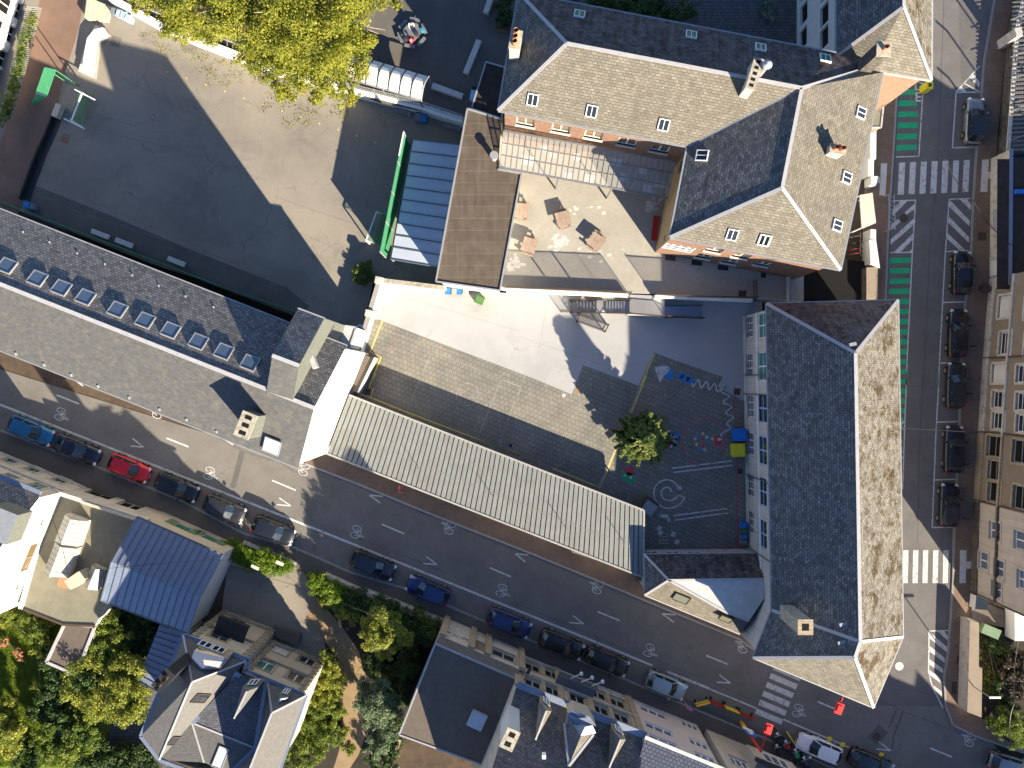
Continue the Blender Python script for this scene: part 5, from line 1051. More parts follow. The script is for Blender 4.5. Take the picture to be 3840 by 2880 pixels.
# lamp on the facade
WL = thing('wall_lamp', 'dark street lamp on a thin arm fixed to the cream townhouse by its west corner', 'lamp')
mb = MB(); a, b = Hp(385, 520, 7.2), Hp(440, 420, 7.6); mb.tube(a, b, .05, 'grey_metal'); mb.build('arm', WL); mb = MB(); mb.tube(b, b + (b - a).normalized() * .75, .16, 'black_metal', 8, .1); mb.build('lamp_head', WL)
# pink modern house
S7 = thing('townhouse', 'pale pink rendered house with wide white windows and a grey tiled roof', 'house')
z = 9.8; p0, p1 = pt('23', 1148, 1402, z), pt('23', 1800, 1668, z); hd = (p1 - p0).normalized(); hn = V2(-hd.y, hd.x)
p0w, p1w = V2(*p0.xy) - hn * .25, V2(*p1.xy) - hn * .25
fp = ccw([p0w, p1w, p1w - hn * 11, p0w - hn * 11]); ef = edge(fp, p0w, p1w); ww_ = {'fr': FW, 'bars': (2, 0), 'pane': 'pane_sky', 'depth': .15, 'fw': .1}
walls(S7, fp, 0, z - .05, 'pink_render', {ef: [('23', x, y, 2.6, 1.25, ww_) for x, y in ((1215, 1195), (1265, 1335), (1305, 1440))] + [('23', x, y, 1.9, 1.3, ww_) for x, y in ((1530, 1308), (1600, 1460), (1650, 1575))]})
roof(S7, [([p0, p1, p1 - hn * 6 + V2(0, 0, 3.0), p0 - hn * 6 + V2(0, 0, 3.0)], 'tile_grey'), ([p1 - hn * 6 + V2(0, 0, 3.0), p0 - hn * 6 + V2(0, 0, 3.0), p0 - hn * 12, p1 - hn * 12], 'tile_grey')])
bars(S7, 'gutter', [[p0, p1]], .3, .15, 'lead_white')
# beige house with bay
S8 = thing('townhouse', 'beige house with a projecting bay and dark balcony edge behind the red lamp mast', 'house')
z = 9.8; a, b = p1w.copy(), pt('S', 1500, 1240, 0); b = p1w + hd * 16
a = V2(*pt('23', 1650, 1330, 0).xy); b = a + hd * 17; fp = ccw([a, b, b - hn * 11, a - hn * 11]); ef = edge(fp, a, b); bw = {'fr': FW, 'bars': (2, 0), 'pane': 'pane_sky', 'surround': 'beige_render', 'fw': .08}
walls(S8, fp, 0, z, 'beige_render', {ef: [('S', 860, 1140, 1.8, 1.7, bw), ('S', 1230, 1140, 1.6, 1.8, bw), ('S', 470, 700, 1.6, 1.6, bw)]})
r_a, r_b = a - hn * 5.5 + V2(0, 0, 13.2), b - hn * 5.5 + V2(0, 0, 13.2); uz = V2(0, 0, z)
roof(S8, [([a + uz, b + uz, r_b, r_a], 'slate_house'), ([r_a, r_b, b - hn * 11 + uz, a - hn * 11 + uz], 'slate_house')])
S9 = thing('townhouse', 'gabled townhouse beyond the lower edge whose jagged shadow crosses the junction', 'house'); s9 = b.copy(); MB().prism([q.xy for q in (s9, s9 + hd * 27, s9 + hd * 27 - hn * 11, s9 - hn * 11)], 0, 9.8, 'beige_render').build('wall', S9)
e9 = s9 + hd * 27; roof(S9, [([s9 + uz, e9 + uz, e9 - hn * 5.5 + V2(0, 0, 12.6), s9 - hn * 5.5 + V2(0, 0, 12.6)], 'slate_house'), ([s9 - hn * 5.5 + V2(0, 0, 12.6), e9 - hn * 5.5 + V2(0, 0, 12.6), e9 - hn * 11 + uz, s9 - hn * 11 + uz], 'slate_house')])
for t_ in (2.5, 8, 14, 20, 25):
    g_ = s9 + hd * t_ - hn * 4.0; w9 = 2.4; MB().face([g_ - hd * w9 + V2(0, 0, 11.2), g_ + hd * w9 + V2(0, 0, 11.2), g_ + V2(0, 0, 14.6)], 'beige_render').face([g_ - hd * w9 + V2(0, 0, 11.2), g_ + V2(0, 0, 14.6), g_ - hn * 5 + V2(0, 0, 14.0)], 'slate_house').face([g_ + hd * w9 + V2(0, 0, 11.2), g_ - hn * 5 + V2(0, 0, 14.0), g_ + V2(0, 0, 14.6)], 'slate_house').build('dormer', S9)
a2 = a + hd * 3.0; mb = MB(); mb.prism([q.xy for q in (a2, a2 + hd * 4.4, a2 + hd * 4.4 + hn * .9, a2 + hn * .9)], 2.8, 6.2, 'beige_render', 'zinc_dark'); o = mb.build('bay', S8)
window(o, a2 + hn * .92 + hd * 3.4 + V2(0, 0, 3.6), -hd, hn, 2.4, 1.8, FW, 'pane_sky', (2, 0), 0.0); bars(S8, 'balcony_edge', [[a2 + hn * 1.0 + V2(0, 0, 6.3) - hd * .3, a2 + hd * 4.6 + hn * 1.0 + V2(0, 0, 6.3)]], .35, .3, 'tabledark')

# ================= HOUSES ON THE EAST STREET =================
def eh(label, y0, y1, x0, x1, mat, wins, h=10, name='townhouse', roofm='slate_house', depth=11, plinth='pale_stone', dflt=None):
    o = thing(name, label, 'house'); a, b = pt('D', x0, y0, 0), pt('D', x1, y1, 0); e = (b - a).normalized(); n = V2(-e.y, e.x)   # outwards is west
    if n.x > 0: n = -n
    fp = ccw([a, b, b - n * depth, a - n * depth]); ef = edge(fp, a, b)
    walls(o, fp, 0, h, mat, {ef: [('D',) + q for q in wins]}, {}, dflt or {})
    r0, r1 = a - n * depth / 2 + V2(0, 0, h + 3.5), b - n * depth / 2 + V2(0, 0, h + 3.5); u = V2(0, 0, h)
    roof(o, [([a + u, b + u, r1, r0], roofm), ([r0, r1, b - n * depth + u, a - n * depth + u], roofm)])
    if plinth: MB().bar(a + n * .05 + V2(0, 0, .55), b + n * .05 + V2(0, 0, .55), .14, 1.1, plinth).build('plinth', o)
    bars(o, 'string_course', [[a + n * .08 + V2(0, 0, 4.1), b + n * .08 + V2(0, 0, 4.1)]], .2, .25, plinth or mat)
    mb = MB(); q = b + n * .1 - e * .15; mb.tube(q + V2(0, 0, .2), q + u, .06, 'tabledark'); mb.build('drainpipe', o)
    return o, a, b, n
wh = {'fr': FW, 'bars': (0, 2), 'surround': 'pale_stone', 'depth': .2}; ws = dict(wh); ws['pane'] = 'pane_white'; ws['bars'] = (0, 0)
eh('tan house with pale stone window surrounds, next north of the one with white roller shutters', 60, 445, 270, 238, 'tan_render', [(340, 190, 2.0, 1.8, ws), (345, 365, 2.0, 1.8, wh), (470, 190, 2, 1.8, ws), (470, 365, 2, 1.8, wh)])
eh('tan house with small paned white windows and roller shutters opposite the fourth parked car', 446, 795, 238, 215, 'tan_render', [(315, 510, 1.7, 2.2, ws), (312, 635, 1.5, 1.9, wh), (312, 737, 1.5, 1.9, wh), (432, 512, 1.5, 2, wh), (430, 645, 1.5, 2, wh), (432, 750, 1.5, 2, wh)])
dk = {'fr': 'frame_grey', 'bars': (0, 1), 'surround': 'yellow_stone', 'depth': .25}
eh('ochre stone trimmed house with large dark windows on the east street', 796, 1120, 215, 193, 'tan_render', [(290, 857, 2.0, 2.2, dk), (292, 975, 1.8, 2.0, dk), (292, 1078, 1.8, 2.0, dk), (415, 885, 2, 2.2, dk), (415, 1000, 2, 2, dk), (415, 1105, 2, 2, dk)], plinth='yellow_stone')
wg = {'fr': FW, 'bars': (1, 0), 'surround': 'beige_render', 'depth': .2, 'pane': 'pane_sky'}
eh('grey beige weathered house at the south end of the east terrace of houses', 1121, 1560, 193, 180, 'beige_render', [(295, 1265, 1.6, 1.7, wg), (315, 1445, 1.5, 1.5, wg), (303, 1545, 1.5, 1.5, wg), (415, 1310, 1.6, 1.6, wg), (430, 1500, 1.6, 1.6, wg), (240, 1408, 1.6, 1.5, wg)], plinth='dark_stone')
o = thing('shop_building', 'low pale walled shop building with a dark flat roof by the hatched parking bay', 'shop'); z = 3.4
c = [pt('31', 1930, -230, 0), pt('31', 1920, 850, 0), pt('31', 2700, 850, 0), pt('31', 2700, -230, 0)]
walls(o, c, 0, z, 'pale_stone', {}); ins = ccw(c); MB().face([V2(q.x, q.y, z) for q in ccw([pt('31', 1990, -230, z), pt('31', 1985, 850, z), pt('31', 2900, 850, z), pt('31', 2900, -230, z)])], 'felt_dark').build('roof', o)
fpz = ccw([V2(p.x, p.y) for p in c]); i = edge(fpz, c[0], c[1]); a, b = fpz[i], fpz[(i + 1) % 4]; e = (b - a).normalized(); n = V2(e.y, -e.x)
for k, x, y, w_, h_, pn in (('31', 2008, 262, 1.9, 1.7, 'frame_grey'), ('31', 1995, 665, 1.6, 2.6, 'pane_white')):
    q, zz = wallpos(a, b, k, x, y); window(o, a + e * (q - w_ / 2) + n * .03 + V2(0, 0, max(.2, zz - h_ / 2)), e, n, w_, h_, 'frame_grey', pn, (0, 0), 0)
bars(o, 'coping', [[V2(a.x, a.y, z), V2(b.x, b.y, z)]], .3, .12, 'zinc_blue', .02)
q = pt('30', 2180, 1590, 3.6); MB().box(q, (.9, .35, .4), 'blue_bright', 0).build('awning', o)
o = thing('apartment_block', 'tall block behind the low shop, mostly beyond the east side of the view', 'building'); MB().prism([(47.2, 13), (60, 13), (60, -2), (47.2, -2)], 0, 8.6, 'beige_render', 'zinc_dark').build('wall', o)
o = thing('retaining_wall', 'dark stone retaining wall with pale coping beside the north end of the east pavement', 'wall')
c = [pt('30', 2065, 290, 0), pt('30', 1975, 1500, 0), pt('30', 2900, 1500, 0), pt('30', 2900, -300, 0), pt('30', 2200, -300, 0)]; MB().prism([q.xy for q in c], 0, 1.7, 'dark_stone', 'asphalt_yard_dark').build('wall', o)
bars(o, 'coping', [[V2(*c[4].xy, 1.75), V2(*c[0].xy, 1.75), V2(*c[1].xy, 1.75)]], .35, .12, 'pale_stone'); MB().box(pt('30', 2090, 320, 1.5), (.6, .8, 3.0), 'pale_stone', .2).build('pier', o)
PG = thing('slatted_deck', 'grey slatted metal deck divided by white rails above the retaining wall', 'deck'); mb = MB(); 
for i in range(46): y_ = 40 - i * 35; a = pt('30', 2115, 1640 - i * 36, 1.9); mb.bar(a, a + V2(5, .3, 0), .10, .05, 'grey_metal')
mb.build('slat', PG)
mb = MB()
for y_ in (-60, 140, 450, 640, 900, 1140, 1350): a = pt('30', 2100, y_ + 25, 2.1); mb.bar(a, a + V2(4, 1.6, 0), .06, .06, 'galv')
mb.build('rail', PG)
FR = thing('post_fence', 'row of tall slim hooked fence posts on the retaining wall, mostly outside the view', 'fence')
for i in range(6):
    q = V2(48.2 - i * .15, 14.2 + 4.4 * i, 1.7); 
    mb = MB(); mb.tube(q, q + V2(0, 0, 4.2), .09, 'grey_metal'); mb.tube(q + V2(0, 0, 4.2), q + V2(-.5, .1, 4.7), .09, 'grey_metal'); mb.build('post', FR)
mb = MB()
for i in range(60): q = V2(48.2 - i * .0125, 14.2 + .367 * i, 1.7); mb.bar(q, q + V2(0, 0, 3.2), .03, .03, 'tabledark')
mb.build('mesh_panel', FR)
o = thing('garden_wall', 'long pale rendered garden wall along the east pavement by the corner', 'wall')
c = [pt('33', 1765, 440, 1.8), pt('33', 1840, 455, 1.8), pt('33', 1838, 830, 1.8), pt('33', 1866, 832, 1.8), pt('33', 1860, 1240, 1.8), pt('33', 1742, 1195, 1.8)]; MB().prism([q.xy for q in c], 0, 1.8, 'pale_stone', 'tan_render').build('wall', o)  # top in a darker render to stand for the shade lying on it
o = thing('garden_steps', 'small yard with steps and a green plastic cover beside the weathered house', 'yard'); MB().prism([q.xy for q in pts('33', .3, 1775, 240, 2110, 380, 2070, 500, 1780, 440)], 0, .3, 'pavement_dark').build('slab', o); MB().box(pt('33', 1925, 520, .6), (1.7, .9, .7), 'green_shutter', -.4).build('cover', o)
MB().box(pt('33', 1840, 280, .8), (1.2, 1.2, 1.0), 'plain_white', -.1, 'pane_dark').build('bin_box', o); MB().box(pt('33', 2140, 440, 1.0), (1.0, 3.2, 1.6), 'plain_white', 0).build('stair', o)
# far north west house
WH = thing('apartment_house', 'white apartment house with many windows at the north west corner behind the trellis', 'building')
a, b = pt('00', 330, -60, YZ), pt('00', 30, 900, YZ); a = V2(a.x - 1.2, a.y); b = V2(b.x - 1.2, b.y); e = (b - a).normalized(); n = V2(-e.y, e.x); n = n if n.x > 0 else -n
fp = ccw([a, b, b - n * 12, a - n * 12]); ef = edge(fp, a, b)
walls(WH, fp, 0, 11, 'white_render', {ef: [('00', x, y, 1.5, 1.7, {'fr': FW, 'bars': (1, 0), 'pane': 'pane_dark', 'depth': .25}) for x, y in ((180, 110), (115, 300), (30, 490), (50, 40), (-20, 220), (5, 650))]}); MB().face(ccw([V2(q.x, q.y, 11) for q in fp]), 'zinc').build('roof', WH)
# ================= VEHICLES =================
def carpaint(name, col, metal=.35, rough=.28):
    m = bpy.data.materials.new(name); m.use_nodes = True; b = m.node_tree.nodes["Principled BSDF"]; b.inputs["Base Color"].default_value = tuple(col) + (1,)
    b.inputs["Metallic"].default_value = metal; b.inputs["Roughness"].default_value = rough; b.inputs["Coat Weight"].default_value = .6; b.inputs["Coat Roughness"].default_value = .08; MATS[name] = m
for n_, c_ in (('car_blue', (.015, .12, .27)), ('car_navy', (.012, .016, .035)), ('car_red', (.50, .008, .02)), ('car_black', (.012, .013, .016)), ('car_grey', (.028, .03, .035)), ('car_deep_blue', (.01, .03, .12)), ('car_ice', (.26, .35, .40)), ('car_white', (.70, .71, .74)), ('car_silver', (.20, .22, .23)), ('car_dark', (.02, .025, .032))): carpaint(n_, c_, .35 if n_ != 'car_white' else 0)
glass('car_glass', (.012, .02, .028), 1, .06, .8); glass('lamp_red', (.45, .01, .01), 1, .2, .5); glass('lamp_clear', (.6, .62, .65), 1, .1, .6)
M('rubber', (.018, .018, .018), .8, .1, 3); M('rim', (.32, .32, .33), .35, .1, 3, metal=.6); M('plate', (.7, .7, .65), .6, .05, 3)
def car_mesh(kind, L, W, H):
    """body lofted from sections; x forward. returns (body, glass, roof, ...) MBs"""
    hl = L / 2
    S = {'hatch': [(-1, .62, .60), (-.985, .86, .80), (-.9, .93, .92), (-.6, .99, .96), (-.2, 1, .93), (.2, 1, .92), (.45, .985, .90), (.7, .95, .84), (.88, .88, .74), (.96, .76, .62), (1, .55, .50)],
         'saloon': [(-1, .66, .66), (-.97, .86, .80), (-.85, .93, .86), (-.6, .98, .90), (-.2, 1, .91), (.2, 1, .90), (.45, .985, .87), (.7, .95, .80), (.88, .87, .70), (.96, .74, .60), (1, .52, .50)]}[kind]
    rf = {'hatch': (-.93, -.70, .12, .44), 'saloon': (-.74, -.42, .05, .42)}[kind]
    body = MB(); rings = []
    for t, wf, hf in S:
        x = t * hl; w_ = W / 2 * wf; h = hf
        rings.append([Vector((x, -w_ * .90, .22)), Vector((x, -w_, .42)), Vector((x, -w_ * .985, h * .78)), Vector((x, -w_ * .86, h)), Vector((x, -w_ * .4, h + .035)), Vector((x, w_ * .4, h + .035)), Vector((x, w_ * .86, h)), Vector((x, w_ * .985, h * .78)), Vector((x, w_, .42)), Vector((x, w_ * .90, .22))])
    for i in range(len(rings) - 1):
        for j in range(9): body.face([rings[i][j], rings[i][j + 1], rings[i + 1][j + 1], rings[i + 1][j]], 'PAINT')
    body.face(rings[0], 'PAINT'); body.face(rings[-1][::-1], 'PAINT')
    # greenhouse
    b0, r0, r1, b1 = [q * hl for q in rf]; wb, wr = W / 2 * .87, W / 2 * .70; zb = .94; zr_ = H
    gl = MB(); rfm = MB()
    def q(x, y, z): return Vector((x, y, z))
    base = [q(b0, -wb * .82, zb), q(r0, -wb, zb), q(r1, -wb, zb), q(b1, -wb * .88, zb - .06), q(b1 + .12, 0, zb - .04), q(b1, wb * .88, zb - .06), q(r1, wb, zb), q(r0, wb, zb), q(b0, wb * .82, zb), q(b0 - .08, 0, zb)]
    top = [q(r0 - .02, -wr * .92, zr_ - .05), q(r0 + .15, -wr, zr_ - .03), q(r1 - .15, -wr, zr_ - .03), q(r1, -wr * .92, zr_ - .05), q(r1 + .1, 0, zr_ - .03), q(r1, wr * .92, zr_ - .05), q(r1 - .15, wr, zr_ - .03), q(r0 + .15, wr, zr_ - .03), q(r0 - .02, wr * .92, zr_ - .05), q(r0 - .1, 0, zr_ - .03)]
    for i in range(10):
        j = (i + 1) % 10; gl.face([base[i], base[j], top[j], top[i]], 'car_glass')
    c = q((r0 + r1) / 2, 0, zr_ + .03)
    mid = [c.lerp(t, .6) + Vector((0, 0, .02)) for t in top]
    for i in range(10):
        j = (i + 1) % 10; rfm.face([top[i], top[j], mid[j], mid[i]], 'PAINT'); rfm.face([mid[i], mid[j], c], 'PAINT')
    # pillars
    for i in (0, 3, 5, 8): rfm.bar(base[i] + Vector((0, 0, .01)), top[i] + Vector((0, 0, .01)), .09, .05, 'PAINT')
    for i in (1, 7):
        pb = base[i].lerp(base[i + (1 if i == 1 else -1)], .45); tb = top[i].lerp(top[i + (1 if i == 1 else -1)], .45); rfm.bar(pb, tb, .07, .05, 'PAINT')
    return body, gl, rfm
def recol(mb, paint):
    m = MB(); m.v = mb.v; m.f = mb.f; m.mi = mb.mi; m.mats = [paint if x == 'PAINT' else x for x in mb.mats]; return m
PROTO = {}
def car(kind, paint, c, ang, label, L=4.3, W=1.78, H=1.46, group='cars parked along the streets', extra=None):
    t = thing('parked_car', label, 'car', (c.x, c.y, c.z), ang, group)
    b, g, r = car_mesh(kind, L, W, H); o = recol(b, paint).build('body', t, smooth=True); 
    for p in o.data.polygons: p.use_smooth = True
    g.build('windows', t); ro = recol(r, extra or paint).build('roof', t, smooth=True)
    for sx in (-.62, .62):
        for sy in (-1, 1):
            x = sx * L / 2; y = sy * (W / 2 - .10); m = MB(); m.tube((x, y - .11, .32), (x, y + .11, .32), .32, 'rubber', 14); wo = m.build('wheel', t)
            m = MB(); m.tube((x, y + sy * .08, .32), (x, y + sy * .125, .32), .2, 'rim', 10); m.build('rim', wo)
            m = MB(); m.tube((x, sy * (W / 2 - .03), .36), (x, sy * (W / 2 + .012), .36), .38, 'rubber', 14); m.build('wheel_arch', t)
    for sy in (-1, 1):
        m = MB(); m.box((L / 2 * .915, sy * W / 2 * .70, .66), (.26, .26, .12), 'lamp_clear', -sy * .5); m.build('headlight', t)
        m = MB(); m.box((-L / 2 * .965, sy * W / 2 * .76, .80), (.09, .2, .14), 'lamp_red', sy * .25); m.build('taillight', t)
        m = MB(); m.box((L / 2 * .30, sy * (W / 2 + .08), .98), (.14, .24, .14), paint); m.build('mirror', t)
    m = MB(); m.box((L / 2 * .985, 0, .42), (.06, .5, .11), 'plate'); m.build('number_plate', t)
    m = MB(); m.path([Vector((L / 2 * .47, -W * .36, .955)), Vector((L / 2 * .485, 0, .975)), Vector((L / 2 * .47, W * .36, .955))], .03, 'rubber'); m.build('bonnet_gap', t)
    return t
SD = math.atan2(-.38, .925)
CARS = [('02', 255, 475, 'hatch', 'car_blue', 0, 'light blue estate car, westernmost in the kerbside row of the south street', 4.35),
 ('02', 630, 628, 'saloon', 'car_navy', 0, 'long navy saloon parked between the light blue car and the red car', 4.6),
 ('02', 1070, 788, 'hatch', 'car_red', 0, 'bright red hatchback parked in the south street row', 3.95),
 ('02', 1465, 945, 'hatch', 'car_black', 0, 'black hatchback parked next to the red car on its east side', 4.15),
 ('02', 1862, 1125, 'hatch', 'car_grey', 0, 'dark grey car with a sunlit pale bonnet, second east of the red car', 4.0),
 ('12', 58, 1303, 'hatch', 'car_dark', 0, 'dark car by the driveway, last before the gap with the hedge', 4.1),
 ('12', 882, 1590, 'hatch', 'car_dark', 0, 'dark teal tinted car standing first east of the driveway', 4.3),
 ('13', 1338, 187, 'hatch', 'car_deep_blue', math.pi, 'deep blue car facing west beside the long garden wall', 4.2),
 ('13', 2012, 457, 'hatch', 'car_deep_blue', 0, 'deep blue car with silver roof rails in front of the flat roofed house', 4.2),
 ('23', 455, 635, 'hatch', 'car_black', 0, 'black car with a teal shine in front of the balcony house, western one', 4.3),
 ('23', 832, 775, 'hatch', 'car_black', 0, 'black car right behind the ice blue car in the row', 4.2),
 ('23', 1325, 977, 'hatch', 'car_ice', 0, 'ice blue small car in front of the pink house', 3.85),
 ('33', 515, 1500, 'hatch', 'car_white', math.pi, 'white car with a panoramic glass roof near the motorcycles', 4.3),
 ('33', 945, 1625, 'hatch', 'car_dark', 0, 'dark car cut by the lower edge, east of the white car', 4.3),
 ('33', 2110, 1645, 'hatch', 'car_silver', .1, 'silver car just entering the lower right corner', 4.3)]
for k, x, y, kind, pn, da, lab, L in CARS:
    c = pt(k, x, y, .7); c.z = 0; car(kind, pn, c, SD + da, lab, L)
for i, (k, x, y, pn, lab, L, sx) in enumerate((('30', 1805, 1000, 'car_silver', 'silver grey car with a dark sunroof in the marked bay beside the north crossing', 4.3, 0), ('31', 1698, 712, 'car_black', 'black car with a white roof stripe, first behind the hatched bay on the east street', 4.0, 0), ('31', 1665, 1215, 'car_black', 'large black car with teal windscreen, second behind the hatched bay', 4.5, 0), ('32', 1648, 100, 'car_dark', 'dark car with a pale striped windscreen, third behind the hatched bay', 4.3, 0), ('32', 1632, 630, 'car_navy', 'navy hatchback second from the south end of the east street bays', 4.4, 0), ('32', 1592, 1095, 'car_navy', 'small navy hatchback in the southernmost bay of the east street', 4.05, 0))):
    c = pt(k, x, y, .7); c.z = 0; car('hatch', pn, c, math.pi / 2 + (-.06 if i == 0 else -.04), lab, L, extra='pane_dark' if i == 0 else None)
c = pt('13', 1020, 690, .7); c.z = 0; car('saloon', 'car_deep_blue', c, SD, 'dark blue car half hidden under the yellow green tree in the garden', 4.4)
# ================= STREET THINGS =================
def mast(nm, label, base, top, lampc, sign=False, barb=True):
    t = thing(nm, label, 'street lamp', (0, 0, 0)); b = V2(*base.xy, 0)
    m = MB(); m.tube(b, V2(*base.xy, 6.5), .11, 'red_paint', 10); m.build('pole', t)
    if barb: m = MB(); m.tube(b, V2(*base.xy, 2.0), .16, 'orange_paint', 10); [m.tube(V2(*base.xy, .3 + .4 * i), V2(*base.xy, .42 + .4 * i), .19, 'yellow_paint', 10) for i in range(4)]; m.build('pole_sleeve', t)
    m = MB(); m.tube(V2(*base.xy, 6.4), V2(*lampc.xy, 6.6), .06, 'red_paint'); m.build('arm', t)
    d = (V2(*lampc.xy) - V2(*base.xy)).normalized(); m = MB(); m.box(V2(*lampc.xy, 6.6), (.95, .62, .22), 'red_paint', math.atan2(d.y, d.x)); m.box(V2(*lampc.xy, 6.75), (.55, .4, .1), 'red_paint', math.atan2(d.y, d.x)); m.build('lamp_head', t)
    return t
b = pt('S', 878, 650, 0); l = pt('S', 1203, 740, 6.6)
t = mast('street_lamp', 'red crossing lamp mast with orange sleeve and blue pedestrian sign by the zebra crossing', b, 0, l)
m = MB(); q = V2(b.x, b.y, 3.1); m.bar(q + V2(0, -.0, 0) + sn_ * -.12 - V2(0, 0, .55), q + sn_ * -.12 + V2(0, 0, .55), .05, .9, 'plain_white'); 
m = MB(); m.box(q + sn_ * .16, (1.0, .06, 1.0), 'blue_bright', SD); m.box(q + sn_ * .16 - V2(0, 0, .85), (1.0, .06, .6), 'plain_white', SD); so_ = m.build('sign', t)
m = MB(); e = sd_; c_ = q + sn_ * .2; m.face([c_ - e * .35 - V2(0, 0, .3), c_ + V2(0, 0, .35), c_ + e * .35 - V2(0, 0, .3)], 'plain_white'); m.build('sign_symbol', so_)
l = pt('33', 678, 1165, 6.6); b = pt('33', 735, 1000, 6.5); mast('street_lamp', 'red lamp reaching over the street from under the pointed south eaves of the school', V2(b.x, b.y), 0, l, barb=False)
NP = thing('road_sign', 'round blue and red no parking sign on a grey pole beside the yellow barrier', 'sign'); b = pt('S', 200, 385, 0)
m = MB(); m.tube(V2(b.x, b.y, 0), V2(b.x, b.y, 2.9), .04, 'galv'); m.build('pole', NP); q = V2(b.x, b.y, 2.65) + sn_ * .06
m = MB(); m.tube(q, q + sn_ * .04, .36, 'red_paint', 20); o = m.build('sign_plate', NP); m = MB(); m.tube(q + sn_ * .041, q + sn_ * .06, .28, 'blue_bright', 20); m.build('sign_face', o)
m = MB(); m.bar(q + sn_ * .065 - sd_ * .2 + V2(0, 0, .2), q + sn_ * .065 + sd_ * .2 - V2(0, 0, .2), .06, .06, 'red_paint'); m.build('sign_symbol', o)
def barrier(a, b, mat, label):
    t = thing('plastic_barrier', label, 'barrier', (a.x, a.y, 0), math.atan2(b.y - a.y, b.x - a.x), 'plastic barriers zigzagging along the south kerb'); L = (b - a).length
    m = MB(); m.bar((0, 0, .95), (L, 0, .95), .08, .1, mat); m.bar((0, 0, .25), (L, 0, .25), .08, .1, mat)
    for i in range(11): x = L * i / 10; m.bar((x, 0, .25), (x, 0, .95), .07, .04, mat)
    m.build('panel', t); m = MB(); m.box((.08, 0, .06), (.12, .6, .12), 'rubber'); m.build('foot', t); m = MB(); m.box((L - .08, 0, .06), (.12, .6, .12), 'rubber'); m.build('foot', t)
Sg = lambda x, y: pt('S', x, y, .1)
barrier(Sg(335, 430), Sg(488, 390), 'yellow_paint', 'yellow barrier panel at the west end of the zigzag row'); barrier(Sg(508, 388), Sg(672, 448), 'red_barrier', 'red barrier panel between the two yellow ones')
barrier(Sg(676, 450), Sg(836, 515), 'yellow_paint', 'yellow barrier panel in the middle, between two red ones'); barrier(Sg(845, 522), Sg(1010, 590), 'red_barrier', 'red barrier panel at the east end of the zigzag row')
q = MB().bar(Sg(1420, 765) + V2(0, 0, .1), Sg(1542, 960) + V2(0, 0, .1), .14, .12, 'yellow_paint').build('ground_strip'); tag(q, 'loose yellow bar lying on the pavement before the white car', 'bar')
m = MB(); a_, b_ = Sg(0, 290), Sg(1640, 985); q = thing('road_cover', 'black trench line along the south pavement kerb', 'trench'); bpy.data.objects.remove(q)
MB().path([V2(*pt('S', *p, .13).xy, .128) for p in ((60, 340), (330, 440), (700, 610), (1150, 800), (1640, 1010))], .22, 'asphalt_yard_dark').build('patch', None, 'structure')
# motorcycles
def moto(x, y, ang, col, label):
    c = pt('S', x, y, .5); t = thing('motorcycle', label, 'motorcycle', (c.x, c.y, .12), ang, 'motorcycles parked on the pavement')
    for sx in (-.72, .72):
        m = MB(); m.tube((sx, -.07, .31), (sx, .07, .31), .31, 'rubber', 14); o = m.build('wheel', t); m = MB(); m.tube((sx, -.08, .31), (sx, .08, .31), .17, 'rim', 10); m.build('rim', o)
    m = MB(); m.box((.05, 0, .5), (.5, .32, .4), 'grey_metal'); m.build('engine', t)
    m = MB(); m.prism([(-.1, -.14), (.1, -.2), (.42, -.16), (.5, 0), (.42, .16), (.1, .2), (-.1, .14)], .68, .98, col); m.build('fuel_tank', t)
    m = MB(); m.prism([(-.85, -.1), (-.5, -.16), (-.1, -.13), (-.1, .13), (-.5, .16), (-.85, .1)], .74, .86, 'rubber'); m.build('saddle', t)
    m = MB(); m.tube((.52, -.36, 1.02), (.52, .36, 1.02), .025, 'galv'); m.tube((.5, 0, .98), (.74, 0, .31), .05, 'galv'); m.box((.66, 0, .84), (.14, .24, .2), 'lamp_clear'); m.build('handlebar', t)
for x, y, a_, cl, lb in ((1320, 850, 1.9, 'rubber', 'black motorcycle nearest the red mast'), (1425, 935, 2.0, 'red_barrier', 'motorcycle with a red tank, second from the red mast'), (1530, 1040, 1.9, 'paint_grass', 'motorcycle with a green tank beside the white car'), (1305, 990, 1.8, 'car_navy', 'navy motorcycle closest to the beige house wall'), (1640, 1130, 2.0, 'car_deep_blue', 'blue motorcycle at the lower end of the row')): moto(x, y, a_, cl, lb)
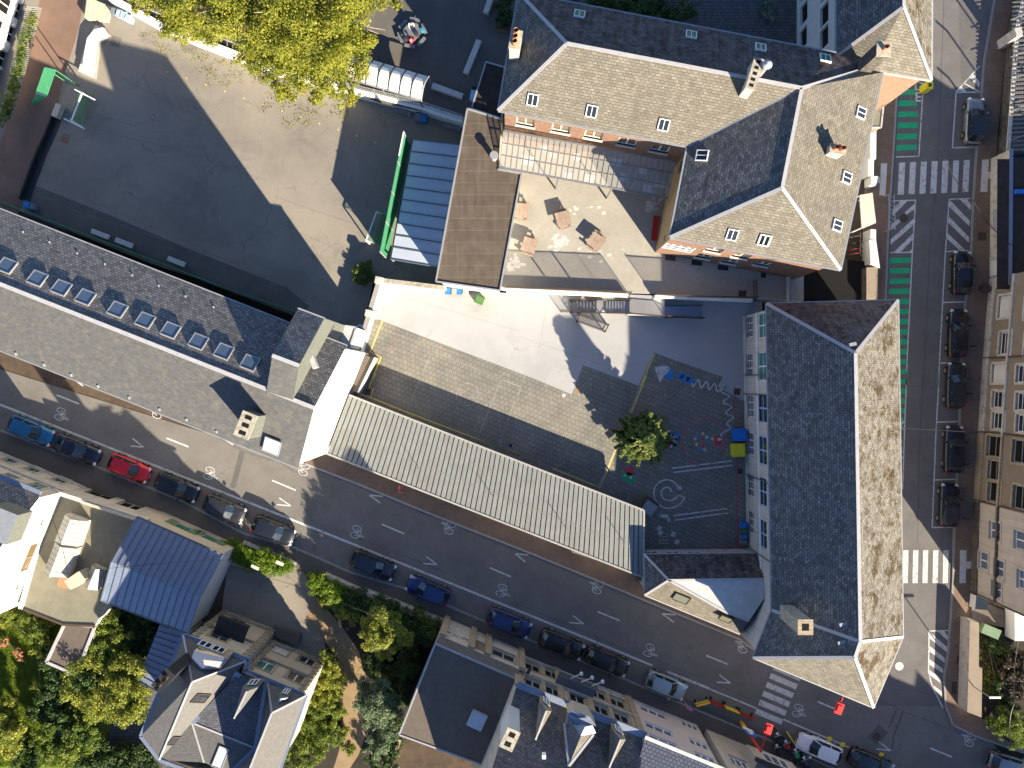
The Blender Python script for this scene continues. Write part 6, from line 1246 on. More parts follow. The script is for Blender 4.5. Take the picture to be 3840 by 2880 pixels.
# parked bicycles by the north school
for i, (y, cl, lb) in enumerate(((418, 'galv', 'grey bicycle, northernmost at the wall by the east pavement'), (475, 'rubber', 'black bicycle between the grey and the red ones'), (523, 'red_paint', 'bright red bicycle in the stand, upper of the two red ones'), (560, 'red_barrier', 'darker red bicycle, southernmost in the stand'))):
    c = pt('31', 800, y, .5); t = thing('bicycle', lb, 'bicycle', (c.x, c.y, .12), .12, 'bicycles in the stand by the north school')
    for sx in (-.52, .52):
        m = MB(); 
        for k in range(14):
            a0, a1 = 2 * math.pi * k / 14, 2 * math.pi * (k + 1) / 14; m.bar((sx + .34 * math.cos(a0), 0, .34 + .34 * math.sin(a0)), (sx + .34 * math.cos(a1), 0, .34 + .34 * math.sin(a1)), .04, .04, 'rubber')
        m.build('wheel', t)
    m = MB(); P_ = {'r': (-.52, 0, .34), 'b': (-.08, 0, .3), 's': (-.18, 0, .85), 'h': (.38, 0, .88), 'f': (.52, 0, .34)}
    for a_, b_ in ('rb', 'rs', 'bs', 'bh', 'sh', 'hf'): m.tube(P_[a_], P_[b_], .03, cl)
    m.build('frame', t); m = MB(); m.box((-.2, 0, .92), (.26, .14, .06), 'rubber'); m.build('saddle', t); m = MB(); m.tube((.38, -.28, .98), (.38, .28, .98), .02, 'galv'); m.build('handlebar', t)
# bollards and bins
def bin_(k, x, y, z, w_, d_, h_, mat, label, ang=0, group=None, name='wheelie_bin', cat='bin', lidmat=None):
    c = pt(k, x, y, z + h_); t = thing(name, label, cat, (c.x, c.y, z), ang, group)
    m = MB(); b = [(-w_ * .43, -d_ * .43), (w_ * .43, -d_ * .43), (w_ * .43, d_ * .43), (-w_ * .43, d_ * .43)]; tt = [(-w_ / 2, -d_ / 2), (w_ / 2, -d_ / 2), (w_ / 2, d_ / 2), (-w_ / 2, d_ / 2)]
    B = [V2(x_, y_, .1) for x_, y_ in b]; T = [V2(x_, y_, h_ * .88) for x_, y_ in tt]; m.face(T, mat); m.face(B[::-1], mat)
    for i in range(4): m.face([B[i], B[(i + 1) % 4], T[(i + 1) % 4], T[i]], mat)
    m.build('body', t); m = MB(); lm = lidmat or mat; m.box((0, 0, h_ * .91), (w_ * 1.05, d_ * 1.05, h_ * .07), lm); m.box((0, 0, h_ * .97), (w_ * .9, d_ * .75, h_ * .07), lm); m.build('lid', t)
    m = MB(); m.tube((-w_ * .3, d_ * .56, h_ * .86), (w_ * .3, d_ * .56, h_ * .86), .03, 'rubber'); m.build('handle', t)
    return t
bin_('22', 1938, 510, YZ, 1.15, 1.1, 1.25, 'blue_bright', 'large blue four wheeled bin against the school facade', .03, None, 'waste_container')
bin_('22', 1926, 638, YZ, 1.15, 1.15, 1.25, 'yellow_bin', 'large yellow four wheeled bin next to the blue one', .03, None, 'waste_container')
for y, mt_, lb in ((1262, 'blue_bright', 'blue bin, northernmost of the row by the facade'), (1312, 'green_bin', 'dark green bin between the blue ones by the facade'), (1355, 'blue_bin', 'dull blue bin third along the facade row'), (1400, 'grey_bin', 'grey bin at the south end of the facade row')): bin_('22', 1972, y, YZ, .58, .55, 1.0, mt_, lb, 0, 'bins along the school facade')
for x, y, mt_, lb in ((1508, 862, 'blue_bin', 'blue wheelie bin, left of the four under the white wall'), (1552, 866, 'kerb_pale', 'pale grey bin between two blue bins under the white wall'), (1602, 864, 'blue_bin', 'blue wheelie bin, right of the pale grey one'), (1645, 870, 'cream_render', 'cream bin at the right end of the white wall row')): bin_('11', x, y, YZ, .62, .6, 1.0, mt_, lb, -.05, 'bins under the white wall')
bin_('11', 1765, 935, YZ, .8, .75, 1.1, 'green_bin', 'green bin standing askew on the sunlit concrete', -.4)
for k, x, y, mt_, lb in (('10', 1300, 975, 'blue_bin', 'blue bin at the foot of the fenced wall on the court'), ('10', 1252, 965, 'grey_bin', 'grey bin beside the blue one at the fenced wall')): bin_(k, x, y, YZ, .62, .7, 1.0, mt_, lb, -.1)
bin_('10', 1718, 790, UZ, .6, .9, 1.0, 'blue_white', 'pale blue bin in the corner of the upper yard beside the dark link roof', -.2); bin_('10', 1728, 745, UZ, .5, .6, .9, 'rubber', 'black bin in the upper yard corner')
for i, (x, y, mt_, lb) in enumerate(((942, 88, 'grey_bin', 'grey bin at the left of the four by the court steps'), (978, 102, 'blue_white', 'pale blue bin with round hole, second by the steps'), (1018, 118, 'blue_white', 'pale blue bin with round hole, third by the steps'), (1055, 142, 'blue_white', 'pale blue bin at the right of the four by the steps'))): bin_('00', x, y, YZ, .6, .6, 1.0, mt_, lb, -.3, 'bins by the court steps')
bin_('01', 215, 148, YZ, .62, .6, 1.0, 'blue_bin', 'light blue bin alone at the south west corner of the court', -.2); bin_('01', 255, 160, YZ, .5, .5, .9, 'grey_bin', 'grey bin next to the light blue bin at the court corner', -.2)
for i, (x, y) in enumerate(((772, 1168), (782, 1200), (778, 1232))):
    c = pt('11', x, y, YZ + .9); t = thing('barrel', ['white barrel, top of the three by the yard wall', 'white barrel, middle of the three by the yard wall', 'white barrel, bottom of the three by the yard wall'][i], 'barrel', (c.x, c.y, YZ), 0, 'barrels behind the yard wall')
    m = MB(); m.tube((0, 0, 0), (0, 0, .85), .3, 'plain_white', 12); m.build('drum', t); m = MB(); m.tube((0, 0, .86), (0, 0, .9), .12, 'grey_metal', 10); m.build('cap', t)
# picnic tables on the terrace
def ptable(k, x, y, ang, label):
    c = pt(k, x, y, TZ + .76); t = thing('picnic_table', label, 'table', (c.x, c.y, TZ), ang, 'wooden tables on the terrace')
    m = MB(); m.box((0, 0, .74), (1.28, 1.28, .06), 'tablewood'); m.build('tabletop', t)
    for s in (-1, 1):
        m = MB(); m.box((0, s * .78, .44), (1.1, .2, .05), 'tablewood'); m.build('seat', t)
        m = MB(); m.box((s * .45, 0, .37), (.1, .1, .7), 'tabledark'); m.box((s * .45, 0, .3), (.1, 1.6, .08), 'tabledark'); m.box((s * .45, -.7, .2), (.1, .1, .4), 'tabledark'); m.box((s * .45, .7, .2), (.1, .1, .4), 'tabledark'); m.build('leg', t)
ptable('21', 125, 198, -.1, 'wooden table half hidden by the brown roof edge, northern one'); ptable('21', 470, 265, .25, 'wooden table furthest north of the fully visible three'); ptable('21', 188, 485, -.3, 'wooden table just above the railing shadows near the brown roof'); ptable('21', 745, 455, -.65, 'wooden table turned askew nearest the triangular building shadow')
def bench(k, x, y, z, ang, L, mat, label, group=None, w_=.45, name='bench'):
    c = pt(k, x, y, z + .45); t = thing(name, label, 'bench', (c.x, c.y, z), ang, group)
    m = MB(); m.box((0, 0, .42), (L, w_, .1), mat); m.build('seat', t)
    for s in (-1, 1): m = MB(); m.box((s * L * .38, 0, .19), (.15, w_ * .8, .37), 'pale_stone'); m.build('leg', t)
for x, y, lb in ((830, 392, 'grey bench, westernmost of the three by the ditch'), (1028, 465, 'grey bench, middle of the three by the ditch'), (1462, 620, 'grey bench, easternmost of the three by the ditch')): bench('01', x, y, YZ, R(-21), 1.7, 'bench_stone', lb, 'benches along the ditch')
bench('10', 1125, 922, YZ, R(-17), 1.7, 'grey_metal', 'dark grey bench in the shade below the ribbed fence, western one'); bench('10', 1540, 1052, YZ, R(-17), 1.6, 'grey_metal', 'dark grey bench in the shade below the ribbed fence, eastern one')
bench('22', 1215, 0, YZ, 0, .1, 'bench_stone', 'x') if False else None
for k, x, y, ang, L, z, lb in (('10', 1705, 468, R(68), 3.2, UZ, 'pale stone block bench standing on the dark upper yard'), ('10', 1498, 752, R(-20), 2.9, UZ, 'pale stone block bench beside the arched shelter'), ('10', 1838, 42, R(70), 1.4, UZ, 'pale stone block bench cut by the upper edge')):
    c = pt(k, x, y, z + .45); t = tag(MB().box((0, 0, .24), (L, .48, .48), 'bench_stone').build('stone_bench'), lb, 'bench', 'stone block benches'); t.location = (c.x, c.y, z); t.rotation_euler = (0, 0, ang)
bench('21', 1232, 345, TZ, R(84), 2.2, 'red_barrier', 'dark red bench against the ochre wall in shade', None, .5)
# grey crate/table in yard corner, dark table
c = pt('22', 1180, 1105, YZ + 1); t = thing('storage_box', 'grey lidded storage box by the east end of the ribbed roof', 'box', (c.x, c.y, YZ), R(-35)); m = MB(); m.box((0, 0, .5), (1.3, 1.4, 1.0), 'tabledark'); m.build('body', t); m = MB(); m.box((.1, -.1, 1.03), (1.15, 1.15, .06), 'grey_metal'); m.build('lid', t)
# picnic table with people on upper yard
c = pt('10', 1205, 262, UZ + .7); UT = thing('picnic_table', 'grey hexagonal picnic table on the upper yard with two pupils', 'table', (c.x, c.y, UZ), -.2)
m = MB(); m.prism([(.8 * math.cos(a_), .9 * math.sin(a_)) for a_ in [math.pi / 3 * i for i in range(6)]], .68, .76, 'grey_metal'); m.build('tabletop', UT)
for i in range(6):
    a_ = math.pi / 3 * i + math.pi / 6; m = MB(); m.box((1.12 * math.cos(a_), 1.2 * math.sin(a_), .44), (.3, .95, .06), 'grey_metal', a_); m.build('seat', UT)
m = MB(); m.tube((0, 0, 0), (0, 0, .68), .12, 'black_metal')
for i in range(6): a_ = math.pi / 3 * i + math.pi / 6; m.bar((0, 0, .25), (1.1 * math.cos(a_), 1.15 * math.sin(a_), .4), .08, .08, 'black_metal')
m.build('base', UT)
M('skin', (.46, .27, .19), .6, .05, 4); M('hair_brown', (.13, .06, .025), .7, .2, 9); M('hair_dark', (.03, .018, .014), .7, .2, 9); M('jacket_red', (.55, .03, .07), .8, .1, 4); M('jacket_pink', (.62, .16, .15), .8, .1, 4); M('jeans', (.04, .055, .10), .85, .1, 5); M('top_white', (.62, .62, .64), .85, .05, 4); M('top_dark', (.03, .03, .05), .85, .1, 4); M('bag_blue', (.03, .22, .33), .7, .1, 4)
def skin_obj(name, parent, pts_, edges, rad, mats, sub=1):
    me = bpy.data.meshes.new(name); me.from_pydata(pts_, edges, []); me.materials.append(MATS[mats]); o = bpy.data.objects.new(name, me); COL.objects.link(o)
    md = o.modifiers.new('skin', 'SKIN'); 
    for i, r in enumerate(rad): me.skin_vertices[0].data[i].radius = (r, r)
    me.skin_vertices[0].data[0].use_root = True; md.use_smooth_shade = True; s2 = o.modifiers.new('sub', 'SUBSURF'); s2.levels = sub; s2.render_levels = sub
    dg = bpy.context.evaluated_depsgraph_get(); m2 = bpy.data.meshes.new_from_object(o.evaluated_get(dg)); m2.materials.clear(); m2.materials.append(MATS[mats]); bpy.data.objects.remove(o)
    o = bpy.data.objects.new(name, m2); COL.objects.link(o); o.parent = parent
    for p in m2.polygons: p.use_smooth = True
    return o
def person(loc, ang, label, pose, shirt, hair, trousers='jeans', H=1.62):
    t = thing('person', label, 'person', loc, ang); s = H / 1.7
    if pose == 'sit':
        J = dict(pel=(0, 0, .52), ch=(.08, 0, .88), nk=(.14, 0, 1.06), hd=(.2, 0, 1.22), hl=(0, .1, .52), kl=(.42, .13, .54), fl=(.40, .13, .1), tl=(.56, .13, .06), hr=(0, -.1, .52), kr=(.42, -.13, .54), fr=(.38, -.14, .1), tr=(.54, -.14, .06), sl=(.1, .19, 1.0), el=(.3, .25, .80), wl=(.52, .12, .80), sr=(.1, -.19, 1.0), er=(.3, -.25, .80), wr=(.52, -.12, .80))
    else:
        J = dict(pel=(0, 0, .92), ch=(.03, 0, 1.25), nk=(.05, 0, 1.44), hd=(.08, 0, 1.59), hl=(0, .1, .88), kl=(.2, .1, .50), fl=(.22, .1, .09), tl=(.4, .1, .05), hr=(0, -.1, .88), kr=(-.05, -.1, .48), fr=(-.28, -.1, .14), tr=(-.14, -.1, .05), sl=(.04, .2, 1.38), el=(-.1, .27, 1.1), wl=(.06, .28, .86), sr=(.04, -.2, 1.38), er=(.14, -.27, 1.1), wr=(.34, -.26, .98))
    names = list(J); P_ = [tuple(q * s for q in J[n]) for n in names]; ix = {n: i for i, n in enumerate(names)}
    Ed = [('pel', 'ch'), ('ch', 'nk'), ('nk', 'hd'), ('pel', 'hl'), ('hl', 'kl'), ('kl', 'fl'), ('fl', 'tl'), ('pel', 'hr'), ('hr', 'kr'), ('kr', 'fr'), ('fr', 'tr'), ('ch', 'sl'), ('sl', 'el'), ('el', 'wl'), ('ch', 'sr'), ('sr', 'er'), ('er', 'wr')]
    Rr = dict(pel=.13, ch=.14, nk=.055, hd=.095, hl=.09, kl=.06, fl=.045, tl=.04, hr=.09, kr=.06, fr=.045, tr=.04, sl=.065, el=.045, wl=.032, sr=.065, er=.045, wr=.032)
    body = skin_obj('body', t, P_, [(ix[a], ix[b]) for a, b in Ed], [Rr[n] * s for n in names], 'skin')
    def sub(nm, keys, ed, mat, add):
        kk = list(keys); skin_obj(nm, t, [P_[ix[k]] for k in kk], [(kk.index(a), kk.index(b)) for a, b in ed], [(Rr[k] + add) * s for k in kk], mat)
    sub('jacket', ('ch', 'pel', 'sl', 'el', 'sr', 'er', 'wl', 'wr'), (('pel', 'ch'), ('ch', 'sl'), ('sl', 'el'), ('el', 'wl'), ('ch', 'sr'), ('sr', 'er'), ('er', 'wr')), shirt, .02)
    sub('trousers', ('pel', 'hl', 'kl', 'fl', 'hr', 'kr', 'fr'), (('pel', 'hl'), ('hl', 'kl'), ('kl', 'fl'), ('pel', 'hr'), ('hr', 'kr'), ('kr', 'fr')), trousers, .015)
    h = Vector(P_[ix['hd']]); m = MB(); m2 = bmesh.new(); bmesh.ops.create_icosphere(m2, subdivisions=2, radius=.115 * s); me = bpy.data.meshes.new('hair')
    for v in m2.verts:
        if v.co.x > .03 * s: v.co.x = .03 * s + (v.co.x - .03 * s) * .3
        v.co.z *= 1.05; v.co += h + Vector((-.025, 0, .03)) * s
    m2.to_mesh(me); m2.free(); me.materials.append(MATS[hair]); ho = bpy.data.objects.new('hair', me); COL.objects.link(ho); ho.parent = t
    # hands: palm, four fingers, thumb
    for sg, wk in ((1, 'wl'), (-1, 'wr')):
        w0 = Vector(P_[ix[wk]]); d = (w0 - Vector(P_[ix['e' + wk[1]]])).normalized(); sdv = Vector((0, 1, 0)) - d * d.y; sdv.normalize()
        V_ = [w0, w0 + d * .05, w0 + d * .09]; E_ = [(0, 1), (1, 2)]; Rd = [.026, .03, .028]
        for i in range(4):
            b_ = w0 + d * .09 + sdv * (.033 - .022 * i); ln = (.065, .075, .07, .052)[i]; n0_ = len(V_); V_ += [b_, b_ + d * ln * .55 + Vector((0, 0, -.008)), b_ + d * ln + Vector((0, 0, -.03))]; E_ += [(2, n0_), (n0_, n0_ + 1), (n0_ + 1, n0_ + 2)]; Rd += [.010, .009, .008]
        n0_ = len(V_); V_ += [w0 + d * .045 - sdv * sg * .035, w0 + d * .085 - sdv * sg * .06]; E_ += [(1, n0_), (n0_, n0_ + 1)]; Rd += [.011, .009]
        skin_obj('hand', t, [tuple(v) for v in V_], E_, Rd, 'skin')
    # face
    fm = MB(); f0 = h + Vector((.098, 0, 0)) * s
    fm.bar(f0 + Vector((0, 0, .02)), f0 + Vector((.02, 0, -.02)), .02, .02, 'skin'); fm.build('nose', t)
    fm = MB(); fm.bar(f0 + Vector((-.006, -.025, -.05)), f0 + Vector((-.006, .025, -.05)), .012, .01, 'jacket_red'); fm.build('mouth', t)
    for sg in (-1, 1):
        fm = MB(); fm.tube(f0 + Vector((-.01, sg * .035, .02)), f0 + Vector((.0, sg * .035, .02)), .012, 'top_dark', 8); fm.build('eye', t)
        fm = MB(); fm.box(h + Vector((0, sg * .1, 0)) * s, (.03, .02, .05), 'skin'); fm.build('ear', t)
    return t
q = pt('10', 1195, 175, UZ + 1.2); person((q.x, q.y, UZ), -math.pi / 2, 'brown haired person in a white top seated north at the grey picnic table', 'sit', 'top_white', 'hair_brown')
q = pt('10', 1198, 335, UZ + 1.0); person((q.x, q.y, UZ), math.pi / 2, 'person in a red jacket seated at the south side of the grey picnic table', 'sit', 'jacket_red', 'hair_dark')
q = pt('12', 1092, 966, 1.5); person((q.x, q.y, .12), R(-20), 'person in a coral pink outfit walking on the pavement below the ribbed roof', 'walk', 'jacket_pink', 'hair_brown', 'jacket_red')
def bag(k, x, y, z, mat, label):
    c = pt(k, x, y, z + .3); t = thing('backpack', label, 'backpack', (c.x, c.y, z), .3); m = MB(); m.box((0, 0, .2), (.34, .24, .4), mat); m.box((0, -.14, .14), (.26, .08, .22), mat); m.build('bag_body', t); m = MB(); m.tube((-.08, .13, .1), (-.08, .15, .38), .02, 'rubber'); m.build('strap', t); m = MB(); m.tube((.08, .13, .1), (.08, .15, .38), .02, 'rubber'); m.build('strap', t)
bag('10', 1290, 248, UZ + .47, 'bag_blue', 'teal backpack on the east seat of the grey picnic table'); bag('10', 1150, 322, UZ + .47, 'top_dark', 'dark backpack on the west seat of the grey picnic table'); bag('10', 1244, 275, UZ + .76, 'top_dark', 'dark bag lying on the grey picnic tabletop')
# ================= FENCES, RAILINGS, STAIRS =================
def railing(label, ps, h, mat, step=.14, name='railing', post=2.3, group=None, thick=.035):
    t = thing(name, label, 'railing', (0, 0, 0), 0, group); m = MB(); pm = []
    for i in range(len(ps) - 1):
        a, b = Vector(ps[i]), Vector(ps[i + 1]); L = (b - a).length; n = max(1, int(L / step)); d = (b - a) / n; up = V2(0, 0, h)
        m.bar(a + up, b + up, .06, .05, mat); m.bar(a + V2(0, 0, .12), b + V2(0, 0, .12), .04, .04, mat)
        for j in range(n + 1):
            q = a + d * j; m.bar(q + V2(0, 0, .1), q + up, thick, thick, mat)
        k = max(1, round(L / post))
        for j in range(k + 1): q = a.lerp(b, j / k); p_ = MB(); p_.bar(q, q + up + V2(0, 0, .1), .07, .07, mat); p_.build('post', t)
    m.build('bars', t); return t
tw = lambda x, y, z: pt('21', x, y, z)
railing('tall dark railing along the terrace wall west of the stairs', [tw(0, 850, TZ), tw(1010, 893, TZ)], 2.1, 'tabledark', .2, thick=.055)
railing('tall dark railing along the terrace wall east of the gap', [tw(1225, 905, TZ), tw(1500, 925, TZ), tw(2030, 935, TZ)], 2.1, 'tabledark', .2, thick=.055)
m = MB(); a, b, c, d = tw(0, 862, TZ + .4), tw(1005, 905, TZ + .4), tw(1225, 912, TZ + .4), tw(2030, 945, TZ + .4); m.bar(a, b, .28, .8, 'white_render'); m2 = MB(); m2.bar(c, d, .28, .8, 'white_render')
tag(m.build('parapet_wall'), 'low pale parapet under the western terrace railing', 'wall'); tag(m2.build('parapet_wall'), 'low pale parapet under the eastern terrace railing', 'wall')
def flight(label, k, x0, x1, y0, y1, z0, z1, n, mat):
    t = thing('stair_flight', label, 'stairs', (0, 0, 0)); 
    for i in range(n):
        a = i / n; b = (i + 1) / n; z = z0 + (z1 - z0) * (i + .5) / n; X0, X1 = x0 + (x1 - x0) * a, x0 + (x1 - x0) * b
        p0, p1, p2, p3 = pt(k, X0, y0, z), pt(k, X1, y0, z), pt(k, X1, y1, z), pt(k, X0, y1, z)
        m = MB(); m.prism([q.xy for q in (p0, p1, p2, p3)], z - .05, z, mat); m.build('step', t)
    for y in (y0, y1): m = MB(); m.bar(pt(k, x0, y, z0), pt(k, x1, y, z1), .06, .25, 'tabledark'); m.build('stringer', t)
    return t
flight('grey metal stair flight, western lower part', '21', 525, 745, 945, 1040, YZ + .1, YZ + 1.1, 8, 'grey_metal'); flight('grey metal stair flight with bright treads reaching the landing', '21', 825, 1020, 945, 1045, YZ + 1.3, TZ - .2, 8, 'galv')
flight('blue shaded stair flight going down to the east', '21', 1620, 1310, 985, 1085, YZ + .1, TZ - .2, 12, 'zinc_blue')  # blue of the shade is put into the tread colour
LD = thing('stair_landing', 'pale landing between the two stair flights against the terrace wall', 'landing'); m = MB(); m.prism([q.xy for q in pts('21', TZ, 1020, 895, 1310, 905, 1310, 1075, 1020, 1050)], YZ, TZ - .02, 'concrete_light'); m.build('slab', LD)
LD = thing('stair_landing', 'pale small landing between the western stair steps', 'landing'); m = MB(); m.prism([q.xy for q in pts('21', YZ + 1.1, 745, 945, 825, 945, 825, 1045, 745, 1040)], YZ, YZ + 1.15, 'concrete_light'); m.build('slab', LD)
railing('railing beside the metal stairs on the yard side', [tw(450, 1040, YZ), tw(530, 1045, YZ), tw(1020, 1055, TZ - .2), tw(1310, 1080, TZ - .2), tw(1620, 1095, YZ + .3)], 1.05, 'tabledark', .14)
railing('railing beside the metal stairs on the wall side', [tw(520, 938, YZ), tw(1020, 940, TZ - .2)], 1.0, 'tabledark', .14)
t = railing('loose oblong grey barrier standing askew on the sunlit concrete', [tw(580, 1120, YZ), tw(810, 1205, YZ), tw(838, 1150, YZ), tw(600, 1065, YZ), tw(580, 1120, YZ)], 1.1, 'tabledark', .13, 'crowd_barrier', 3)
railing('short dark gate fence across the terrace by the school corner', [tw(2040, 790, TZ), tw(2050, 940, TZ)], 1.2, 'tabledark', .14)
# walls by the yard
m = MB()
YW = thing('yard_wall', 'pale wall with pipe and stone caps on the west edge of the paved yard', 'wall')
a, b, c = pt('11', 935, 775, YZ + 2.2), pt('11', 868, 1048, YZ + 2.2), pt('11', 760, 1362, YZ + 2.2); MB().bar(V2(*a.xy, YZ + 1.1), V2(*c.xy, YZ + 1.1), .3, 2.2, 'white_render').build('wall', YW); MB().bar(a, c, .42, .12, 'kerb_pale').build('coping', YW)
d = pt('11', 1480, 840, YZ + 2.2); o2 = thing('yard_wall', 'pale boundary wall between the planted court corner and the bright concrete yard', 'wall'); MB().bar(V2(*a.xy, YZ + 1.0), V2(*d.xy, YZ + 1.0), .3, 2.0, 'white_render').build('wall', o2); MB().bar(V2(*a.xy, YZ + 2.06), V2(*d.xy, YZ + 2.06), .42, .12, 'concrete_cap').build('coping', o2)
for k, x, y in (('11', 948, 790), ('11', 868, 1060)): MB().box(pt(k, x, y, YZ + 1.2), (.7, .6, 2.5), 'pale_stone', -.2).build('pillar', YW)
# retaining wall between court and upper yard with ribbed fence
up = [('00', 880, -40), ('00', 1290, 185), ('00', 1610, 318), ('00', 2212, 545), ('10', 720, 745), ('10', 1290, 888), ('10', 1630, 1000)]
RW = thing('retaining_wall', 'curving white topped retaining wall between the court and the upper yard', 'wall'); P2 = [pt(k, x, y, UZ + .25) for k, x, y in up]; mb = MB(); cb = MB()
for i in range(len(P2) - 1): mb.bar(V2(*P2[i].xy, UZ - .65), V2(*P2[i + 1].xy, UZ - .65), .35, 1.8, 'white_render'); cb.bar(V2(*P2[i].xy, UZ + .28), V2(*P2[i + 1].xy, UZ + .28), .55, .1, 'white_render')
mb.build('wall', RW); cb.build('coping', RW)
railing('ribbed metal fence on top of the retaining wall east of the big tree', [q + V2(0, .0, .1) for q in P2[3:]], 1.5, 'galv', .16, 'ribbed_fence', 2.5)
# green fence by the ditch and the ditch itself
dg0, dg1, dg2 = pt('01', -60, 100, YZ), pt('01', 1900, 850, YZ), pt('11', 250, 1040, YZ)
railing('green mesh fence along the south edge of the court', [dg0, dg1, dg2], 1.4, 'green_net', .12, 'mesh_fence', 3, thick=.05)
dk_ = [('00', 515, 890), ('00', 440, 1090), ('00', 350, 1290), ('00', 215, 1659)]
DW = thing('dark_wall', 'black ditch strip and low wall along the west edge of the court', 'wall'); P3 = [pt(k, x, y, YZ) for k, x, y in dk_]; mb = MB()
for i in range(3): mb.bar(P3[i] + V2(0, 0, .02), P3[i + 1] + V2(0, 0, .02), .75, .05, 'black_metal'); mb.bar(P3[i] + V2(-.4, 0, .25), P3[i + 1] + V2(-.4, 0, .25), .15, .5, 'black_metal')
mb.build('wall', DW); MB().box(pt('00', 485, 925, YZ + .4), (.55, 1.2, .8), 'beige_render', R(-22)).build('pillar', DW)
# green nets
GN = thing('ball_net', 'tall green ball net on posts between the court and the white canopy', 'net'); b0, b1 = pt('10', 1185, 1205, YZ), pt('11', 1000, 600, YZ); hN = 4.2; mb = MB()
top0, top1 = b0 + V2(-.0, 0, hN), b1 + V2(0, 0, hN)
for j in range(60):
    q0, q1 = b0.lerp(b1, j / 60), b0.lerp(b1, (j + 1) / 60); mb.bar(q0 + V2(0, 0, .1), q0 + V2(0, 0, hN), .09, .09, 'green_net')
for j in range(12): z_ = .2 + j * .36; mb.bar(b0 + V2(0, 0, z_), b1 + V2(0, 0, z_), .07, .16, 'green_net')
mb.build('net', GN)
for j in range(5): q = b0.lerp(b1, j / 4); MB().tube(q, q + V2(0, 0, hN + .1), .07, 'galv').build('post', GN)
m = MB(); q = b0; m.bar(q + V2(0, 0, hN), b0.lerp(b1, .2) + V2(0, 0, hN), .1, .1, 'plain_white'); m.build('top_rail', GN)
def goal(k, a, b, ba, bb, label, z, net='green_net'):
    t = thing('goal', label, 'football goal', (0, 0, 0), 0, 'football goals'); h = 2.05; A, B = pt(k, *a, z + h), pt(k, *b, z + h); C, D = pt(k, *ba, z), pt(k, *bb, z)
    for q in (A, B): MB().bar(V2(q.x, q.y, z), q, .1, .1, 'plain_white').build('goal_post', t)
    MB().bar(A, B, .1, .1, 'plain_white').build('crossbar', t)
    m = MB(); up_ = (C - V2(*A.xy, z)) * .45; A2, B2 = A + V2(up_.x, up_.y), B + V2(up_.x, up_.y)
    m.bar(A, A2, .05, .05, 'plain_white'); m.bar(B, B2, .05, .05, 'plain_white'); m.bar(A2, C, .04, .04, net); m.bar(B2, D, .04, .04, net); m.bar(C, D, .05, .05, 'grey_metal'); m.build('stay', t); m = MB()
    for i in range(22): s = i / 21; m.bar(A2.lerp(B2, s), C.lerp(D, s), .03, .03, net); m.bar(A.lerp(B, s), A2.lerp(B2, s), .03, .03, net)
    for i in range(12): s = i / 11; m.bar(A2.lerp(C, s), B2.lerp(D, s), .03, .03, net)
    m.build('net', t)
goal('11', (912, 208), (825, 445), (1050, 285), (960, 480), 'white football goal at the east end of the court under the green net', YZ)
goal('00', (682, 770), (592, 1002), (755, 795), (690, 1030), 'white football goal at the west end of the court', YZ)
t = thing('wall_bars', 'white H shaped goal frame bars standing at the west goal', 'frame'); m = MB(); m.bar(pt('00', 620, 742, YZ + 2.2), pt('00', 788, 828, YZ + 2.2), .09, .09, 'plain_white'); m.bar(pt('00', 530, 983, YZ + 2.2), pt('00', 700, 1067, YZ + 2.2), .09, .09, 'plain_white'); m.build('bar', t)
t = thing('ball_net', 'green net hanging over the red running strip beside the west goal', 'net'); m = MB()
A, B, C, D = pt('00', 372, 560, YZ + 4), pt('00', 460, 580, YZ + 4), pt('00', 385, 800, YZ + 2.5), pt('00', 300, 770, YZ + 2.5)
for i in range(22): s = i / 21; m.bar(A.lerp(D, s), B.lerp(C, s), .06, .06, 'green_net')
for i in range(12): s = i / 11; m.bar(A.lerp(B, s), D.lerp(C, s), .07, .07, 'green_net')
E_, F_ = pt('00', 255, 870, YZ + .2), pt('00', 330, 850, YZ + .5)
for i in range(12): s = i / 11; m.bar(D.lerp(E_, s), C.lerp(F_, s), .06, .06, 'green_net')
m.bar(B, C, .06, .06, 'plain_white'); m.bar(D, C, .08, .08, 'plain_white'); m.build('net', t)
for q in (A, B): MB().tube(V2(q.x, q.y, YZ), q, .05, 'green_net').build('post', t)
# slide like white bench and steps
t = thing('white_bench_wall', 'white curved concrete bench wall at the north west corner of the court', 'bench'); m = MB(); c = pts('00', YZ + .9, 775, 195, 855, 222, 880, 262, 800, 340, 760, 632, 632, 580, 700, 330)
m.prism([q.xy for q in c], YZ, YZ + .55, 'kerb_pale', 'bench_stone'); m.build('base', t); m = MB(); m.path([V2(*q.xy, YZ + .93) for q in pts('00', YZ + .9, 865, 262, 800, 275, 755, 330, 735, 440, 715, 560, 770, 590)], .75, 'white_slide'); m.path([V2(*q.xy, YZ + .57) for q in pts('00', YZ + .9, 865, 262, 800, 275, 755, 330, 735, 440, 715, 560, 770, 590)], .95, 'plain_white'); m.build('top', t)
t = thing('steps', 'broad pale stone steps between the court and the upper yard at the north west', 'steps')
for i in range(5):
    m = MB(); m.prism([q.xy for q in pts('00', YZ, 765 + 32 * i, 10 + 10 * i, 800 + 32 * i, 25 + 10 * i, 780 + 32 * i, 190, 742 + 32 * i, 180)], YZ, YZ + .95 - .17 * i, 'beige_render', 'cream_render'); m.build('step', t)
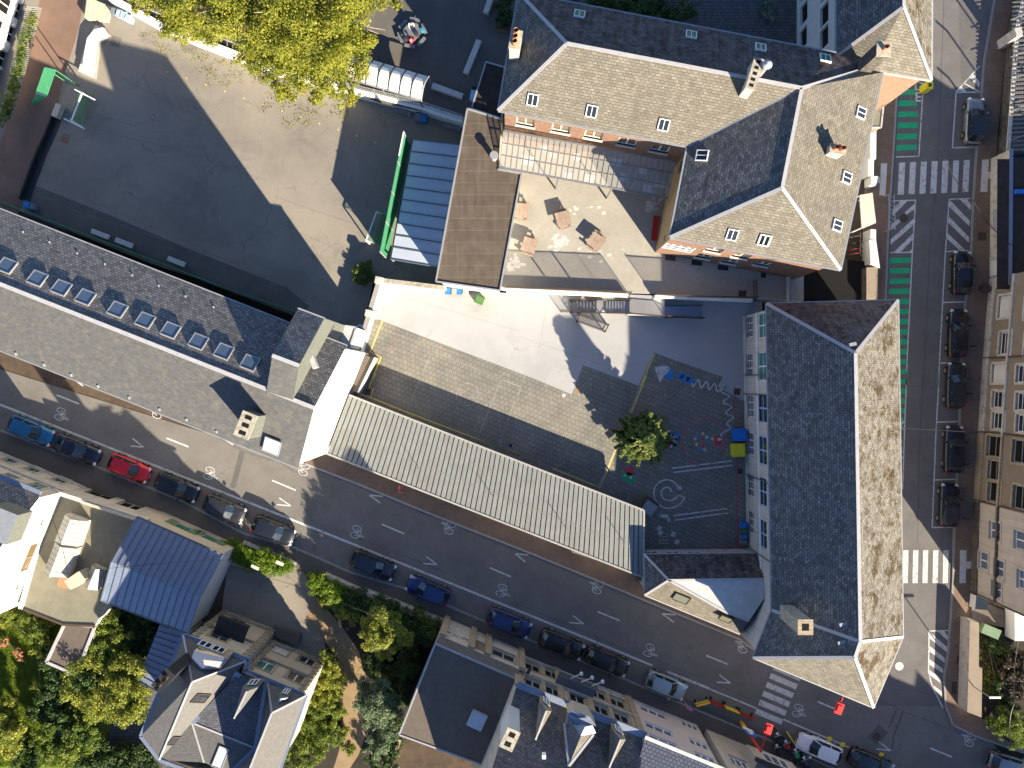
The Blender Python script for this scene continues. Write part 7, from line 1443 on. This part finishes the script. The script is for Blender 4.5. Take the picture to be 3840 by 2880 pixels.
# overhead cables
def cable(label, *ps, r=.02):
    t = tag(MB().build('x') if False else None, '', '') if False else None
    m = MB()
    for i in range(len(ps) - 1):
        a, b = ps[i], ps[i + 1]; n = 10
        for j in range(n):
            s0, s1 = j / n, (j + 1) / n; sag = lambda s: V2(0, 0, -1.2 * 4 * s * (1 - s) * .4); m.tube(a.lerp(b, s0) + sag(s0), a.lerp(b, s1) + sag(s1), r, 'black_metal', 4, caps=False)
    tag(m.build('overhead_cable'), label, 'cable')
cable('thin dark cable crossing the olive roof and the blue metal roof towards the villa', pt('02', 360, 1040, 8), pt('03', 560, 40, 8), pt('02', 1780, 1545, 7.5), pt('13', 0, 75, 7.5), pt('13', 720, 330, 7), pt('13', 1390, 610, 7))
cable('cable crossing the east street diagonally north of the zebra crossing', pt('30', 1245, 745, 8), pt('30', 1560, 1320, 7.5), pt('31', 1800, 130, 7), pt('31', 2110, 490, 6), r=.035)
cable('thin pale wire from the school eaves across the east street', pt('32', 1175, 455, 9.5), pt('32', 1900, 495, 6), r=.03)
cable('cable along the lower right corner above the garden', pt('33', 2205, 440, 8), pt('33', 2130, 1130, 7.5), pt('33', 2110, 1490, 7), r=.03)
cable('dark cable at the top between the school and the white building', pt('20', 2130, -20, 9), pt('20', 2212, 190, 9), pt('30', 180, 335, 9), r=.02)
# sign board and truss structures at the school forecourt
SH = thing('entrance_shelter', 'white framed entrance shelter on the pavement beside the north school', 'shelter'); m = MB(); m.prism([q.xy for q in pts('31', 3.0, 850, 70, 955, 50, 985, 300, 868, 350)], 2.85, 3.0, 'pale_stone', 'beige_render'); m.build('roof', SH); m = MB()
for x, y in ((855, 75), (950, 60), (980, 295), (870, 340)): q = pt('31', x, y, 3); m.tube((q.x, q.y, .12), (q.x, q.y, 2.85), .06, 'plain_white')
m.build('post', SH)
SW = thing('forecourt_wall', 'white stepped forecourt wall beside the east pavement', 'wall')
for a in ((938, 1072, 988, 1068, 985, 1318, 938, 1320), (920, 1318, 968, 1318, 965, 1460, 920, 1460), (942, 1462, 1000, 1462, 985, 1535, 945, 1530)): MB().prism([q.xy for q in pts('30', 1.6, *a)], .1, 1.6, 'white_wall', 'bench_stone').build('wall', SW)
for a in ((940, 352, 985, 355, 985, 440, 938, 432), (928, 440, 985, 440, 1018, 675, 940, 640)): MB().prism([q.xy for q in pts('31', 1.8, *a)], .1, 1.8, 'white_wall', 'bench_stone').build('wall', SW)
bw2 = thing('boundary_wall', 'brown stained boundary wall between the small dark yard and the east pavement', 'wall'); MB().prism([q.xy for q in pts('31', 1.6, 905, 670, 1000, 665, 998, 940, 905, 940)], .1, 1.6, 'dark_stone', 'tan_render').build('wall', bw2)
MB().prism([q.xy for q in pts('31', 4.4, 258, 705, 268, 705, 268, 955, 258, 955)], TZ, 4.6, 'white_wall', 'kerb_pale').build('divider', bw2)
t = thing('lattice_gate', 'grey green lattice gate standing at the kerb by the hatched bay', 'gate'); m = MB(); a, b = pt('31', 1090, 65, 1.4), pt('31', 1100, 355, 1.4)
for s in (0, 1): m.bar(a + V2(s * .5, 0, 0), b + V2(s * .5, 0, 0), .06, .06, 'galv')
for i in range(8): m.bar(a.lerp(b, i / 8), a.lerp(b, (i + 1) / 8) + V2(.5, 0, 0), .05, .05, 'galv')
m.build('lattice', t); MB().tube(V2(a.x, a.y, 0), a, .05, 'galv').build('post', t); MB().tube(V2(b.x, b.y, 0), b, .05, 'galv').build('post', t)
t = thing('road_frame', 'yellow square post box frame under the corner of the white building', 'box'); m = MB(); c = pt('30', 1432, 705, 1.5); m.box((c.x, c.y, .8), (.6, .65, 1.4), 'yellow_bin'); m.build('body', t); m = MB(); m.box((c.x, c.y, 1.52), (.28, .3, .04), 'tabledark'); m.build('opening', t)
for k, x, y, lb in (('33', 600, 1418, 'yellow square road stud plate beside the white car'), ('33', 707, 1464, 'small yellow plate on the white line east of the first one'), ('33', 1028, 1550, 'yellow square plate near the dark car at the lower edge')): o = MB().box((0, 0, .02), (.42, .42, .03), 'yellow_bin').build('road_plate'); c = pt(k, x, y); o.location = (c.x, c.y, .012); o.rotation_euler = (0, 0, -.35); tag(o, lb, 'plate', 'yellow road plates')
for k, x, y in (('31', 1905, 845),): 
    t = thing('planter', 'dark round planter against the shop wall on the east pavement', 'planter'); c = pt(k, x, y, .8); m = MB(); m.tube((c.x, c.y, .12), (c.x, c.y, .8), .35, 'tabledark', 12, .42); m.build('pot', t)
for i, (k, x, y) in enumerate((('31', 1800, 1322), ('32', 1760, 170), ('32', 1732, 755), ('32', 1733, 1207))):
    c = pt(k, x, y, .6); t = thing('bollard', ['dark bollard beside the large black car', 'dark bollard beside the third dark car of the bays', 'dark bollard near the tail of the navy hatchback', 'dark bollard beside the southernmost navy hatchback'][i], 'bollard', (c.x, c.y, .12), 0, 'bollards on the east pavement'); m = MB(); m.tube((0, 0, 0), (0, 0, .85), .07, 'tabledark', 10); m.build('post', t); m = MB(); m.tube((0, 0, .85), (0, 0, .95), .1, 'tabledark', 10, .05); m.build('cap', t)
t = thing('pedestrian_lamp', 'slim white lamp post leaning out by the garden wall at the corner', 'lamp'); b = pt('33', 1705, 925, 0); m = MB(); q = V2(b.x, b.y, 0); m.tube(q, q + V2(0, 0, 4.6), .05, 'galv'); m.build('pole', t); m = MB(); m.box(q + V2(.4, 0, 4.6), (1.0, .16, .1), 'plain_white'); m.build('lamp_head', t)
for i, (x, y) in enumerate(((30, 170),)): pass
# green chairs at the top
for i, (x, y) in enumerate(((2165, 55), (2135, 95), (2185, 90), (2160, 130), (2200, 150), (2150, 30))):
    c = pt('20', x, y, YZ + .5); t = thing('garden_chair', 'dark green garden chair stacked in the shaded court north of the school', 'chair', (c.x, c.y, YZ), .5 * i, 'green chairs in the shaded court'); m = MB(); m.box((0, 0, .42), (.45, .45, .05), 'green_shutter'); m.build('seat', t); m = MB(); m.box((0, .22, .68), (.42, .05, .5), 'green_shutter'); m.build('backrest', t)
    for sx in (-.2, .2):
        for sy in (-.2, .2): m = MB(); m.box((sx, sy, .2), (.04, .04, .4), 'green_shutter'); m.build('leg', t)
# ================= TREES AND PLANTS =================
import numpy as np
def leaves(name, parent, blobs, mat, n, size=.2, seed=1, flat=.35, shell=.55, K=16):
    """leaf sized quads spread through blobs (x,y,z,rx,ry,rz)"""
    rg = np.random.default_rng(seed); B0 = np.array(blobs, float)     # every blob breaks up into uneven leaf clumps
    d0 = rg.normal(size=(len(B0), K, 3)); d0 /= np.linalg.norm(d0, axis=2)[:, :, None]; d0 *= (.35 + .75 * rg.random((len(B0), K)))[:, :, None]
    C = B0[:, None, :3] + d0 * B0[:, None, 3:6]; R_ = B0[:, None, 3:6] * (.20 + .24 * rg.random((len(B0), K)))[:, :, None]; B = np.concatenate([C, R_], 2).reshape(-1, 6); vol = (B[:, 3] * B[:, 4]) ** .9; n = int(n * 1.45); size *= .82; idx = rg.choice(len(B), n, p=vol / vol.sum())
    d = rg.normal(size=(n, 3)); d /= np.linalg.norm(d, axis=1)[:, None]; rad = .15 + .95 * rg.random(n) ** .6; rad *= 1 + .12 * np.sin(d[:, 0] * 7 + idx) * np.cos(d[:, 1] * 6 + idx * 2)
    c = B[idx, :3] + d * B[idx, 3:6] * rad[:, None]
    nrm = d * .6 + rg.normal(size=(n, 3)) * .55 + np.array([0, 0, .5]); nrm /= np.linalg.norm(nrm, axis=1)[:, None]
    a = np.cross(nrm, rg.normal(size=(n, 3))); a /= np.linalg.norm(a, axis=1)[:, None]; b = np.cross(nrm, a); s = size * (.5 + .9 * rg.random(n))[:, None]
    V = np.stack([c - a * s * .5, c - b * s * .32, c + a * s * .5, c + b * s * .32], 1).reshape(-1, 3)
    me = bpy.data.meshes.new(name); me.vertices.add(4 * n); me.vertices.foreach_set('co', V.ravel()); me.loops.add(4 * n); me.loops.foreach_set('vertex_index', np.arange(4 * n)); me.polygons.add(n)
    me.polygons.foreach_set('loop_start', np.arange(0, 4 * n, 4)); me.polygons.foreach_set('loop_total', np.full(n, 4)); me.update(calc_edges=True); me.validate(); me.materials.append(MATS[mat])
    o = bpy.data.objects.new(name, me); COL.objects.link(o)
    if parent: o.parent = parent
    return o
def tree(label, base, blobs, mat, n, size, h0, seed, name='tree', bark='bark', tr=.22, group=None, shell=.5, limbs=None):
    t = thing(name, label, 'tree', (0, 0, 0), 0, group); m = MB(); b = Vector(base); rnd = random.Random(seed); fork = b + V2(0, 0, h0)
    m.tube(b, fork, tr, bark, 9, tr * .75)
    for bl in blobs[:14]:
        c = Vector(bl[:3]); mid = fork.lerp(c, .5) + V2(rnd.uniform(-.4, .4), rnd.uniform(-.4, .4), .3); m.tube(fork, mid, tr * .5, bark, 6, tr * .3); m.tube(mid, c, tr * .3, bark, 5, tr * .12)
        for q in range(3):
            e = c + V2(rnd.uniform(-1, 1) * bl[3], rnd.uniform(-1, 1) * bl[4], rnd.uniform(-.2, .7) * bl[5]); m.tube(mid.lerp(c, .5), e, tr * .13, bark, 4, tr * .05)
    m.build('trunk', t); leaves('crown', t, blobs, mat, n, size, seed, shell=shell); return t
def bp(k, x, y, z, r, rz=None): p = pt(k, x, y, z); return (p.x, p.y, p.z, r, r, rz or r * .75)
rnd = random.Random(5)
# big plane tree at the top: readings are crown clusters
bl = []
for k, x, y, z, r in (('00', 1150, 30, 9, 1.2), ('00', 1350, 60, 10, 2.4), ('00', 1420, 190, 9, 1.8), ('00', 1600, 40, 12, 3.0), ('00', 1750, 190, 10, 2.2), ('00', 1560, 250, 8, 1.5), ('00', 1900, 60, 13, 3.2), ('00', 2050, 230, 12, 2.8), ('00', 2120, 420, 9, 2.0), ('00', 2080, 500, 7, 1.2),
    ('00', 1350, -120, 10, 2.6), ('00', 1800, -120, 12, 3), ('10', 100, -100, 13, 3.4), ('10', 150, 80, 14, 3.2), ('10', 120, 300, 12, 3.0), ('10', 330, 60, 14, 3.2), ('10', 350, 280, 13, 3.2), ('10', 560, 30, 13, 3.0), ('10', 560, 250, 13, 3.0), ('10', 730, 130, 11, 2.2), ('10', 760, 330, 10, 1.9), ('10', 800, 370, 9, 1.0),
    ('10', 640, 480, 10, 2.3), ('10', 430, 520, 11, 2.6), ('10', 230, 520, 10, 2.5), ('10', 60, 560, 9, 1.6), ('10', 130, 700, 8, 1.5), ('10', 120, 790, 7, .8), ('10', 400, 700, 9, 1.9), ('10', 420, 800, 7, .9), ('10', 600, 680, 9, 1.6), ('10', 660, 800, 7.5, 1.1), ('10', 740, 800, 7, .5), ('10', 820, -20, 11, 1.3), ('10', 980, -40, 9, 1.1), ('10', 1080, 20, 8, .7), ('10', 500, -120, 12, 3), ('10', 700, -80, 11, 2.4)):
    bl.append(bp(k, x, y, z, r * .86))
T1 = tree('huge yellowing plane tree with a broad crown over the wall at the top', (-19.5, 30.0, UZ), bl, 'leaf_plane', 95000, .20, 6, 11, tr=.5, bark='bark_pale', shell=.45)
bb = MB()
for k, x0, y0, x1, y1 in (('10', 690, 195, 985, 250), ('10', 760, 215, 930, 280), ('10', 840, 350, 925, 330)): bb.tube(pt(k, x0, y0, 9.5), pt(k, x1, y1, 9), .07, 'bark_pale', 5, .02)
bb.build('bare_branch', T1)
# conifer in the yard
CT_ = thing('conifer', 'dark green conifer with pale tipped branches standing alone in the paved yard', 'tree'); c0 = pt('22', 1143, 540, YZ + 3.2); base = V2(c0.x, c0.y, YZ); m = MB(); m.tube(base, base + V2(0, 0, 6.2), .16, 'bark', 8, .03)
tips = []; rnd = random.Random(9)
for L in range(11):
    z_ = .9 + L * .52; Rr = 2.25 * (1 - (L / 11) ** 1.3) + .15; n_ = int(8 + 12 * (1 - L / 11))
    for i in range(n_):
        a_ = 2 * math.pi * (i + rnd.random() * .6) / n_ + L * 1.3; r_ = Rr * rnd.uniform(.75, 1.12); s_ = base + V2(0, 0, z_ + .1); e_ = base + V2(math.cos(a_) * r_, math.sin(a_) * r_, z_ - .1 + .45 * r_ * .5)
        m.tube(s_, e_, .035, 'bark', 4, .012, caps=False); tips.append((s_, e_))
m.build('trunk', CT_)
rg = np.random.default_rng(4); VV = {'leaf_conifer': [], 'leaf_tip': []}
for s_, e_ in tips:
    L = (e_ - s_).length; d = (e_ - s_).normalized(); sd2 = d.cross(V2(0, 0, 1)).normalized(); up = sd2.cross(d)
    for j in range(int(170 + 290 * L)):
        t_ = .12 + .9 * rg.random() ** .75; w_ = .2 * (1.05 - .75 * t_); ang = rg.random() * 6.283; rr = w_ * rg.random() ** .5; c_ = s_ + (e_ - s_) * t_ + sd2 * math.cos(ang) * rr + up * math.sin(ang) * rr * .6
        o_ = (d * 1.0 + (sd2 * math.cos(ang) + up * math.sin(ang)) * .7).normalized(); sz = .14 + .1 * rg.random(); q_ = o_.cross(Vector(rg.normal(size=3))).normalized() * .038
        VV['leaf_tip' if t_ > .74 and math.sin(ang) > -.35 else 'leaf_conifer'] += [c_ - q_, c_ + q_, c_ + o_ * sz + q_ * .5, c_ + o_ * sz - q_ * .5]  # pale shoot ends, widened and brightened to stand for sunlight as well
V = VV['leaf_conifer'] + VV['leaf_tip']; n_ = len(V) // 4; n1_ = len(VV['leaf_conifer']) // 4
me = bpy.data.meshes.new('crown'); me.from_pydata([tuple(v) for v in V], [], [(4 * i, 4 * i + 1, 4 * i + 2, 4 * i + 3) for i in range(n_)]); me.materials.append(MATS['leaf_conifer']); me.materials.append(MATS['leaf_tip'])
me.polygons.foreach_set('material_index', [0] * n1_ + [1] * (n_ - n1_)); o = bpy.data.objects.new('crown', me); COL.objects.link(o); o.parent = CT_
# round bush by the court
tree('round dark green shrub ringed on the court corner', (pt('11', 800, 725, YZ).x, pt('11', 800, 725, YZ).y, YZ), [bp('11', 760 + 0, 700, YZ + .7, .55), bp('11', 840, 690, YZ + .7, .55), bp('11', 730, 760, YZ + .6, .45), bp('11', 800, 790, YZ + .6, .5), bp('11', 865, 750, YZ + .6, .5), bp('11', 850, 640, YZ + .5, .35), bp('11', 790, 660, YZ + .6, .5)], 'leaf_green', 6000, .11, .2, 3, 'shrub', tr=.05)
def plant(label, blobs, mat, n, size, seed, name='shrub', cat='shrub', group=None, h0=.4, tr=.08, shell=.3, K=16):
    b = blobs[0]; t = thing(name, label, cat, (0, 0, 0), 0, group); m = MB(); base = V2(b[0], b[1], 0)
    for q in blobs[:8]: m.tube(base + V2(0, 0, .0), V2(q[0], q[1], q[2] * .8), tr, 'bark', 5, tr * .4)
    m.build('stem', t); leaves('foliage', t, blobs, mat, n, size, seed, shell=shell, K=K); return t
def line_blobs(k, pts_, z, r, step=.8, jit=.25, sd=1):
    rr = random.Random(sd); out = []
    for i in range(len(pts_) - 1):
        a, b = pt(k, *pts_[i], z), pt(k, *pts_[i + 1], z); n_ = max(1, int((b - a).length / step))
        for j in range(n_): q = a.lerp(b, j / n_); out.append((q.x + rr.uniform(-jit, jit), q.y + rr.uniform(-jit, jit), z + rr.uniform(-.15, .15), r * rr.uniform(.85, 1.15), r * rr.uniform(.85, 1.15), r * .8))
    return out
plant('bright clipped hedge strip between pavement and dark driveway', line_blobs('02', [(1930, 1430), (2300, 1640)], 1.0, .7, .35, .2) + line_blobs('12', [(0, 1510), (210, 1630)], 1.0, .7, .3, .25) + line_blobs('02', [(1930, 1500), (2200, 1640)], .9, .6, .35, .2), 'leaf_hedge', 24000, .13, 21, 'hedge', 'hedge', K=30)
plant('bright green hedge east of the driveway mouth', line_blobs('13', [(430, 110), (640, 210)], 1.5, .8, .4, .2) + line_blobs('13', [(430, 180), (620, 270)], 1.4, .8, .4, .25) + line_blobs('13', [(500, 240), (620, 300)], 1.2, .7, .4, .25), 'leaf_hedge', 18000, .15, 22, 'hedge', 'hedge', K=30)
plant('yellow green shrub beside the bare twigs along the garden path', [bp('13', x, y, 1.5, r) for x, y, r in ((520, 280, .8), (600, 310, .8), (690, 350, .8), (620, 380, .6), (730, 420, .6), (780, 350, .7))], 'leaf_yellow', 6000, .17, 23)
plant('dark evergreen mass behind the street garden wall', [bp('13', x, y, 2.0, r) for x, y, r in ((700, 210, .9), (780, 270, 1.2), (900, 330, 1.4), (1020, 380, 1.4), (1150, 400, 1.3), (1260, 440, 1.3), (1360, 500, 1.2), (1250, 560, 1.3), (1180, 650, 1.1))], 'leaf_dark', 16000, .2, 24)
tree('round yellow green tree shading the dark blue garden car', tuple(pt('13', 960, 600, 0)), [bp('13', x, y, z, r) for x, y, z, r in ((860, 520, 4.5, 1.1), (960, 480, 5.3, 1.4), (1060, 500, 5, 1.2), (1110, 560, 4.5, 1.0), (960, 580, 5.3, 1.3), (860, 580, 4.2, .9), (980, 680, 4, .8), (1060, 620, 4.3, .9), (960, 440, 4.8, 1.2), (1010, 730, 3.2, .4))], 'leaf_yellow', 15000, .2, 2.2, 25)
tree('silvery green tree beside the bend of the garden path', tuple(pt('13', 880, 1120, 0)), [bp('13', x, y, z, r) for x, y, z, r in ((880, 1010, 4.5, 1.3), (830, 1120, 4.6, 1.2), (930, 1100, 5.2, 1.5), (1000, 1180, 4.8, 1.3), (900, 1220, 4.8, 1.3), (970, 1320, 4.4, 1.3), (970, 1420, 3.8, 1.1), (900, 1510, 3.2, .9), (1050, 1110, 4, .7))], 'leaf_silver', 19000, .2, 2.0, 26)
plant('dark shrubs between the path and the brown flat roof', [bp('13', x, y, 1.3, r) for x, y, r in ((900, 830, 1.0), (980, 900, 1.3), (1050, 1000, 1.2), (1150, 850, 1.2), (1180, 760, 1.2), (1120, 1080, 1.0), (1050, 880, 1.2), (850, 760, .7), (1100, 1300, .8), (1060, 1480, .9), (1010, 1600, .9), (870, 1620, .9))], 'leaf_dark', 16000, .2, 27)
plant('sunlit green planting along the villa east wall', [bp('13', x, y, 1.2, r) for x, y, r in ((520, 740, .8), (560, 830, .8), (500, 900, .9), (580, 920, .8), (460, 980, .9), (560, 1010, .9), (420, 1090, .9), (520, 1110, .8), (590, 1060, .6))], 'leaf_yellow', 11000, .17, 28)
plant('mixed dark green bed south east of the villa', [bp('13', x, y, 1.1, r) for x, y, r in ((430, 1200, 1.1), (520, 1230, 1.1), (590, 1180, .8), (340, 1310, .9), (430, 1350, 1.0), (530, 1340, 1.0), (250, 1440, .9), (350, 1480, 1.1), (470, 1480, 1.1), (200, 1600, 1.0), (330, 1620, 1.0), (560, 1420, .8), (620, 1360, .7), (680, 1480, .7))], 'leaf_green', 16000, .18, 29)
plant('low fern patch west of the path bend', [bp('13', x, y, .6, .8) for x, y in ((300, 1280), (330, 1400), (400, 1390), (500, 1400), (440, 1290))], 'leaf_yellow', 5000, .16, 30)
# gardens at lower left
def lot(label, k, pts_, mat, n, size, seed, z, r, name='shrub', cat='shrub', tree_=False, h0=1.6):
    b_ = [bp(k, x, y, z * random.Random(seed + i).uniform(.8, 1.2), r * random.Random(seed * 3 + i).uniform(.75, 1.15)) for i, (x, y) in enumerate(pts_)]
    if tree_: return tree(label, (b_[0][0], b_[0][1], 0), b_, mat, n, size, h0, seed)
    return plant(label, b_, mat, n, size, seed, name, cat)
lot('green shrub rising between olive roof and blue metal roof', '03', ((830, 360), (880, 430), (820, 420), (930, 480), (860, 500), (900, 560), (800, 330)), 'leaf_green', 11000, .18, 41, 2.2, 1.0)
lot('dark bush in the shade under the blue metal roof edge', '03', ((960, 400), (1050, 440), (1140, 480), (1220, 540), (1100, 560), (1010, 520), (1180, 640), (1120, 700)), 'leaf_dark', 12000, .2, 42, 1.5, 1.2)
lot('mid green tree with a broken outline beside the brown garage roof', '03', ((950, 560), (880, 640), (980, 640), (820, 700), (920, 720), (780, 780), (860, 790), (1020, 590)), 'leaf_green', 14000, .2, 43, 2.4, 1.1, tree_=True)
lot('large yellow green tree in the middle of the lower left garden', '03', ((1020, 800), (930, 820), (1100, 820), (1060, 900), (960, 930), (1120, 960), (1150, 1050), (880, 960), (1040, 1010), (940, 1060), (1080, 1110), (820, 1030), (860, 1130), (700, 960), (620, 1000), (740, 1100), (640, 1100), (780, 1200), (1050, 1200), (1120, 1160), (680, 830)), 'leaf_yellow', 34000, .2, 44, 3.0, 1.45, tree_=True, h0=2)
lot('dark gap filling bush in the yellow tree by the garage', '03', ((760, 900), (700, 930), (800, 960)), 'leaf_dark', 4500, .2, 45, 3.2, .9)
lot('dark green bushes along the shaded garden centre', '03', ((470, 900), (440, 1000), (420, 1100), (480, 1180), (560, 1250), (420, 1250), (350, 1180), (500, 820), (560, 900)), 'leaf_dark', 14000, .2, 46, 1.4, 1.2)
lot('green apple like tree at the bottom left of centre', '03', ((420, 1350), (360, 1420), (480, 1450), (400, 1520), (560, 1370), (650, 1420), (740, 1430), (690, 1350), (620, 1500), (500, 1560)), 'leaf_green', 18000, .2, 47, 2.0, 1.1, tree_=True)
lot('dark hedge mass along the bottom edge before the villa', '03', ((800, 1500), (900, 1530), (1000, 1560), (1100, 1580), (1200, 1560), (750, 1600), (880, 1640), (1050, 1650), (1200, 1650), (1250, 1500), (150, 1500), (200, 1600), (620, 1620), (300, 1640)), 'leaf_dark', 18000, .2, 48, 1.2, 1.3)
lot('brownish olive tree at the lower left corner', '03', ((30, 1150), (20, 1240), (90, 1270), (60, 1350), (10, 1420), (110, 1380), (60, 1480)), 'leaf_yellow', 15000, .2, 49, 2.4, 1.15, tree_=True)
lot('yellow green shrub band crossing the lawn from left to garage', '03', ((330, 680), (400, 760), (420, 850), (340, 590), (390, 640), (280, 450), (330, 430), (60, 430)), 'leaf_yellow', 11000, .16, 50, .7, .7)
lot('light shrub in the corner of the olive roof building', '03', ((230, 430), (300, 500), (350, 540), (250, 540), (360, 460), (30, 400), (80, 370), (330, 980), (370, 1050)), 'leaf_green', 9000, .16, 51, .9, .9)
lot('pink flowering bush on the lawn', '03', ((150, 700), (170, 740), (35, 620)), 'leaf_hedge', 1200, .13, 52, .5, .4)
M('petal', (.75, .20, .22), .7, .1, 4)
leaves('petals', bpy.data.objects[[o.name for o in bpy.data.objects if o.get('label') == 'pink flowering bush on the lawn'][0]], [bp('03', 150, 700, .7, .45), bp('03', 170, 740, .7, .4), bp('03', 35, 620, .7, .4), bp('03', 25, 640, .7, .3)], 'petal', 300, .14, 3)
# grass: one object
rg = np.random.default_rng(8); poly = [pt('03', *p, 0) for p in ((-50, 350), (120, 380), (420, 560), (420, 800), (500, 1250), (300, 1650), (-50, 1650))]
mnx, mxx = min(p.x for p in poly), max(p.x for p in poly); mny, mxy = min(p.y for p in poly), max(p.y for p in poly); N_ = 45000
bl = np.stack([rg.uniform(mnx, mxx, N_), rg.uniform(mny, mxy, N_), np.full(N_, .02)], 1); a_ = rg.uniform(0, 6.28, N_); d_ = np.stack([np.cos(a_), np.sin(a_), np.zeros(N_)], 1) * .03; tp = bl + np.stack([rg.normal(0, .05, N_), rg.normal(0, .05, N_), rg.uniform(.06, .16, N_)], 1)
V = np.stack([bl - d_, bl + d_, tp], 1).reshape(-1, 3); me = bpy.data.meshes.new('grass'); me.from_pydata(V.tolist(), [], [(3 * i, 3 * i + 1, 3 * i + 2) for i in range(N_)]); me.materials.append(MATS['grass_blades']); o = bpy.data.objects.new('grass', me); COL.objects.link(o); o['kind'] = 'stuff'; o['label'] = 'rough sunlit grass of the lower left garden'; o['category'] = 'grass'
# north garden, trellis, east garden
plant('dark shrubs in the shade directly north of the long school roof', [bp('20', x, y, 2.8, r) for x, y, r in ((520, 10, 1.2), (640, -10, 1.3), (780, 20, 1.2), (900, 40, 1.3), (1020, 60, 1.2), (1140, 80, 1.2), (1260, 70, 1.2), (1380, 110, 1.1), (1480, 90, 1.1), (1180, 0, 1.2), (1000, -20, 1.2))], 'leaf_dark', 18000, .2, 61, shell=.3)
plant('dark shrub in a stone planter west of the north school', [bp('10', x, y, UZ + 1, r) for x, y, r in ((1960, 60, .8), (1980, 130, .8), (1965, 180, .5), (1990, 0, .9))], 'leaf_dark', 6000, .16, 62)
t = tag(MB().prism([q.xy for q in pts('10', UZ + .5, 1915, 150, 1975, 200, 2030, 210, 2030, 262, 1900, 240)], UZ, UZ + .5, 'red_brick', 'soil').build('planter'), 'red brick planter edge at the west end of the north school', 'planter')
TL = thing('vine_trellis', 'overgrown slatted trellis between the white apartment house and the red strip', 'trellis'); a, b = pt('00', 300, 60, YZ + 2), pt('00', 60, 1000, YZ + 1.6); m = MB()
for i in range(60): q = a.lerp(b, i / 60); m.bar(q + V2(-.9, .05, 0), q + V2(.5, -.1, .0), .06, .06, 'kerb_pale')
m.build('slat', TL); leaves('foliage', TL, [(a.lerp(b, i / 24).x - .15, a.lerp(b, i / 24).y, YZ + 1.9, .6, .6, .4) for i in range(2, 25)], 'leaf_green', 5200, .16, 63)
plant('green bush at the lower right corner behind the curved pavement', [bp('33', x, y, 1.6, r) for x, y, r in ((1980, 1300, 1.0), (2050, 1270, 1.1), (2130, 1300, 1.2), (2200, 1350, 1.2), (2060, 1360, 1.0), (2150, 1400, 1.0), (2230, 1270, 1))], 'leaf_green', 10000, .17, 64)
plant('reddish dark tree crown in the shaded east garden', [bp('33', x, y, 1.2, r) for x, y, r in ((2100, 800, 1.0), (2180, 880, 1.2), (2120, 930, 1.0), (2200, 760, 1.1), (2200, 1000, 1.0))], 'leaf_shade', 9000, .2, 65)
plant('dark bush beside the garden wall steps', [bp('33', x, y, .7, .8) for x, y in ((1950, 650), (2030, 700), (1990, 1000), (2100, 1130))], 'leaf_dark', 3000, .18, 66)
leaves('leaf_litter', None, [(*pt('33', x, y, .05).xy, .05, 1.6, 2.2, .04) for x, y in ((1920, 800), (1950, 900), (1980, 1010), (1950, 700))], 'leaf_plane', 1500, .16, 67)['kind'] = 'stuff'
# a garden wall along the south pavement
GW = thing('garden_wall', 'mossy stone topped garden wall along the south pavement in front of the shrubs', 'wall'); a, b, c = pt('13', 470, 62, 1.1), pt('13', 790, 205, 1.1), pt('13', 1450, 465, 1.1)
MB().bar(V2(*a.xy, .55), V2(*b.xy, .55), .3, 1.1, 'pale_stone').build('wall', GW); MB().bar(V2(*b.xy, .62), V2(*c.xy, .62), .65, 1.25, 'pale_stone').build('wall', GW)
GW2 = thing('garden_wall', 'narrow yellowish garden wall south of the brown flat roof', 'wall'); MB().bar(pt('13', 1115, 1400, .7), pt('13', 1010, 1680, .7), .3, 1.4, 'yellow_stone').build('wall', GW2)
GW3 = thing('hedge_kerb', 'low pale wall in front of the clipped hedge strip', 'wall'); MB().bar(V2(*pt('02', 2020, 1400, .4).xy, .3), V2(*pt('12', 245, 1580, .4).xy, .3), .25, .6, 'pale_stone').build('wall', GW3)
for k, x, y, lb in (('02', 2115, 1610, 'pale rectangular lid at the end of the clipped hedge'), ('12', 108, 1575, 'small pale slab lying in the hedge strip')): tag(MB().box(pt(k, x, y, 1.9), (.75, .3, .06), 'bench_stone', SD).build('slab'), lb, 'slab')

ll = []
for k, x, y in (('00', 1300, 330), ('00', 1500, 400), ('00', 1700, 460), ('00', 1900, 560), ('00', 2100, 650), ('10', 100, 850), ('10', 400, 880), ('10', 640, 900), ('10', 250, 960), ('00', 1800, 650)):
    p = pt(k, x, y, YZ); ll.append((p.x, p.y, YZ + .03, 1.6, 1.2, .015))
o = leaves('leaf_litter', None, ll, 'leaf_plane', 700, .15, 71, K=8); o['kind'] = 'stuff'
ll = [(*pt(k, x, y, 0).xy, .03, 2.2, 1.6, .01) for k, x, y in (('12', 300, 1440), ('12', 500, 1560), ('13', 500, 60), ('13', 900, 240), ('13', 600, 700), ('13', 680, 900), ('02', 1900, 1360))]
o = leaves('leaf_litter', None, ll, 'leaf_plane', 500, .13, 72, K=8); o['kind'] = 'stuff'
